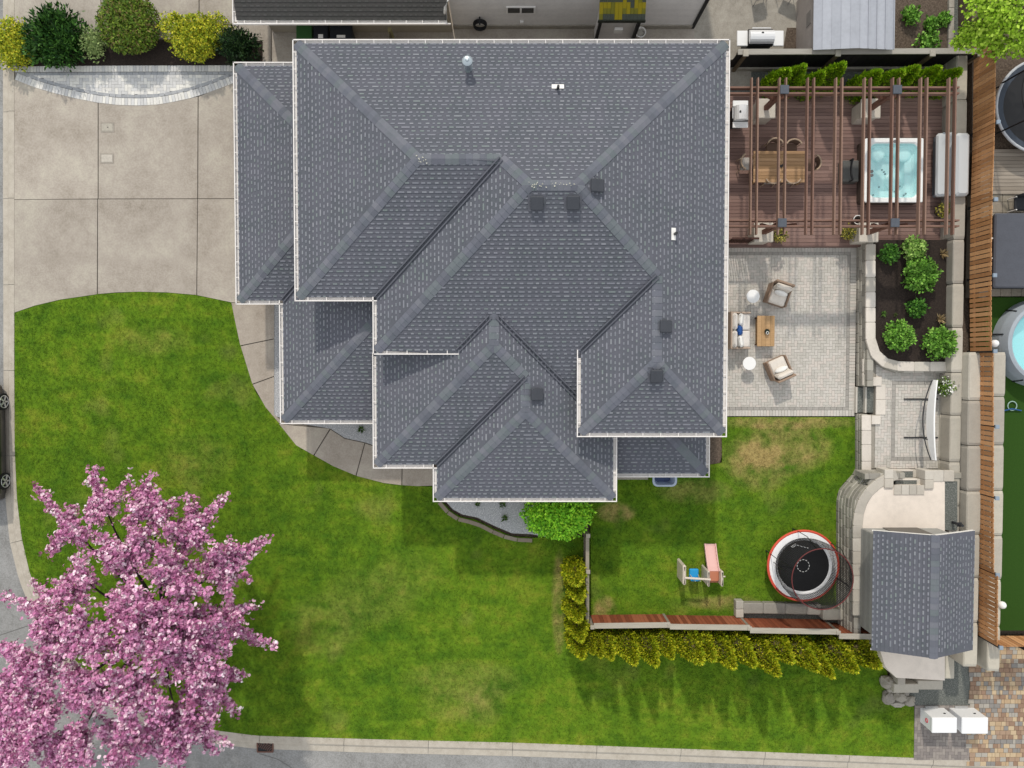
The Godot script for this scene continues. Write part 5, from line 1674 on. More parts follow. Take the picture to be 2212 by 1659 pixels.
func build_toys() -> void:
	# trampoline
	var c := at(1735, 1222, 0.5)
	var t := thing("trampoline", "round black trampoline with white pad, red rim and dark net enclosure on the lawn", "trampoline", Vector3(c.x, 0, c.z))
	var red := pmat(Color(0.62, 0.085, 0.05), 0.5)
	lpart(t, Transform3D(Basis(), c), "mat", pmat(Color(0.014, 0.014, 0.016), 0.75), func(m): m.lathe(Vector3.ZERO, [Vector2(0, -0.02), Vector2(1.02, -0.02), Vector2(1.02, 0.0), Vector2(0, -0.005)], 48))
	lpart(t, Transform3D(Basis(), c), "pad", gmat(Color(0.8, 0.8, 0.82), 0.6, "soft", 1.0), func(m): m.lathe(Vector3.ZERO, [Vector2(1.0, 0.01), Vector2(1.31, -0.01), Vector2(1.34, 0.0), Vector2(1.31, 0.035), Vector2(1.05, 0.05), Vector2(1.0, 0.01)], 48))
	lpart(t, Transform3D(Basis(), c), "rim", red, func(m): m.torus(Vector3(0, 0.0, 0), 1.365, 0.05, 0.045, 48))
	for k in 12:
		var a := TAU * k / 12
		var dr := Vector3(cos(a), 0, sin(a))
		lpart(t, Transform3D(Basis(), c), "print_dash", M.white, func(m): m.box(dr * 0.235 + Vector3(0, 0.004, 0), Vector3(0.075, 0.004, 0.022), Basis(Vector3(-dr.z, 0, dr.x), Vector3.UP, -dr)))
	var poles := 6
	for k in poles:
		var a := TAU * k / poles + 0.35
		var dr := Vector3(cos(a), 0, sin(a))
		tubepart("pole", M.black, t, [c + dr * 1.38 + Vector3(0, -0.3, 0), c + dr * 1.38 + Vector3(0, 0.9, 0), c + dr * 1.12 + Vector3(0, 1.73, 0)], 0.014)
		tubepart("leg", M.dark_metal, t, [c + dr * 1.33, Vector3(c.x + dr.x * 1.36, 0.02, c.z + dr.z * 1.36)], 0.024)
	lpart(t, Transform3D(Basis(), c), "top_ring", pmat(Color(0.12, 0.025, 0.025), 0.5), func(m): m.torus(Vector3(0, 1.73, 0), 1.12, 0.02, 0.02, 48))
	# the net: real strands, upright and round
	lpart(t, Transform3D(Basis(), c), "net", pmat(Color(0.02, 0.02, 0.022), 0.9), func(m):
		var prof := [Vector2(1.1, 0.04), Vector2(1.18, 0.45), Vector2(1.22, 0.9), Vector2(1.18, 1.35), Vector2(1.11, 1.72)]
		for k in 130:
			var a := TAU * k / 130
			var d := Vector3(cos(a), 0, sin(a))
			var w := Vector3(-sin(a), 0, cos(a)) * 0.013
			for i in 4:
				var p: Vector3 = d * prof[i].x + Vector3(0, prof[i].y, 0)
				var q: Vector3 = d * prof[i + 1].x + Vector3(0, prof[i + 1].y, 0)
				m.quad_out(p - w, p + w, q + w, q - w, Vector3(0, 0.9, 0))
		for i in 4:
			for j in 6:
				var f := (j + 0.5) / 6.0
				var r := lerpf(prof[i].x, prof[i + 1].x, f)
				var y := lerpf(prof[i].y, prof[i + 1].y, f)
				for k in 48:
					var a := TAU * k / 48
					var b := TAU * (k + 1) / 48
					var p := Vector3(cos(a) * r, y, sin(a) * r)
					var q := Vector3(cos(b) * r, y, sin(b) * r)
					m.quad_out(p, q, q + Vector3(0, 0.022, 0), p + Vector3(0, 0.022, 0), Vector3(0, y, 0)))
	tubepart("net_zip", M.black, t, [c + Vector3(-1.16, 0.03, -0.15), c + Vector3(-1.22, 0.8, -0.16), c + Vector3(-1.1, 1.7, -0.15)], 0.014)
	var hoop := at(1716, 1180, 0.6)
	var h := thing("toy_hoop", "small white backboard lying on the trampoline mat", "toy", Vector3(hoop.x, 0.52, hoop.z))
	bevpart("board", M.white_plastic, h, Vector3(hoop.x, 0.54, hoop.z), Vector3(0.22, 0.04, 0.09), 0.015, Basis(Vector3.UP, 0.5))
	tubepart("arm", M.white_plastic, h, [Vector3(hoop.x + 0.08, 0.55, hoop.z - 0.04), Vector3(hoop.x + 0.55, 0.57, hoop.z + 0.08)], 0.016)
	# slide and swing
	var s := at(1520, 1238)
	t = thing("slide_swing_set", "toddler play set with pink slide and blue swing seat on the lawn", "play set", s)
	var pink := pmat(ph(236, 190, 184), 0.4)
	var coral := pmat(ph(204, 130, 100), 0.45)
	var ivory := pmat(ph(226, 214, 200), 0.45)
	var sx := at(1541, 1240, 0.6)
	sx.y = 0
	lpart(t, Transform3D(), "slide", pink, func(m):
		var pts := []
		for k in 8:
			var q := k / 7.0
			pts.append(Vector3(sx.x, lerpf(0.62, 0.06, pow(q, 0.8)), sx.z - 0.12 - q * 0.92))
		for k in 7:
			var w := Vector3(0.2, 0, 0)
			m.quad_out(pts[k] - w, pts[k] + w, pts[k + 1] + w, pts[k + 1] - w, pts[k] - Vector3(0, 3, 0))
			for e in [-1, 1]:
				m.box((pts[k] + pts[k + 1]) / 2 + Vector3(e * 0.21, 0.04, 0), Vector3(0.035, 0.12, pts[k].distance_to(pts[k + 1]) + 0.02), Basis(Vector3.RIGHT, atan2(pts[k].y - pts[k + 1].y, 0.13) * -1.0)))
	bevpart("platform", coral, t, sx + Vector3(0, 0.58, 0.08), Vector3(0.42, 0.08, 0.4), 0.02)
	for k in 3: bevpart("ladder_step", coral, t, sx + Vector3(0, 0.14 + 0.16 * k, 0.42 - 0.05 * k), Vector3(0.42, 0.05, 0.1), 0.01)
	for e in [-1, 1]:
		bevpart("side_panel", ivory, t, sx + Vector3(e * 0.26, 0.46, 0.1), Vector3(0.09, 0.92, 0.62), 0.04)
	var px := at(1475, 1238, 0.7)
	px.y = 0
	bevpart("swing_post", ivory, t, px + Vector3(0, 0.5, 0.0), Vector3(0.13, 1.0, 0.78), 0.05)
	tubepart("swing_beam", ivory, t, [px + Vector3(0, 0.98, 0.1), sx + Vector3(-0.22, 0.98, 0.1)], 0.045)
	var bx := at(1499, 1240, 0.35)
	bx.y = 0
	var seat := bevpart("swing_seat", pmat(Color(0.02, 0.30, 0.62), 0.4), t, bx + Vector3(0, 0.33, 0.0), Vector3(0.36, 0.1, 0.4), 0.03)
	bevpart("seat_back", pmat(Color(0.02, 0.30, 0.62), 0.4), seat, bx + Vector3(0, 0.46, 0.18), Vector3(0.36, 0.28, 0.08), 0.03)
	for e in [-1, 1]: tubepart("rope", ivory, t, [bx + Vector3(e * 0.16, 0.36, 0.02), bx + Vector3(e * 0.1, 0.96, 0.1)], 0.012)
	tubepart("steering_knob", ivory, t, [sx + Vector3(0.28, 0.6, 0.1), sx + Vector3(0.46, 0.6, 0.1)], 0.03)
	# cabinets
	var ch := 0.85
	var k2 := 0
	for q in [[2014, 1550.5, 2067.6, 1584, "white utility cabinet with a small red ring mark"], [2078.5, 1550.5, 2134.8, 1585.8, "plain white utility cabinet beside the coloured paver drive"]]:
		var a := at(q[0], q[1], ch)
		var b := at(q[2], q[3], ch)
		var m := (a + b) / 2
		t = thing("utility_cabinet", q[4], "cabinet", Vector3(m.x, 0.02, m.z), "utility cabinets")
		var wm := pmat(Color(0.76, 0.77, 0.79), 0.5)
		bevpart("body", wm, t, Vector3(m.x, ch / 2 - 0.02, m.z), Vector3(b.x - a.x - 0.03, ch - 0.08, b.z - a.z - 0.03), 0.012)
		bevpart("lid", wm, t, Vector3(m.x, ch - 0.04, m.z), Vector3(b.x - a.x, 0.08, b.z - a.z), 0.025)
		boxpart("base_lip", gmat(ph(180, 180, 180), 0.8), t, Vector3(m.x - 0.05, 0.05, a.z - 0.03), Vector3(0.5, 0.06, 0.08))
		boxpart("hinge", M.dark_metal, t, Vector3(m.x + 0.2, 0.5, a.z - 0.0), Vector3(0.08, 0.05, 0.02))
		if k2 == 0:
			var rg := MB.new()
			rg.torus(Vector3(a.x + 0.008, 0.46, m.z - 0.0), 0.07, 0.018, 0.012, 20, Basis(Vector3.BACK, PI / 2))
			part(rg, "red_ring_mark", pmat(Color(0.6, 0.02, 0.05), 0.5), t)
		k2 += 1
	# storm drain
	var dp := at(573, 1612, -0.07)
	t = thing("storm_drain", "rusty slotted storm drain grate in the kerb", "drain", dp)
	boxpart("pit", M.black, t, dp + Vector3(0, -0.004, 0), Vector3(0.6, 0.02, 0.42))
	var rust := gmat(ph(122, 92, 82), 0.9, "rough", 0.5)
	for q in [[0, -0.22, 0.64, 0.05], [0, 0.22, 0.64, 0.05], [-0.31, 0, 0.05, 0.42], [0.31, 0, 0.05, 0.42]]:
		boxpart("frame", rust, t, dp + Vector3(q[0], 0.016, q[1]), Vector3(q[2], 0.03, q[3]))
	for k in 8:
		var path := []
		for j in 6:
			var a := lerpf(PI * 1.02, PI * 1.48, j / 5.0)
			var rr := 0.14 + k * 0.078
			var pp := Vector3(0.36 + cos(a) * rr, 0.018, 0.26 + sin(a) * rr)
			if absf(pp.x) < 0.29 and absf(pp.z) < 0.2: path.append(dp + pp)
		if path.size() > 1: tubepart("bar", rust, t, path, 0.016)
	# boulders
	var bm := [gmat(ph(168, 162, 152), 0.9, "grain", 0.8), gmat(ph(182, 176, 166), 0.9, "grain", 0.8), gmat(ph(158, 152, 144), 0.9, "grain", 0.8)]
	var names := ["rounded boulder standing alone at the pad corner", "flat grey boulder at the top of the boulder cluster", "large grey boulder on the lawn side of the cluster", "middle boulder of the cluster below the pad", "long pale boulder at the lawn foot of the cluster", "narrow boulder against the concrete block", "grey boulder beside the gravel patch"]
	var i := 0
	for q in [[1917, 1472, 0.3, 0.26, 0.3], [1930, 1489, 0.27, 0.2, 0.16], [1919, 1507, 0.25, 0.3, 0.2], [1941, 1502, 0.3, 0.2, 0.3], [1940, 1521, 0.3, 0.13, 0.16], [1955, 1491, 0.17, 0.24, 0.22], [1964, 1514, 0.24, 0.22, 0.2]]:
		var p := at(q[0], q[1], 0.1)
		p.y = 0
		t = thing("boulder", names[i], "boulder", p, "boulders at the pad corner")
		var m := MB.new()
		m.ellipsoid(Vector3.ZERO, Vector3.ONE, Basis(), 16)
		var nz := FastNoiseLite.new()
		nz.seed = 40 + i; nz.frequency = 0.9
		for k in m.v.size():
			var d := m.v[k]
			var f := 1.0 + nz.get_noise_3dv(d) * 0.55
			m.v[k] = p + Vector3(clampf(d.x * f, -0.92, 0.92) * q[2], clampf(d.y * f, -0.5, 0.8) * q[4] + q[4] * 0.35, clampf(d.z * f, -0.92, 0.92) * q[3])
		for k in range(0, m.v.size(), 3):
			var nn := (m.v[k + 2] - m.v[k]).cross(m.v[k + 1] - m.v[k]).normalized()
			for j in 3: m.n[k + j] = nn
		part(m, "stone", bm[i % 3], t)
		i += 1

func build_shed() -> void:
	var eh := 2.9
	var a := at(1886, 1146, eh)
	var b := at(1886, 1404, eh)
	var e := at(2103, 1280, eh)
	var t := thing("garden_shed", "garden shed with a grey shingled gable roof on the concrete pad", "shed", Vector3((a.x + e.x) / 2, PAD, (a.z + b.z) / 2))
	PITCH = 0.41
	roof_planes = []
	tabs = []
	var xr := (a.x + e.x) / 2
	face(t, [Vector2(a.x, a.z), Vector2(a.x, b.z), Vector2(xr, b.z), Vector2(xr, a.z)], eh)
	face(t, [Vector2(e.x, a.z), Vector2(e.x, b.z), Vector2(xr, b.z), Vector2(xr, a.z)], eh)
	pieces(t, "shingle", tabs, [M.tab_a, M.tab_b, M.tab_c, M.tab_d], 300)
	caps = []
	var rh := eh + PITCH * (xr - a.x)
	cap_row(Vector3(xr, rh, b.z), Vector3(xr, rh, a.z), Vector3(-PITCH, 1, 0).normalized(), Vector3(PITCH, 1, 0).normalized(), 0.15)
	flush_caps(t)
	PITCH = 0.34
	var sid := gmat(ph(172, 172, 168), 0.8, "soft", 2.0)
	var sid2 := gmat(ph(164, 164, 160), 0.8, "soft", 2.0)
	var x0 := a.x + 0.36
	var x1 := e.x - 0.36
	var z0 := a.z + 0.3
	var z1 := b.z - 0.3
	var list := []
	var k := 0
	var y := PAD
	while y < eh - 0.05:
		for x in [x0, x1]: list.append(piece(Vector3(x, y + 0.09, (z0 + z1) / 2), Vector3(0.03, 0.172, z1 - z0), k % 2))
		for z in [z0, z1]: list.append(piece(Vector3((x0 + x1) / 2, y + 0.09, z), Vector3(x1 - x0 - 0.032, 0.172, 0.03), k % 2))
		y += 0.18
		k += 1
	pieces(t, "siding_board", list, [sid, sid2], 300)
	for z in [z0, z1]:
		var mb := MB.new()
		mb.quad_out(Vector3(x0, eh - 0.1, z), Vector3(x1, eh - 0.1, z), Vector3(xr, rh - 0.06, z), Vector3(xr, rh - 0.06, z), Vector3(xr, eh, (z0 + z1) / 2))
		part(mb, "gable", sid, t)
	for z in [a.z + 0.01, b.z - 0.01]:
		for s in [[a.x, xr], [e.x, xr]]:
			var f := Vector3(s[0], eh - 0.07, z)
			var g := Vector3(s[1], rh - 0.07, z)
			var d := (g - f).normalized()
			var mb := MB.new()
			mb.box((f + g) / 2, Vector3(f.distance_to(g), 0.12, 0.025), Basis(d, Vector3.BACK.cross(d), Vector3.BACK))
			part(mb, "barge_board", M.white, t)
	var dm := MB.new()
	dm.box(Vector3((x0 + x1) / 2, PAD + 0.85, z0 - 0.03), Vector3(1.3, 1.6, 0.04))
	part(dm, "door", gmat(ph(120, 116, 110), 0.8), t)
	# frame left of the shed and a post in the pebble strip
	var fr := thing("downpipe", "dark downpipe standing in the pebble strip behind the shed", "pipe", at(2060, 1130, PAD))
	var fp := at(2058, 1128, PAD)
	tubepart("pipe", M.dark_metal, fr, [fp, fp + Vector3(0, 0.6, 0)], 0.05)
	bevpart("bracket", M.dark_metal, fr, fp + Vector3(0, 0.4, 0), Vector3(0.16, 0.06, 0.16), 0.01)

func build_car() -> void:
	var wa := at(2, 868, 0.33)
	var wb := at(3, 1040, 0.33)
	var x1 := wa.x + 0.02
	var cz := (wa.z + wb.z) / 2
	var wl := (wb.z - wa.z) / 2
	var o := Vector3(x1 - 0.92, -0.1, cz)
	var t := thing("parked_car", "black car with silver wheels parked at the kerb", "car", o)
	var black := pmat(Color(0.006, 0.006, 0.007), 0.12, 0.0, 0.6)
	black.clearcoat_enabled = true
	black.clearcoat = 0.8
	var glass := pmat(Color(0.01, 0.012, 0.014), 0.05, 0.0, 0.6)
	# cross-sections along z: z, half width at sill, at belt, height of belt, roof half width, roof height
	var sec := [[-2.32, 0.62, 0.66, 0.62, 0.5, 0.66], [-2.15, 0.8, 0.82, 0.78, 0.62, 0.84], [-1.5, 0.88, 0.9, 0.92, 0.7, 0.98], [-0.85, 0.9, 0.92, 0.96, 0.76, 1.04], [-0.2, 0.9, 0.92, 0.97, 0.64, 1.5], [0.5, 0.9, 0.92, 0.98, 0.63, 1.54], [1.3, 0.9, 0.92, 1.0, 0.61, 1.48], [2.0, 0.88, 0.9, 1.0, 0.66, 1.12], [2.25, 0.82, 0.84, 0.9, 0.66, 0.95], [2.34, 0.68, 0.7, 0.72, 0.6, 0.76]]
	var loops := []
	for q in sec:
		var l := []
		for p in [[q[1], 0.22], [q[2], 0.5], [q[2], q[3]], [q[4] + 0.02, q[5] - 0.05], [q[4] * 0.6, q[5]], [-q[4] * 0.6, q[5]], [-q[4] - 0.02, q[5] - 0.05], [-q[2], q[3]], [-q[2], 0.5], [-q[1], 0.22]]:
			l.append(o + Vector3(p[0], p[1], q[0]))
		loops.append(l)
	var mb := MB.new()
	var gl := MB.new()
	for i in loops.size() - 1:
		for k in 10:
			var j := (k + 1) % 10
			var dst := gl if (k in [2, 6] and i >= 3 and i <= 6) else mb
			dst.quad_out(loops[i][k], loops[i][j], loops[i + 1][j], loops[i + 1][k], o + Vector3(0, 0.7, (sec[i][0] + sec[i + 1][0]) / 2))
	for l in [loops[0], loops[-1]]:
		for k in range(1, 9): mb.tri_out(l[0], l[k], l[k + 1], o + Vector3(0, 0.6, 0))
	part(mb, "body", black, t)
	part(gl, "side_window", glass, t)
	var tyre := pmat(Color(0.015, 0.015, 0.016), 0.8)
	var rim := pmat(Color(0.6, 0.61, 0.63), 0.3, 0.6)
	for w in [[1, wa.z], [1, wb.z], [-1, wa.z], [-1, wb.z]]:
		var c := Vector3(o.x + w[0] * 0.86, 0.24, w[1])
		var ax := Basis(Vector3.BACK, -w[0] * PI / 2)
		var wm := MB.new()
		wm.lathe(c, [Vector2(0.22, -0.1), Vector2(0.33, -0.09), Vector2(0.345, 0.0), Vector2(0.33, 0.09), Vector2(0.25, 0.1), Vector2(0.0, 0.06)], 28, ax)
		var wh := part(wm, "wheel", tyre, t)
		for k in 5:
			var a := TAU * k / 5
			var rm := MB.new()
			rm.box(c + ax * (Vector3(cos(a) * 0.13, 0.1, sin(a) * 0.13)), Vector3(0.24, 0.03, 0.06), ax * Basis(Vector3.UP, -a))
			part(rm, "spoke", rim, wh)
		var rr := MB.new()
		rr.torus(c + ax * Vector3(0, 0.095, 0), 0.235, 0.018, 0.02, 24, ax)
		part(rr, "rim", rim, wh)
	for s in [-1, 1]:
		bevpart("headlight", pmat(Color(0.7, 0.72, 0.74), 0.1), t, o + Vector3(s * 0.62, 0.66, -2.25), Vector3(0.3, 0.14, 0.12), 0.03)
		bevpart("mirror", black, t, o + Vector3(s * 1.0, 1.02, -0.55), Vector3(0.18, 0.12, 0.1), 0.03)
# ---------------------------------------------------------------- plants
func leaf_mat(rough := 0.6) -> StandardMaterial3D:
	var m := pmat(Color.WHITE, rough, 0.0, 0.3)
	m.backlight = Color(0.45, 0.45, 0.3)
	return m

func one_leaf(mb: MB, p: Vector3, dir: Vector3, ln: float, wd: float, face_n := Vector3.ZERO) -> void:
	var r := face_n if face_n != Vector3.ZERO else Vector3(rng.randf_range(-1, 1), rng.randf_range(-1, 1), rng.randf_range(-1, 1))
	var s := dir.cross(r).normalized() * wd
	var m := p + dir * ln * 0.45
	mb.tri(p, m - s, p + dir * ln)
	mb.tri(p, p + dir * ln, m + s)

func leaf_cloud(mb: MB, c: Vector3, r: Vector3, n: int, ln: float, cols: Array, sd: int, lump := 0.22, up := 0.4, slim := 0.32) -> void:
	var nz := FastNoiseLite.new()
	nz.seed = sd; nz.frequency = 1.3; nz.fractal_octaves = 2
	for i in n:
		var d := Vector3(rng.randfn(), rng.randfn(), rng.randfn()).normalized()
		if d.y < -0.55: d.y = -d.y
		var f := (1.0 + nz.get_noise_3dv(d * 1.6 + c) * lump * 2.0) * pow(rng.randf(), 0.16)
		var p := c + d * r * f
		var nn := ((d / r).normalized() + Vector3(rng.randf_range(-0.7, 0.7), rng.randf_range(-0.2, 0.9), rng.randf_range(-0.7, 0.7))).normalized()
		var tn := nn.cross(Vector3(rng.randfn(), rng.randfn(), rng.randfn())).normalized()
		var dir := (tn + nn * rng.randf_range(0.0, 0.5) + Vector3(0, up * 0.5, 0) + d * up).normalized()
		var cc: Color = cols[rng.randi() % cols.size()]
		mb.col = vary(cc, 0.28)
		one_leaf(mb, p, dir, ln * rng.randf_range(0.6, 1.25), ln * slim, nn)

func leafy(t: Node3D, called: String, c: Vector3, r: Vector3, n: int, ln: float, cols: Array) -> void:
	var mb := MB.new()
	leaf_cloud(mb, c, r, n, ln, cols, rng.randi() % 999)
	part(mb, called, M.leaf, t)

func shrub(called: String, label: String, u: float, v: float, base_y: float, r: Vector3, n: int, ln: float, cols: Array, group := "", lump := 0.2, up := 0.4, slim := 0.32, cat := "shrub") -> Node3D:
	var c := at(u, v, base_y + r.y)
	var t := thing(called, label, cat, Vector3(c.x, base_y, c.z), group)
	var mb := MB.new()
	mb.col = vary(cols[0], 0.1)
	var core := MB.new()
	core.col = cols[0]
	core.ellipsoid(c, r * 0.72)
	var st := MB.new()
	st.col = Color(0.06, 0.045, 0.03)
	for k in 5:
		var a := TAU * k / 5
		st.tube([Vector3(c.x, base_y, c.z), c + Vector3(cos(a) * r.x * 0.4, -r.y * 0.1, sin(a) * r.z * 0.4)], 0.03, 0.012, 5)
	part(st, "stem", M.bark, t)
	part(core, "inner_foliage", M.leaf, t)
	leaf_cloud(mb, c, r, n, ln, cols, rng.randi() % 999, lump, up, slim)
	part(mb, "foliage", M.leaf, t)
	return t

func cedar_mesh(h: float, r: float, sd: int) -> ArrayMesh:
	# upright feathery sprays in lumps on a narrow cone
	var mb := MB.new()
	var nz := FastNoiseLite.new()
	nz.seed = sd; nz.frequency = 2.4
	var cols := [ph(124, 130, 24, 0.5), ph(138, 140, 30, 0.5), ph(106, 120, 24, 0.5), ph(148, 144, 40, 0.5), ph(96, 112, 24, 0.5)]
	for i in 3800:
		var q := rng.randf()
		var a := rng.randf() * TAU
		var prof := pow(minf(1.0, (1.0 - q) * 1.5 + 0.01), 0.75) if q > 0.12 else 0.78 + q * 1.8
		var lumpy := 1.0 + nz.get_noise_3d(cos(a) * 0.8, q * 3.2, sin(a) * 0.8) * 0.5
		var rad := r * prof * lumpy * pow(rng.randf(), 0.18)
		var d := Vector3(cos(a), 0, sin(a))
		var p := d * rad + Vector3(0, 0.06 + q * h * 0.93, 0)
		var dir := (d * rng.randf_range(0.4, 1.0) + Vector3(rng.randf_range(-0.4, 0.4), rng.randf_range(0.6, 1.3), rng.randf_range(-0.4, 0.4))).normalized()
		mb.col = vary(cols[rng.randi() % cols.size()], 0.25)
		one_leaf(mb, p, dir, rng.randf_range(0.08, 0.16), 0.034, (d + Vector3(rng.randf_range(-0.7, 0.7), rng.randf_range(-0.2, 0.7), rng.randf_range(-0.7, 0.7))).normalized())
	return mb.mesh()

func build_cedars() -> void:
	var meshes := []
	for k in 5: meshes.append(cedar_mesh(1.0 * 2.4, [0.41, 0.44, 0.38, 0.42, 0.4][k], 60 + k))
	var trunk := MB.new()
	trunk.tube([Vector3.ZERO, Vector3(0, 1.2, 0), Vector3(0, 2.2, 0)], 0.06, 0.01, 6)
	var core := MB.new()
	core.lathe(Vector3.ZERO, [Vector2(0.12, 0.1), Vector2(0.2, 0.5), Vector2(0.19, 1.0), Vector2(0.1, 1.6), Vector2(0.0, 2.0)], 8)
	var cm := core.mesh()
	var tm := trunk.mesh()
	var low := "yellowish green cedar, %s from the fence corner, below the low red fence"
	var rowt := [[1282, 1413, 2.2, 0.72, low], [1299, 1420, 2.25, 0.75, low], [1322, 1425, 2.35, 0.85, low], [1372, 1435, 2.5, 1.0, low], [1418, 1438, 2.55, 1.0, low], [1453, 1422, 2.3, 0.9, low], [1516, 1432, 2.45, 1.15, low], [1543, 1427, 2.3, 1.0, low], [1587, 1444, 2.55, 1.0, low], [1631, 1439, 2.5, 1.05, low], [1683, 1459, 2.75, 1.1, low], [1713, 1431, 2.3, 1.0, low], [1768, 1448, 2.5, 1.15, low], [1802, 1464, 2.7, 0.9, low], [1852, 1451, 2.5, 1.15, low], [1902, 1442, 2.35, 1.15, low]]
	var side := "yellowish green cedar, %s from the round bush, along the weathered cross fence"
	for q in [[1248, 1262, 2.0, 1.0], [1254, 1300, 2.1, 0.95], [1250, 1342, 2.15, 0.95], [1256, 1384, 2.2, 1.0], [1258, 1422, 2.3, 1.0]]: rowt.append([q[0], q[1], q[2], q[3], side])
	var upper := "bright green cedar, %s from the house, between pergola and dark screen fence"
	for q in [[1705, 150, 2.2, 0.95], [1739, 141, 2.35, 0.95], [1780, 155, 2.2, 0.85], [1825, 137, 2.4, 1.0], [1903, 153, 2.3, 1.0], [1953, 152, 2.25, 0.9], [1986, 144, 2.35, 1.0], [2033, 144, 2.3, 0.85], [2077, 150, 2.2, 0.95]]: rowt.append([q[0], q[1], q[2], q[3], upper])
	var leafm: StandardMaterial3D = M.leaf
	var leafg := leaf_mat()
	leafg.albedo_color = Color(0.84, 1.0, 0.9)
	var i := 0
	var cnt := {}
	for q in rowt:
		if q[4] != upper: q[2] *= 1.17
		var p := at(q[0], q[1], q[2])
		p.y = 0.0
		var grp: String = {low: "cedars below the low fence", side: "cedars along the cross fence", upper: "cedars behind the pergola"}[q[4]]
		cnt[q[4]] = cnt.get(q[4], 0) + 1
		var ord: String = ["first", "second", "third", "fourth", "fifth", "sixth", "seventh", "eighth", "ninth", "tenth", "eleventh", "twelfth", "thirteenth", "fourteenth", "fifteenth", "sixteenth"][cnt[q[4]] - 1]
		var t := thing("cedar_tree", q[4] % ord, "cedar", p, grp)
		var s: float = q[2] / 2.4
		for w in [["trunk", tm, M.bark], ["inner_branches", cm, M.dead_leaf], ["crown", meshes[i % 5], leafg if q[4] == upper else leafm]]:
			var o := MeshInstance3D.new()
			o.mesh = w[1]
			o.material_override = w[2]
			o.name = w[0]
			o.transform = Transform3D(Basis(Vector3.UP, i * 1.7).scaled(Vector3(q[3], s, q[3])), Vector3.ZERO)
			t.add_child(o)
		i += 1

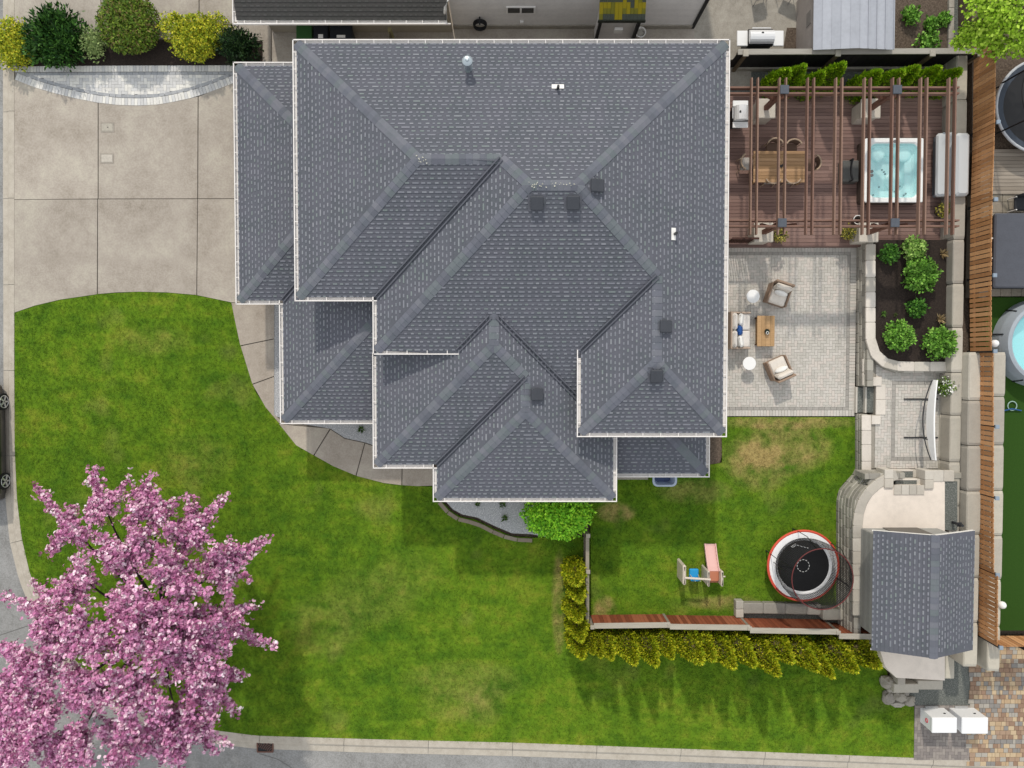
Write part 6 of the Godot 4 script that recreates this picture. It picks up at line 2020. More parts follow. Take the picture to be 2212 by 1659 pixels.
func build_shrubs() -> void:
	var gold := [ph(156, 158, 36, 0.8), ph(132, 144, 34, 0.8), ph(176, 172, 52, 0.8), ph(106, 124, 34, 0.8)]
	var dark := [ph(36, 66, 26, 0.72), ph(50, 84, 32, 0.72), ph(28, 52, 24, 0.72), ph(62, 96, 40, 0.72)]
	var olive := [ph(88, 104, 34, 0.72), ph(74, 98, 34, 0.72), ph(104, 96, 56, 0.72), ph(66, 88, 30, 0.72), ph(96, 116, 40, 0.72)]
	var grey := [ph(104, 122, 72, 0.72), ph(84, 104, 58, 0.72), ph(126, 140, 90, 0.72)]
	var bed := MB.new()
	bed.slab(ats([36, 88, 300, 84, 566, 88, 566, 139, 36, 143], 0.05), 0.15)
	ground(bed, "shrub_bed", M.mulch)
	shrub("golden_shrub", "rounded golden yellow shrub beside the dark spiky conifer at the kerb", 30, 97, 0.03, Vector3(0.72, 0.4, 0.9), 2600, 0.11, gold, "shrubs beside the driveway")
	shrub("spiky_conifer", "dark green spiky conifer shrub between golden and grey-green shrubs", 122, 84, 0.03, Vector3(1.05, 0.5, 1.02), 3400, 0.2, dark, "shrubs beside the driveway", 0.3, 0.9, 0.2)
	shrub("small_shrub", "small grey-green shrub between the spiky conifer and the big ball shrub", 204, 94, 0.03, Vector3(0.42, 0.42, 0.6), 900, 0.1, grey, "shrubs beside the driveway", 0.35)
	shrub("ball_shrub", "big olive and brown clipped ball shrub above the paved crescent", 279, 50, 0.03, Vector3(1.12, 0.66, 1.12), 5600, 0.12, olive, "shrubs beside the driveway", 0.06)
	var t := shrub("golden_shrub", "wide golden shrub in several mounds near the garage", 425, 80, 0.03, Vector3(0.8, 0.65, 0.8), 2600, 0.11, gold, "shrubs beside the driveway", 0.14)
	for q in [[380, 62, 0.55, 0.5, 0.5], [470, 68, 0.55, 0.55, 0.6], [415, 100, 0.75, 0.45, 0.5], [428, 92, 0.5, 0.72, 0.45]]:
		leafy(t, "foliage_mound", at(q[0], q[1], 0.6), Vector3(q[2], q[3], q[4]), 1300, 0.1, gold)
	shrub("dark_shrub", "nearly black-green conifer shrub at the garage corner", 516, 102, 0.03, Vector3(0.72, 0.6, 0.55), 1800, 0.16, [ph(22, 40, 20, 0.72), ph(34, 56, 28, 0.72), ph(18, 32, 18, 0.72), ph(52, 74, 40, 0.72)], "shrubs beside the driveway", 0.35, 0.7, 0.22)
	# big bush under the front gable
	var bright := [ph(96, 150, 34, 0.62), ph(112, 164, 40, 0.62), ph(80, 130, 30, 0.62), ph(132, 174, 46, 0.62)]
	shrub("round_bush", "big bright green rounded bush against the house front", 1204, 1112, 0.0, Vector3(1.33, 0.9, 0.92), 5200, 0.13, bright, "", 0.07)
	# planting bed
	var mid := [ph(88, 132, 48, 0.85), ph(104, 152, 56, 0.85), ph(72, 110, 42, 0.85), ph(126, 168, 74, 0.85)]
	var vari := [ph(118, 150, 70, 0.72), ph(150, 176, 100, 0.72), ph(90, 124, 54, 0.72)]
	var dkg := [ph(56, 96, 34, 0.72), ph(74, 116, 44, 0.72), ph(44, 76, 30, 0.72)]
	for q in [[1921, 548, 0.32, 420, dkg, "sparse dark green shrub at the pergola corner of the mulch bed"], [1974, 538, 0.38, 800, vari, "pale variegated shrub in the mulch bed"], [1989, 592, 0.58, 1700, mid, "largest bright green shrub in the mulch bed, beside the variegated one"], [1980, 665, 0.32, 450, dkg, "small leafy shrub in the middle of the mulch bed"], [1941, 726, 0.5, 1200, mid, "bright green shrub at the rounded corner of the mulch bed"], [2030, 741, 0.54, 1400, mid, "bright green shrub against the block wall in the mulch bed"]]:
		shrub("garden_shrub", q[5], q[0], q[1], BED, Vector3(q[2], q[2] * 0.62, q[2]), q[3], 0.12, q[4], "shrubs in the mulch bed", 0.24, 0.5, 0.38)
	for q in [[1908, 678, "tiny green seedling near the kerb side of the mulch bed", 0.16, ph(80, 112, 50, 0.72)], [1933, 680, "sparse green seedling in the mulch bed", 0.11, ph(84, 96, 56, 0.72)], [2030, 690, "tuft of dry tan grass in the mulch bed", 0.26, ph(150, 132, 100, 0.72)], [2036, 548, "dry grass tuft near the pergola end of the mulch bed", 0.24, ph(140, 122, 90, 0.72)], [1962, 705, "small dull green seedling between two bright shrubs", 0.1, ph(92, 98, 60, 0.72)]]:
		tuft("grass_tuft", q[2], at(q[0], q[1], BED), q[3], q[4])
	# pebble bed plants
	for q in [[780, 927, "small dark plant in the pebbles beside the walkway", 0.2], [1032, 1089, "small plant in the pebble bed near the house corner", 0.16], [1085, 1089, "small plant in the pebble bed under the gutter", 0.2], [1090, 1119, "small plant in the pebble bed beside its edging", 0.2]]:
		tuft("pebble_plant", q[2], at(q[0], q[1], 0.02), q[3], ph(62, 88, 30, 0.72))
	# neighbour's mulch plants
	for q in [[1967, 33, "leafy green plant in the neighbour's soil bed near the metal roof", 0.3], [2011, 52, "smaller green plant in the neighbour's soil bed", 0.2], [2039, 41, "green plant beside the neighbour's concrete strip", 0.2], [2005, 89, "bright green plant beside the fence rail in the soil bed", 0.38]]:
		shrub("bed_plant", q[2], q[0], q[1], 0.02, Vector3(q[3], q[3] * 0.6, q[3]), 300, 0.13, mid, "plants in the neighbour's bed", 0.4, 0.5, 0.4, "plant")

func tuft(called: String, label: String, p: Vector3, r: float, c: Color) -> void:
	var t := thing(called, label, "plant", p)
	var mb := MB.new()
	for k in 46:
		var a := rng.randf() * TAU
		var d := Vector3(cos(a), rng.randf_range(0.5, 1.6), sin(a)).normalized()
		mb.col = vary(c, 0.3)
		one_leaf(mb, p + Vector3(cos(a), 0, sin(a)) * r * 0.2 * rng.randf(), d, r * rng.randf_range(0.6, 1.2), r * 0.09)
	part(mb, "leaves", M.leaf, t)

# ---------------------------------------------------------------- cherry in blossom
func blossom_mesh() -> MB:
	# a pom-pom cluster: a few double flowers, each a cup of petals
	var mb := MB.new()
	for f in 3:
		var fd := Vector3(rng.randfn(), absf(rng.randfn()) * 0.9, rng.randfn()).normalized()
		var fc := fd * 0.06
		var x := fd.cross(Vector3.UP if absf(fd.y) < 0.9 else Vector3.RIGHT).normalized()
		var y := fd.cross(x)
		for k in 5:
			var a := TAU * k / 5 + f
			var o := (x * cos(a) + y * sin(a))
			var s := (x * -sin(a) + y * cos(a)) * 0.028
			var tip := fc + o * 0.056 + fd * 0.03
			mb.tri(fc, tip - s, tip + s)
	return mb

func build_cherry() -> void:
	var outline := PackedVector2Array()
	for q in [[70, 1040], [130, 1070], [175, 1075], [195, 1010], [212, 1005], [235, 1060], [255, 1045], [290, 1020], [340, 1020], [350, 1060], [400, 1065], [440, 1080], [490, 1065], [495, 1095], [470, 1140], [545, 1160], [585, 1160], [560, 1200], [545, 1245], [525, 1280], [560, 1310], [540, 1360], [525, 1410], [535, 1460], [510, 1490], [520, 1550], [500, 1560], [505, 1615], [440, 1640], [420, 1680], [-60, 1690], [-60, 1470], [0, 1450], [0, 1385], [60, 1330], [45, 1300], [75, 1250], [130, 1225], [120, 1195], [150, 1180], [105, 1130], [120, 1110], [75, 1060]]: outline.append(Vector2(q[0], q[1]))
	var root := at(420, 1290)
	root = at(395, 1300)
	root.y = 0.0
	var t := thing("cherry_tree", "big cherry tree in full pink blossom on the lawn at the street corner", "cherry tree", root)
	var wood := MB.new()
	wood.tube([root + Vector3(0, -0.1, 0), root + Vector3(0.02, 0.6, 0.02), root + Vector3(-0.05, 1.5, 0.05)], 0.24, 0.17, 10)
	part(wood, "trunk", M.cherry_bark, t)
	var fork := root + Vector3(-0.05, 1.45, 0.05)
	# limbs towards nodes spread through the crown
	var nodes := []
	var limbs := MB.new()
	for q in [[150, 1130, 4.2], [220, 1080, 4.0], [330, 1100, 4.0], [420, 1140, 3.8], [480, 1220, 3.6], [470, 1330, 3.4], [450, 1450, 3.6], [380, 1540, 3.6], [280, 1580, 3.9], [170, 1590, 4.2], [90, 1540, 4.3], [90, 1440, 4.4], [120, 1340, 4.5], [180, 1250, 4.8], [280, 1200, 5.0], [370, 1250, 5.0], [380, 1380, 5.0], [300, 1470, 5.1], [200, 1480, 5.2], [190, 1380, 5.4], [290, 1320, 5.7], [340, 1320, 5.4], [330, 1360, 5.6]]:
		var e := at(q[0], q[1], q[2])
		nodes.append(e)
		var m := fork.lerp(e, 0.5) + Vector3(rng.randf_range(-0.2, 0.2), 0.25, rng.randf_range(-0.2, 0.2))
		limbs.tube([fork, fork.lerp(m, 0.5) + Vector3(0, 0.1, 0), m, m.lerp(e, 0.5) + Vector3(0, 0.08, 0), e], 0.075, 0.02, 6)
	part(limbs, "limbs", M.cherry_bark, t)
	var pts := []
	var twigs := MB.new()
	var tries := 0
	var made := 0
	var n := outline.size()
	var mid := Vector2(280, 1370)
	# twigs that reach the spiky outline, then the ones inside
	var ends := []
	for k in 40: ends.append([Vector2(100 + rng.randfn() * 70, 1500 + rng.randfn() * 80), rng.randf_range(3.6, 5.0)])
	for k in 26: ends.append([Vector2(340 + rng.randfn() * 38, 1325 + rng.randfn() * 38), rng.randf_range(4.6, 6.0)])
	for q in [[75, 1045], [90, 1055], [205, 1008], [200, 1020], [282, 1030], [330, 1022], [340, 1055], [405, 1068], [425, 1080], [492, 1068], [480, 1080], [582, 1162], [572, 1168], [560, 1185], [545, 1250], [540, 1320], [555, 1310], [530, 1365], [572, 1394], [600, 1394], [532, 1455], [525, 1470], [512, 1545], [500, 1530], [502, 1612], [470, 1628], [395, 1650], [350, 1650], [270, 1655], [190, 1655], [20, 1650], [5, 1590], [0, 1540], [2, 1460], [0, 1390], [12, 1395], [48, 1308], [62, 1300], [70, 1250], [105, 1192], [125, 1180], [125, 1120], [120, 1195], [212, 1010]]:
		ends.append([Vector2(q[0], q[1]), 3.1 + rng.randf() * 0.9])
	var core := Geometry2D.offset_polygon(outline, -20.0)[0]
	while made < 860 and tries < 14000:
		tries += 1
		var q := Vector2(rng.randf_range(-60, 590), rng.randf_range(1000, 1690))
		if not Geometry2D.is_point_in_polygon(q, core): continue
		var r := ((q - mid) / Vector2(310, 340)).length()
		# a gap where the photograph shows the limbs and pale leaves
		if q.distance_to(Vector2(285, 1185)) < 16 or q.distance_to(Vector2(265, 1075)) < 14: continue
		ends.append([q, lerpf(6.2, 3.4, clampf(r * r, 0, 1)) + rng.randf_range(-0.9, 0.5)])
		made += 1
	for e in ends:
		var tip := at(e[0].x, e[0].y, e[1])
		var best: Vector3 = fork
		var bd := 1e9
		for q in nodes:
			var d: float = q.distance_to(tip) + (0.8 if q.y > tip.y + 0.6 else 0.0)
			if d < bd: bd = d; best = q
		var m := best.lerp(tip, 0.55) + Vector3(rng.randf_range(-0.15, 0.15), rng.randf_range(-0.1, 0.2), rng.randf_range(-0.15, 0.15))
		twigs.tube([best, m, tip], 0.018, 0.006, 5)
		var path := [best.lerp(m, 0.25), m, tip]
		var len0: float = path[0].distance_to(m) + m.distance_to(tip)
		for k in int(len0 / 0.021):
			var q := k * 0.021 / len0
			var p: Vector3 = (path[0].lerp(m, q * 2.0) if q < 0.5 else m.lerp(tip, q * 2.0 - 1.0))
			pts.append(p + Vector3(rng.randfn(), rng.randfn() * 0.7 + 0.4, rng.randfn()) * 0.06)
			if rng.randf() < 0.3: pts.append(p + Vector3(rng.randfn(), rng.randfn() * 0.7, rng.randfn()) * 0.15)
	part(twigs, "twigs", M.cherry_bark, t)
	var cols := [ph(218, 158, 196, 0.98), ph(202, 136, 178, 0.98), ph(234, 190, 214, 0.98), ph(180, 110, 154, 0.98), ph(244, 222, 232, 0.98), ph(208, 146, 186, 0.98), ph(154, 90, 128, 0.98)]
	var crown := MB.new()
	var kinds := []
	for k in 4: kinds.append(blossom_mesh())
	var cc := PackedColorArray()
	for p in pts:
		var b: MB = kinds[rng.randi() % 4]
		var rot := Basis(Vector3.UP, rng.randf() * TAU).rotated(Vector3.RIGHT, rng.randf_range(-0.5, 0.5))
		crown.v.append_array(Transform3D(rot.scaled(Vector3.ONE * rng.randf_range(0.48, 0.98)), p) * b.v)
		crown.n.append_array(Transform3D(rot, Vector3.ZERO) * b.n)
		cc.resize(b.v.size())
		cc.fill(vary(cols[rng.randi() % cols.size()], 0.2))
		crown.c.append_array(cc)
	part(crown, "crown", M.petal, t)
	# young leaves, bronze and pale green
	var lv := MB.new()
	for i in 1500:
		var p: Vector3 = pts[rng.randi() % pts.size()]
		lv.col = vary(pick([ph(120, 88, 60), ph(140, 150, 80), ph(104, 74, 50)]), 0.2)
		one_leaf(lv, p, Vector3(rng.randfn(), rng.randfn(), rng.randfn()).normalized(), 0.1, 0.025)
	for q in [[288, 1180], [300, 1195], [262, 1078], [238, 1120], [205, 1085]]:
		for i in 60:
			lv.col = vary(ph(186, 196, 110), 0.2)
			one_leaf(lv, at(q[0] + rng.randfn() * 7, q[1] + rng.randfn() * 7, 3.0), Vector3(rng.randfn(), absf(rng.randfn()), rng.randfn()).normalized(), 0.12, 0.035)
	part(lv, "young_leaves", M.leaf, t)

func build_lime_tree() -> void:
	var root := at(2075, 70, 0.9)
	var t := thing("lime_tree", "lime green leafy tree overhanging the boundary fence", "tree", root)
	var w := MB.new()
	w.tube([root, root + Vector3(0.3, 1.6, -0.2), root + Vector3(0.9, 2.8, -0.5)], 0.12, 0.06, 8)
	var f := root + Vector3(0.9, 2.8, -0.5)
	part(w, "trunk", M.bark, t)
	var cr := MB.new()
	var br := MB.new()
	var cols := [ph(150, 184, 54, 0.85), ph(166, 194, 74, 0.85), ph(122, 156, 42, 0.85), ph(138, 176, 46, 0.85)]
	for q in [[2090, 70, 2.6, 0.3], [2112, 88, 2.7, 0.35], [2145, 96, 2.6, 0.42], [2180, 62, 3.4, 0.55], [2142, 42, 3.4, 0.45], [2112, 12, 3.3, 0.4], [2198, 98, 2.8, 0.4], [2210, 20, 3.8, 0.7], [2168, 8, 3.8, 0.6], [2240, 70, 3.4, 0.7], [2074, 92, 2.2, 0.25], [2125, 66, 2.9, 0.3], [2165, 40, 3.2, 0.4]]:
		var c := at(q[0], q[1], q[2])
		br.tube([f, f.lerp(c, 0.5) + Vector3(0, 0.2, 0), c], 0.035, 0.01, 5)
		leaf_cloud(cr, c, Vector3(q[3], q[3] * 0.55, q[3]), int(480 * q[3] / 0.6), 0.14, cols, int(q[0]), 0.5, 0.3, 0.36)
	part(br, "branches", M.bark, t)
	part(cr, "crown", M.leaf, t)
# ---------------------------------------------------------------- neighbours
func build_neighbours() -> void:
	var house := thing("neighbour_house", "pale sided neighbouring house with a dark shingled garage roof and white gutter", "house", Vector3(-2, 0, -16))
	# garage roof, rising away from the eave
	var gh := 2.35
	var a := at(511, 44, gh)
	var b := at(965, 47, gh)
	var keep: Material = M.shingle
	M.shingle = tmat(TX.shingle, 4.0, 0.93, Color(0.075, 0.072, 0.07))
	tabs = []
	roof_planes = []
	PITCH = 0.4
	face(house, [Vector2(a.x, a.z), Vector2(b.x, a.z), Vector2(b.x, a.z - 6.0), Vector2(a.x, a.z - 6.0)], gh)
	M.shingle = keep
	var td := [tmat(TX.shingle, 3.0, 0.93, Color(0.10, 0.098, 0.096)), tmat(TX.shingle, 3.0, 0.93, Color(0.088, 0.086, 0.084))]
	var kept := []
	for q in tabs:
		q.m = q.m % 2
		if q.t.origin.z > a.z - 1.2: kept.append(q)
	pieces(house, "shingle", kept, td, 200)
	PITCH = 0.34
	gutter(house, Vector3(a.x, gh, a.z), Vector3(b.x, gh, a.z), Vector3(0, 0, 1), M.gutter, [])
	gutter(house, Vector3(a.x, gh, a.z - 6), Vector3(a.x, gh, a.z), Vector3(-1, 0, 0), M.gutter, [])
	var beige := gmat(ph(176, 168, 154), 0.85, "soft", 3.0)
	var gx := at(592, 90).x
	var gw := boxpart("garage_wall", beige, house, Vector3((gx + b.x) / 2, gh / 2, a.z - 0.75), Vector3(b.x - gx, gh - 0.02, 0.2))
	boxpart("garage_side_wall", beige, house, Vector3(gx, gh / 2, a.z - 3.5), Vector3(0.2, gh - 0.02, 5.2))
	boxpart("soffit", M.white, house, Vector3((a.x + b.x) / 2, gh - 0.05, a.z - 0.4), Vector3(b.x - a.x, 0.02, 0.8))
	# downpipe with its elbow at the roof end
	var dp := at(962, 8, gh + 0.9)
	var d2 := at(961, 42, gh + 0.1)
	tubepart("downpipe", M.white, house, [dp + Vector3(0.5, 0.35, -0.3), dp + Vector3(0.12, 0.2, -0.05), dp + Vector3(0, 0.05, 0.15), d2 + Vector3(0, 0.05, -0.2)], 0.045)
	# tall side wall of lap siding
	var zb := at(1200, 60).z
	var x0 := b.x + 0.05
	var x1 := at(1493, 60).x
	var sid := [gmat(Color(0.72, 0.70, 0.69), 0.7, "soft", 3.0), gmat(Color(0.70, 0.68, 0.67), 0.7, "soft", 3.0)]
	var list := []
	for k in 26:
		list.append(piece(Vector3((x0 + x1) / 2, 0.25 + k * 0.2 + 0.1, zb - 0.03), Vector3(x1 - x0, 0.205, 0.03), k % 2, Basis(Vector3.RIGHT, -0.09)))
	pieces(house, "siding_board", list, sid, 300)
	boxpart("foundation", M.concrete, house, Vector3((x0 + x1) / 2, 0.12, zb), Vector3(x1 - x0, 0.26, 0.1))
	boxpart("wall", beige, house, Vector3((x0 + x1) / 2, 2.7, zb - 2.5), Vector3(x1 - x0 - 0.04, 5.4, 4.88))
	boxpart("corner_trim", M.black, house, Vector3(x1 + 0.05, 2.7, zb - 0.02), Vector3(0.12, 5.4, 0.12))
	# cellar window
	var wc := Vector3(at(1125, 20, 1.45).x, 1.42, zb + 0.0)
	var win := boxpart("window", M.white, house, wc, Vector3(1.08, 0.46, 0.07))
	for s in [-1, 1]: boxpart("pane", pmat(Color(0.02, 0.022, 0.024), 0.08, 0.0, 0.6), win, wc + Vector3(s * 0.255, 0, 0.035), Vector3(0.44, 0.36, 0.01))
	# bump-out with a mossy roof
	var bz := at(1340, 40, 2.4).z
	var bx0 := at(1297, 40, 2.4).x + 0.06
	var bx1 := at(1392, 40, 2.4).x - 0.1
	var bo := boxpart("bump_out", gmat(Color(0.72, 0.70, 0.69), 0.7, "soft", 3.0), house, Vector3((bx0 + bx1) / 2, 1.2, (bz + zb) / 2 - 0.1), Vector3(bx1 - bx0, 2.38, zb - bz + 0.2) * Vector3(1, 1, -1))
	for x in [bx0, bx1]: boxpart("trim", M.black, bo, Vector3(x, 1.2, bz - 0.1), Vector3(0.1, 2.3, 0.14))
	boxpart("fascia", gmat(ph(62, 66, 58), 0.8), bo, Vector3((bx0 + bx1) / 2, 2.36, bz + 0.08), Vector3(bx1 - bx0 + 0.28, 0.16, 0.04))
	var mz := FastNoiseLite.new()
	mz.seed = 7; mz.frequency = 2.6; mz.fractal_octaves = 3
	var rl := []
	var rm := [gmat(ph(84, 90, 82), 0.9, "rough", 0.6), gmat(ph(168, 152, 40), 0.95, "rough", 0.4), gmat(ph(132, 128, 50), 0.95, "rough", 0.4)]
	for j in 6:
		for i in 12:
			var px := lerpf(bx0 - 0.12, bx1 + 0.12, (i + 0.5) / 12)
			var pz := bz + 0.05 - j * 0.17 - 0.08
			var mo := mz.get_noise_2d(px, pz) + (0.45 if j in [1, 2] else -0.25)
			rl.append(piece(Vector3(px, 2.47 + j * 0.055, pz), Vector3((bx1 - bx0 + 0.24) / 12 - 0.006, 0.02 + (0.02 if mo > 0 else 0.0), 0.19), 0 if mo < 0.0 else (1 if mo > 0.2 else 2), Basis(Vector3.RIGHT, 0.3)))
	pieces(house, "mossy_shingle", rl, rm, 300)
	var lamp := Vector3((bx0 + bx1) / 2, 1.55, bz + 0.02)
	boxpart("dryer_vent", M.white, house, lamp, Vector3(0.3, 0.26, 0.1))
	boxpart("wall_vent", M.white, house, Vector3(at(1127, 50, 0.5).x, 0.5, zb + 0.03), Vector3(0.14, 0.14, 0.08))
	# hose on the wall, bins, pot
	var hp := at(1037, 56, 0.55)
	var t := thing("garden_hose", "black garden hose coiled on the neighbour's wall", "hose", Vector3(hp.x, 0.02, zb + 0.2))
	for k in 3:
		var hm := MB.new()
		hm.torus(Vector3(hp.x, 0.62, zb + 0.14 + k * 0.05), 0.24 - k * 0.01, 0.03, 0.03, 24, Basis(Vector3.RIGHT, PI / 2 - 0.2))
		part(hm, "coil", M.black, t)
	tubepart("hanger", M.dark_metal, t, [Vector3(hp.x, 0.85, zb - 0.02), Vector3(hp.x, 0.85, zb + 0.28)], 0.03)
	for q in [[657, 70, pmat(ph(52, 98, 50), 0.5), "green wheeled bin under the neighbour's gutter", 0.55], [693, 70, pmat(ph(34, 38, 46), 0.5), "dark wheeled bin with a square white label", 0.5], [737, 70, pmat(ph(38, 42, 50), 0.5), "wide dark wheeled bin with a pale strip label", 0.8]]:
		var p := at(q[0], q[1], 1.0)
		p.y = 0.0
		t = thing("wheeled_bin", q[3], "bin", p, "wheeled bins by the neighbour's garage")
		var mb := MB.new()
		var w: float = q[4]
		loft(mb, [rrect(w * 0.8, 0.44, 0.05, 0.02), rrect(w, 0.56, 0.06, 0.95)], false, Vector3(0, 0.5, 0))
		for k in mb.v.size(): mb.v[k] += p
		part(mb, "body", q[2], t)
		bevpart("lid", q[2], t, p + Vector3(0, 0.99, 0.0), Vector3(w + 0.04, 0.08, 0.64), 0.03)
		tubepart("handle", q[2], t, [p + Vector3(-w * 0.4, 0.96, -0.33), p + Vector3(w * 0.4, 0.96, -0.33)], 0.025)
		if w != 0.55: boxpart("label_plate", M.white, t, p + Vector3(0, 1.035, 0.16), Vector3(0.18 if w == 0.5 else 0.32, 0.006, 0.15 if w == 0.5 else 0.1))
	var pp := at(1384, 69, 0.3)
	t = thing("round_pot", "small white round pot beside the bump-out of the neighbour's wall", "pot", Vector3(pp.x, 0, pp.z))
	lpart(t, Transform3D(Basis(), Vector3(pp.x, 0, pp.z)), "pot", M.white, func(m): m.lathe(Vector3.ZERO, [Vector2(0.13, 0), Vector2(0.2, 0.26), Vector2(0.21, 0.3), Vector2(0.17, 0.3), Vector2(0.15, 0.2), Vector2(0, 0.2)], 20))
	lpart(t, Transform3D(Basis(), Vector3(pp.x, 0, pp.z)), "lid", gmat(ph(190, 186, 178), 0.8), func(m): m.lathe(Vector3(0, 0.2, 0), [Vector2(0.15, 0), Vector2(0.1, 0.05), Vector2(0, 0.06)], 16))
	var gp := at(843, 68, 0.8)
	t = thing("gate_post", "pale wooden gate post in the passage between the houses", "post", Vector3(gp.x, 0, gp.z))
	boxpart("post", gmat(ph(176, 170, 130), 0.9, "wood", 1.0), t, Vector3(gp.x, 0.5, gp.z), Vector3(0.12, 1.0, 0.12))
	for k in 6: boxpart("board", gmat(ph(120, 112, 90), 0.9, "wood", 1.0), t, Vector3(gp.x, 0.48, gp.z + 0.13 + k * 0.13), Vector3(0.03, 0.9, 0.12))
	# neighbour's back garden
	var mb := MB.new()
	mb.slab(ats([1500, -120, 1728, -120, 1728, 70, 1700, 112, 1500, 140], 0.0), 0.1)
	ground(mb, "neighbour_patio", M.concrete)
	mb = MB.new()
	mb.slab(ats([1700, 60, 1745, 60, 1745, 118, 1690, 118], 0.01), 0.1)
	ground(mb, "bark_patch", M.soil)
	mb = MB.new()
	mb.slab(ats([1745, -120, 2048, -120, 2048, 140, 1745, 140], 0.02), 0.1)
	ground(mb, "soil_bed", M.soil)
	mb = MB.new()
	mb.slab(ats([1570, 140, 2066, 140, 2066, 206, 1570, 206], 0.0), 0.1)
	ground(mb, "hedge_bed", M.darkgravel)
	bevpart("stepping_slab", M.concrete, self, at(1600, 170, 0.03), Vector3(0.8, 0.06, 0.75), 0.01).set_meta("kind", "structure")
	var cs := thing("concrete_strip", "long pale concrete kerb strip beside the neighbour's soil bed", "kerb", at(2070, 50))
	list = []
	var z := at(2066, -120, 0.1).z
	while z < at(2066, 112, 0.1).z:
		list.append(piece(Vector3(at(2054, 60, 0.1).x, 0.05, z + 0.6), Vector3(0.2, 0.16, 1.18), 0))
		z += 1.2
	pieces(cs, "kerb_stone", list, [M.concrete], 300)
	mb = MB.new()
	mb.slab(ats([2060, -120, 2110, -120, 2110, 112, 2060, 112], 0.0), 0.1)
	ground(mb, "gravel_path", M.darkgravel)
	# metal-roofed shed
	var sh := 1.9
	var ra := at(1761, -60, sh)
	var rb := at(1933, 105, sh)
	t = thing("metal_shed", "garden shed with a pale grey ribbed metal roof", "shed", Vector3((ra.x + rb.x) / 2, 0, (ra.z + rb.z) / 2))
	var mt := gmat(ph(186, 190, 200), 0.45, "soft", 3.0)
	var mt2 := gmat(ph(180, 184, 194), 0.45, "soft", 3.0)
	var n := 9
	for i in n:
		var x := lerpf(ra.x, rb.x, (i + 0.5) / n)
		var w := (rb.x - ra.x) / n
		var yy := sh + 0.14 - absf((i + 0.5) / n - 0.53) * 0.3
		boxpart("roof_sheet", mt if i % 2 else mt2, t, Vector3(x, yy - 0.1, (ra.z + rb.z) / 2), Vector3(w - 0.006, 0.02, rb.z - ra.z), Basis(Vector3.BACK, 0.08 if i < 5 else -0.08))
		boxpart("rib", mt2, t, Vector3(x + w / 2, yy - 0.085, (ra.z + rb.z) / 2), Vector3(0.03, 0.035, rb.z - ra.z))
	boxpart("wall", gmat(ph(188, 180, 176), 0.7, "soft", 2.0), t, Vector3((ra.x + rb.x) / 2, 0.88, (ra.z + rb.z) / 2), Vector3(rb.x - ra.x - 0.16, 1.74, rb.z - ra.z - 0.2))
	boxpart("vent_panel", gmat(ph(150, 146, 144), 0.6), t, Vector3(ra.x + 0.075, 1.2, at(1745, 40, 1.2).z), Vector3(0.02, 0.4, 0.5))
	# garden chairs on the neighbour's patio
	for q in [[1640, 6, 0.3], [1690, 2, -0.4]]:
		var p := at(q[0], q[1])
		t = thing("garden_chair", "light metal garden chair on the neighbour's patio" + (", nearer the shed" if q[0] > 1660 else ", farther from the shed"), "chair", p)
		var xf := Transform3D(Basis(Vector3.UP, q[2]), p)
		var gm := pmat(Color(0.4, 0.4, 0.4), 0.4, 0.4)
		lpart(t, xf, "seat", gmat(ph(150, 150, 146), 0.8), func(m): m.bevel(Vector3(0, 0.42, -0.2), Vector3(0.5, 0.05, 0.5), 0.015))
		lpart(t, xf, "backrest", gmat(ph(150, 150, 146), 0.8), func(m): m.bevel(Vector3(0, 0.7, -0.46), Vector3(0.5, 0.5, 0.04), 0.015))
		for s in [[-1, -0.42], [1, -0.42], [-1, 0.05], [1, 0.05]]:
			lpart(t, xf, "leg", gm, func(m): m.tube([Vector3(s[0] * 0.22, 0.42, s[1] * 0.9 - 0.05), Vector3(s[0] * 0.26, 0, s[1])], 0.014))
	# ---- garden beyond the long fence
	mb = MB.new()
	mb.slab(ats([2130, 640, 2400, 640, 2400, 1362, 2130, 1362], NB), 0.9)
	var turf := ground(mb, "neighbour_lawn", gmat(ph(50, 82, 26), 0.95, "rough", 0.8))
	mb = MB.new()
	mb.slab(ats([2100, -120, 2400, -120, 2400, 325, 2100, 325], NB - 0.05), 0.9)
	ground(mb, "neighbour_yard", M.soil)
	var dk := thing("neighbour_deck", "weathered grey plank deck beyond the boundary fence", "deck", at(2200, 370, NB))
	list = []
	var da := at(2120, 322, NB + 0.05)
	var db := at(2400, 412, NB + 0.05)
	z = da.z
	while z < db.z:
		list.append(piece(Vector3((da.x + db.x) / 2, NB + 0.03, z + 0.07), Vector3(db.x - da.x, 0.04, 0.128), rng.randi() % 3))
		z += 0.14
	pieces(dk, "board", list, [gmat(ph(164, 154, 142), 0.85, "wood", 1.2), gmat(ph(154, 144, 132), 0.85, "wood", 1.2), gmat(ph(172, 162, 150), 0.85, "wood", 1.2)], 300)
	var np := place("neighbour_paving")
	list = []
	da = at(2120, 413, NB)
	db = at(2300, 640, NB)
	var x := da.x
	while x < db.x:
		z = da.z
		while z < db.z:
			list.append(piece(Vector3(x + 0.2, NB - 0.03, z + 0.2), Vector3(0.385, 0.06, 0.385), rng.randi() % 2))
			z += 0.4
		x += 0.4
	pieces(np, "paving_stone", list, [gmat(ph(166, 156, 142), 0.9), gmat(ph(156, 148, 134), 0.9)], 300)
	var fbm := MB.new()
	fbm.slab([Vector3(da.x, NB - 0.04, da.z), Vector3(db.x, NB - 0.04, da.z), Vector3(db.x, NB - 0.04, db.z), Vector3(da.x, NB - 0.04, db.z)], 0.8)
	part(fbm, "bedding", M.joint, np)
	# second trampoline
	var tc := at(2252, 230, NB + 0.6)
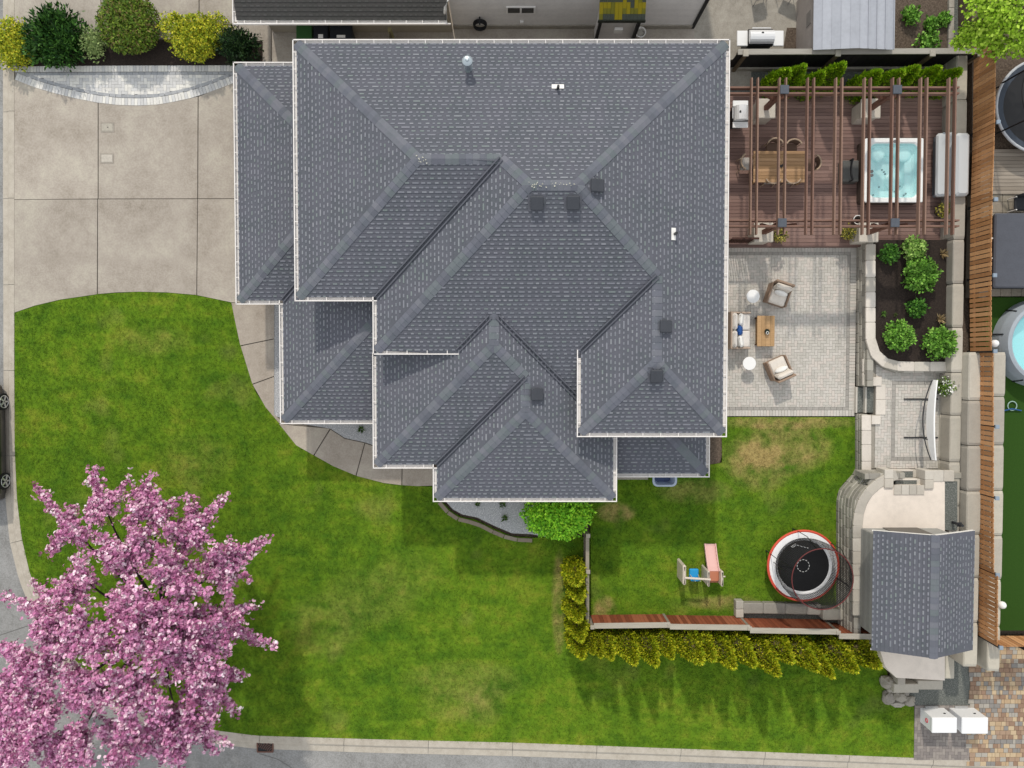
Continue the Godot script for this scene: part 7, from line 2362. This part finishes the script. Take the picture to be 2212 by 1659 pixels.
	t = thing("neighbour_trampoline", "black round trampoline with a pale padded edge beyond the fence", "trampoline", Vector3(tc.x, NB, tc.z))
	lpart(t, Transform3D(Basis(), tc), "mat", M.black, func(m): m.lathe(Vector3.ZERO, [Vector2(0, 0), Vector2(1.5, 0.0), Vector2(1.5, 0.02), Vector2(0, 0.022)], 40))
	lpart(t, Transform3D(Basis(), tc), "pad", gmat(ph(70, 78, 90), 0.6), func(m): m.lathe(Vector3.ZERO, [Vector2(1.48, 0.0), Vector2(1.7, 0.0), Vector2(1.7, 0.05), Vector2(1.48, 0.05)], 40))
	lpart(t, Transform3D(Basis(), tc), "edge_tube", gmat(ph(200, 204, 210), 0.5), func(m): m.torus(Vector3(0, 0.03, 0), 1.72, 0.05, 0.05, 40))
	for k in 6:
		var an := TAU * k / 6 + 0.5
		tubepart("leg", M.dark_metal, t, [tc + Vector3(cos(an), 0, sin(an)) * 1.66, tc + Vector3(cos(an) * 1.7, -0.6, sin(an) * 1.7)], 0.03)
		tubepart("net_pole", M.black, t, [tc + Vector3(cos(an) * 1.74, 0, sin(an) * 1.74), tc + Vector3(cos(an) * 1.74, 1.4, sin(an) * 1.74)], 0.03)
	lpart(t, Transform3D(Basis(), tc), "net_ring", M.black, func(m): m.torus(Vector3(0, 1.4, 0), 1.74, 0.03, 0.03, 40))
	# hot tub with a dark lid
	var ta := at(2150, 460, NB + 0.9)
	var tb := at(2290, 622, NB + 0.9)
	t = thing("covered_spa", "square spa with a dark grey lid and white handrails beyond the fence", "hot tub", Vector3((ta.x + tb.x) / 2, NB, (ta.z + tb.z) / 2))
	bevpart("cabinet", M.dark_metal, t, Vector3((ta.x + tb.x) / 2, NB + 0.4, (ta.z + tb.z) / 2), Vector3(tb.x - ta.x - 0.1, 0.8, tb.z - ta.z - 0.1), 0.04)
	bevpart("lid", gmat(ph(92, 95, 104), 0.7, "soft", 1.5), t, Vector3((ta.x + tb.x) / 2, NB + 0.85, (ta.z + tb.z) / 2), Vector3(tb.x - ta.x, 0.12, tb.z - ta.z), 0.05)
	for q in [515, 558]: tubepart("handrail", M.white, t, [at(2138, q, NB + 0.75), at(2148, q, NB + 0.8), Vector3(ta.x + 0.03, NB + 0.75, at(2148, q, NB + 0.8).z)], 0.03)
	var ts := at(2208, 440, NB + 0.4)
	t = thing("pool_chair", "dark framed garden chair above the covered spa", "chair", Vector3(ts.x, NB, ts.z))
	bevpart("seat", gmat(ph(60, 62, 66), 0.8), t, Vector3(ts.x, NB + 0.38, ts.z), Vector3(0.55, 0.08, 0.5), 0.03)
	bevpart("backrest", gmat(ph(60, 62, 66), 0.8), t, Vector3(ts.x, NB + 0.6, ts.z - 0.27), Vector3(0.55, 0.5, 0.06), 0.02)
	for s in [[-1, -1], [1, -1], [-1, 1], [1, 1]]: tubepart("leg", M.white, t, [Vector3(ts.x + s[0] * 0.27, NB + 0.5, ts.z + s[1] * 0.24), Vector3(ts.x + s[0] * 0.27, NB, ts.z + s[1] * 0.24)], 0.022)
	# pool
	var pc := at(2266, 740, NB + 0.7)
	pc.y = NB
	t = thing("garden_pool", "round above-ground pool with a pale grey wall on dark green turf", "pool", pc)
	lpart(t, Transform3D(Basis(), pc), "wall", gmat(ph(176, 186, 196), 0.5, "soft", 1.5), func(m): m.lathe(Vector3.ZERO, [Vector2(1.66, 0), Vector2(1.62, 0.35), Vector2(1.52, 0.7), Vector2(1.42, 0.74), Vector2(1.36, 0.7), Vector2(1.36, 0.1), Vector2(0, 0.1)], 48))
	lpart(t, Transform3D(Basis(), pc), "liner", pmat(Color(0.35, 0.72, 0.76), 0.4), func(m): m.lathe(Vector3.ZERO, [Vector2(1.355, 0.66), Vector2(1.355, 0.11), Vector2(0, 0.11)], 48))
	var wm := pmat(Color(0.45, 0.85, 0.88), 0.02)
	wm.transparency = BaseMaterial3D.TRANSPARENCY_ALPHA
	wm.albedo_color.a = 0.25
	lpart(t, Transform3D(Basis(), pc), "water", wm, func(m): m.lathe(Vector3.ZERO, [Vector2(1.35, 0.6), Vector2(0, 0.6)], 48))
	for k in 10:
		var an := TAU * k / 10 + 0.2
		tubepart("strut", M.dark_metal, t, [pc + Vector3(cos(an) * 1.68, 0.0, sin(an) * 1.68), pc + Vector3(cos(an) * 1.6, 0.5, sin(an) * 1.6)], 0.025)
	# lawn toys and globe lamps
	var hp2 := at(2184, 880, NB + 0.03)
	t = thing("sprinkler", "blue sprinkler with a pale ring on the neighbour's turf", "sprinkler", hp2)
	lpart(t, Transform3D(Basis(), hp2), "ring", gmat(ph(170, 200, 190), 0.5), func(m): m.torus(Vector3(0.03, 0.02, -0.06), 0.17, 0.02, 0.02, 24))
	tubepart("bar", pmat(ph(40, 90, 150), 0.5), t, [hp2 + Vector3(-0.35, 0.02, 0.14), hp2 + Vector3(0, 0.05, 0.05), hp2 + Vector3(0.38, 0.02, 0.12)], 0.025)
	for q in [[2147, 742, "white globe lamp beside the fence above the pool"], [2163, 1306, "white globe lamp near the end of the neighbour's turf"]]:
		var g := at(q[0], q[1], NB + 0.7)
		t = thing("globe_lamp", q[2], "lamp", Vector3(g.x, NB, g.z))
		var gm := MB.new()
		gm.ellipsoid(Vector3(g.x, NB + 0.75, g.z), Vector3(0.14, 0.14, 0.14))
		part(gm, "globe", M.white_plastic, t)
		tubepart("stem", M.dark_metal, t, [Vector3(g.x, NB, g.z), Vector3(g.x, NB + 0.62, g.z)], 0.025)
	# pale blue sled under the low eave
	var sp := at(1436, 1036, 0.5)
	t = thing("plastic_tub", "pale blue plastic tub below the low roof edge", "tub", Vector3(sp.x, 0, sp.z))
	lpart(t, Transform3D(Basis(), Vector3(sp.x, 0, sp.z)), "shell", pmat(ph(190, 204, 226), 0.4), func(m): loft(m, [rrect(0.7, 0.4, 0.15, 0.02), rrect(0.95, 0.55, 0.2, 0.5), rrect(0.8, 0.42, 0.16, 0.5), rrect(0.6, 0.3, 0.12, 0.1)], false, Vector3(0, 0.1, 0)))
	lpart(t, Transform3D(Basis(), Vector3(sp.x, 0, sp.z)), "bottom", pmat(ph(80, 96, 140), 0.5), func(m): m.flat(rrect(0.6, 0.3, 0.12, 0.1)))
	mb = MB.new()
	mb.slab(ats([1330, 1000, 1400, 1000, 1400, 1036, 1330, 1036], 0.06), 0.1)
	ground(mb, "doorstep", M.concrete)

func _ready() -> void:
	# camera: a drone looking almost straight down
	var cam := Camera3D.new()
	cam.name = "camera"
	add_child(cam)
	cam.position = Vector3(0, CAM_H, 0)
	cam.rotation_degrees = Vector3(-90.0 - TILT, 0, 0)
	cam.fov = rad_to_deg(2.0 * atan(829.5 / F))
	cam.far = 500.0
	cam.current = true
	# bright hazy sky
	var env := Environment.new()
	env.background_mode = Environment.BG_SKY
	var sm := ProceduralSkyMaterial.new()
	sm.sky_top_color = Color(0.87, 0.885, 0.90)
	sm.sky_horizon_color = Color(0.96, 0.945, 0.92)
	sm.ground_bottom_color = Color(0.35, 0.36, 0.33)
	sm.ground_horizon_color = Color(0.75, 0.76, 0.75)
	sm.sky_curve = 0.2
	sm.sun_angle_max = 0.0
	var sky := Sky.new()
	sky.sky_material = sm
	env.sky = sky
	env.background_energy_multiplier = 1.18
	env.tonemap_mode = Environment.TONE_MAPPER_LINEAR
	env.tonemap_exposure = 1.0
	env.sdfgi_enabled = true
	env.ssao_enabled = true
	env.ssil_enabled = true
	var we := WorldEnvironment.new()
	we.name = "world"
	we.environment = env
	add_child(we)
	# sun from the top of the picture, softened by haze
	var sun := DirectionalLight3D.new()
	sun.name = "sun"
	add_child(sun)
	sun.light_energy = 0.78
	sun.light_color = Color(1.0, 0.965, 0.91)
	sun.light_angular_distance = 2.0
	sun.shadow_enabled = true
	sun.look_at_from_position(Vector3.ZERO, Vector3(0.2, -1.0, 1.2), Vector3.UP)

	rng.seed = 11
	make_materials()
	M.bark = gmat(Color(0.075, 0.055, 0.04), 0.9, "rough", 0.5)
	M.cherry_bark = gmat(Color(0.055, 0.042, 0.04), 0.85, "rough", 0.4)
	M.leaf = leaf_mat()
	M.dead_leaf = gmat(Color(0.16, 0.13, 0.07), 0.9, "rough", 0.5)
	M.petal = pmat(Color.WHITE, 0.6, 0.0, 0.3)
	M.petal.backlight = Color(0.4, 0.3, 0.35)
	make_lawn_image()
	build_ground()
	build_paving()
	build_walls()
	build_house()
	build_neighbours()
	build_fences()
	build_pergola()
	build_tub()
	build_shed()
	build_furniture()
	build_toys()
	build_car()
	build_cedars()
	build_shrubs()
	build_cherry()
	build_lime_tree()
	build_grass()
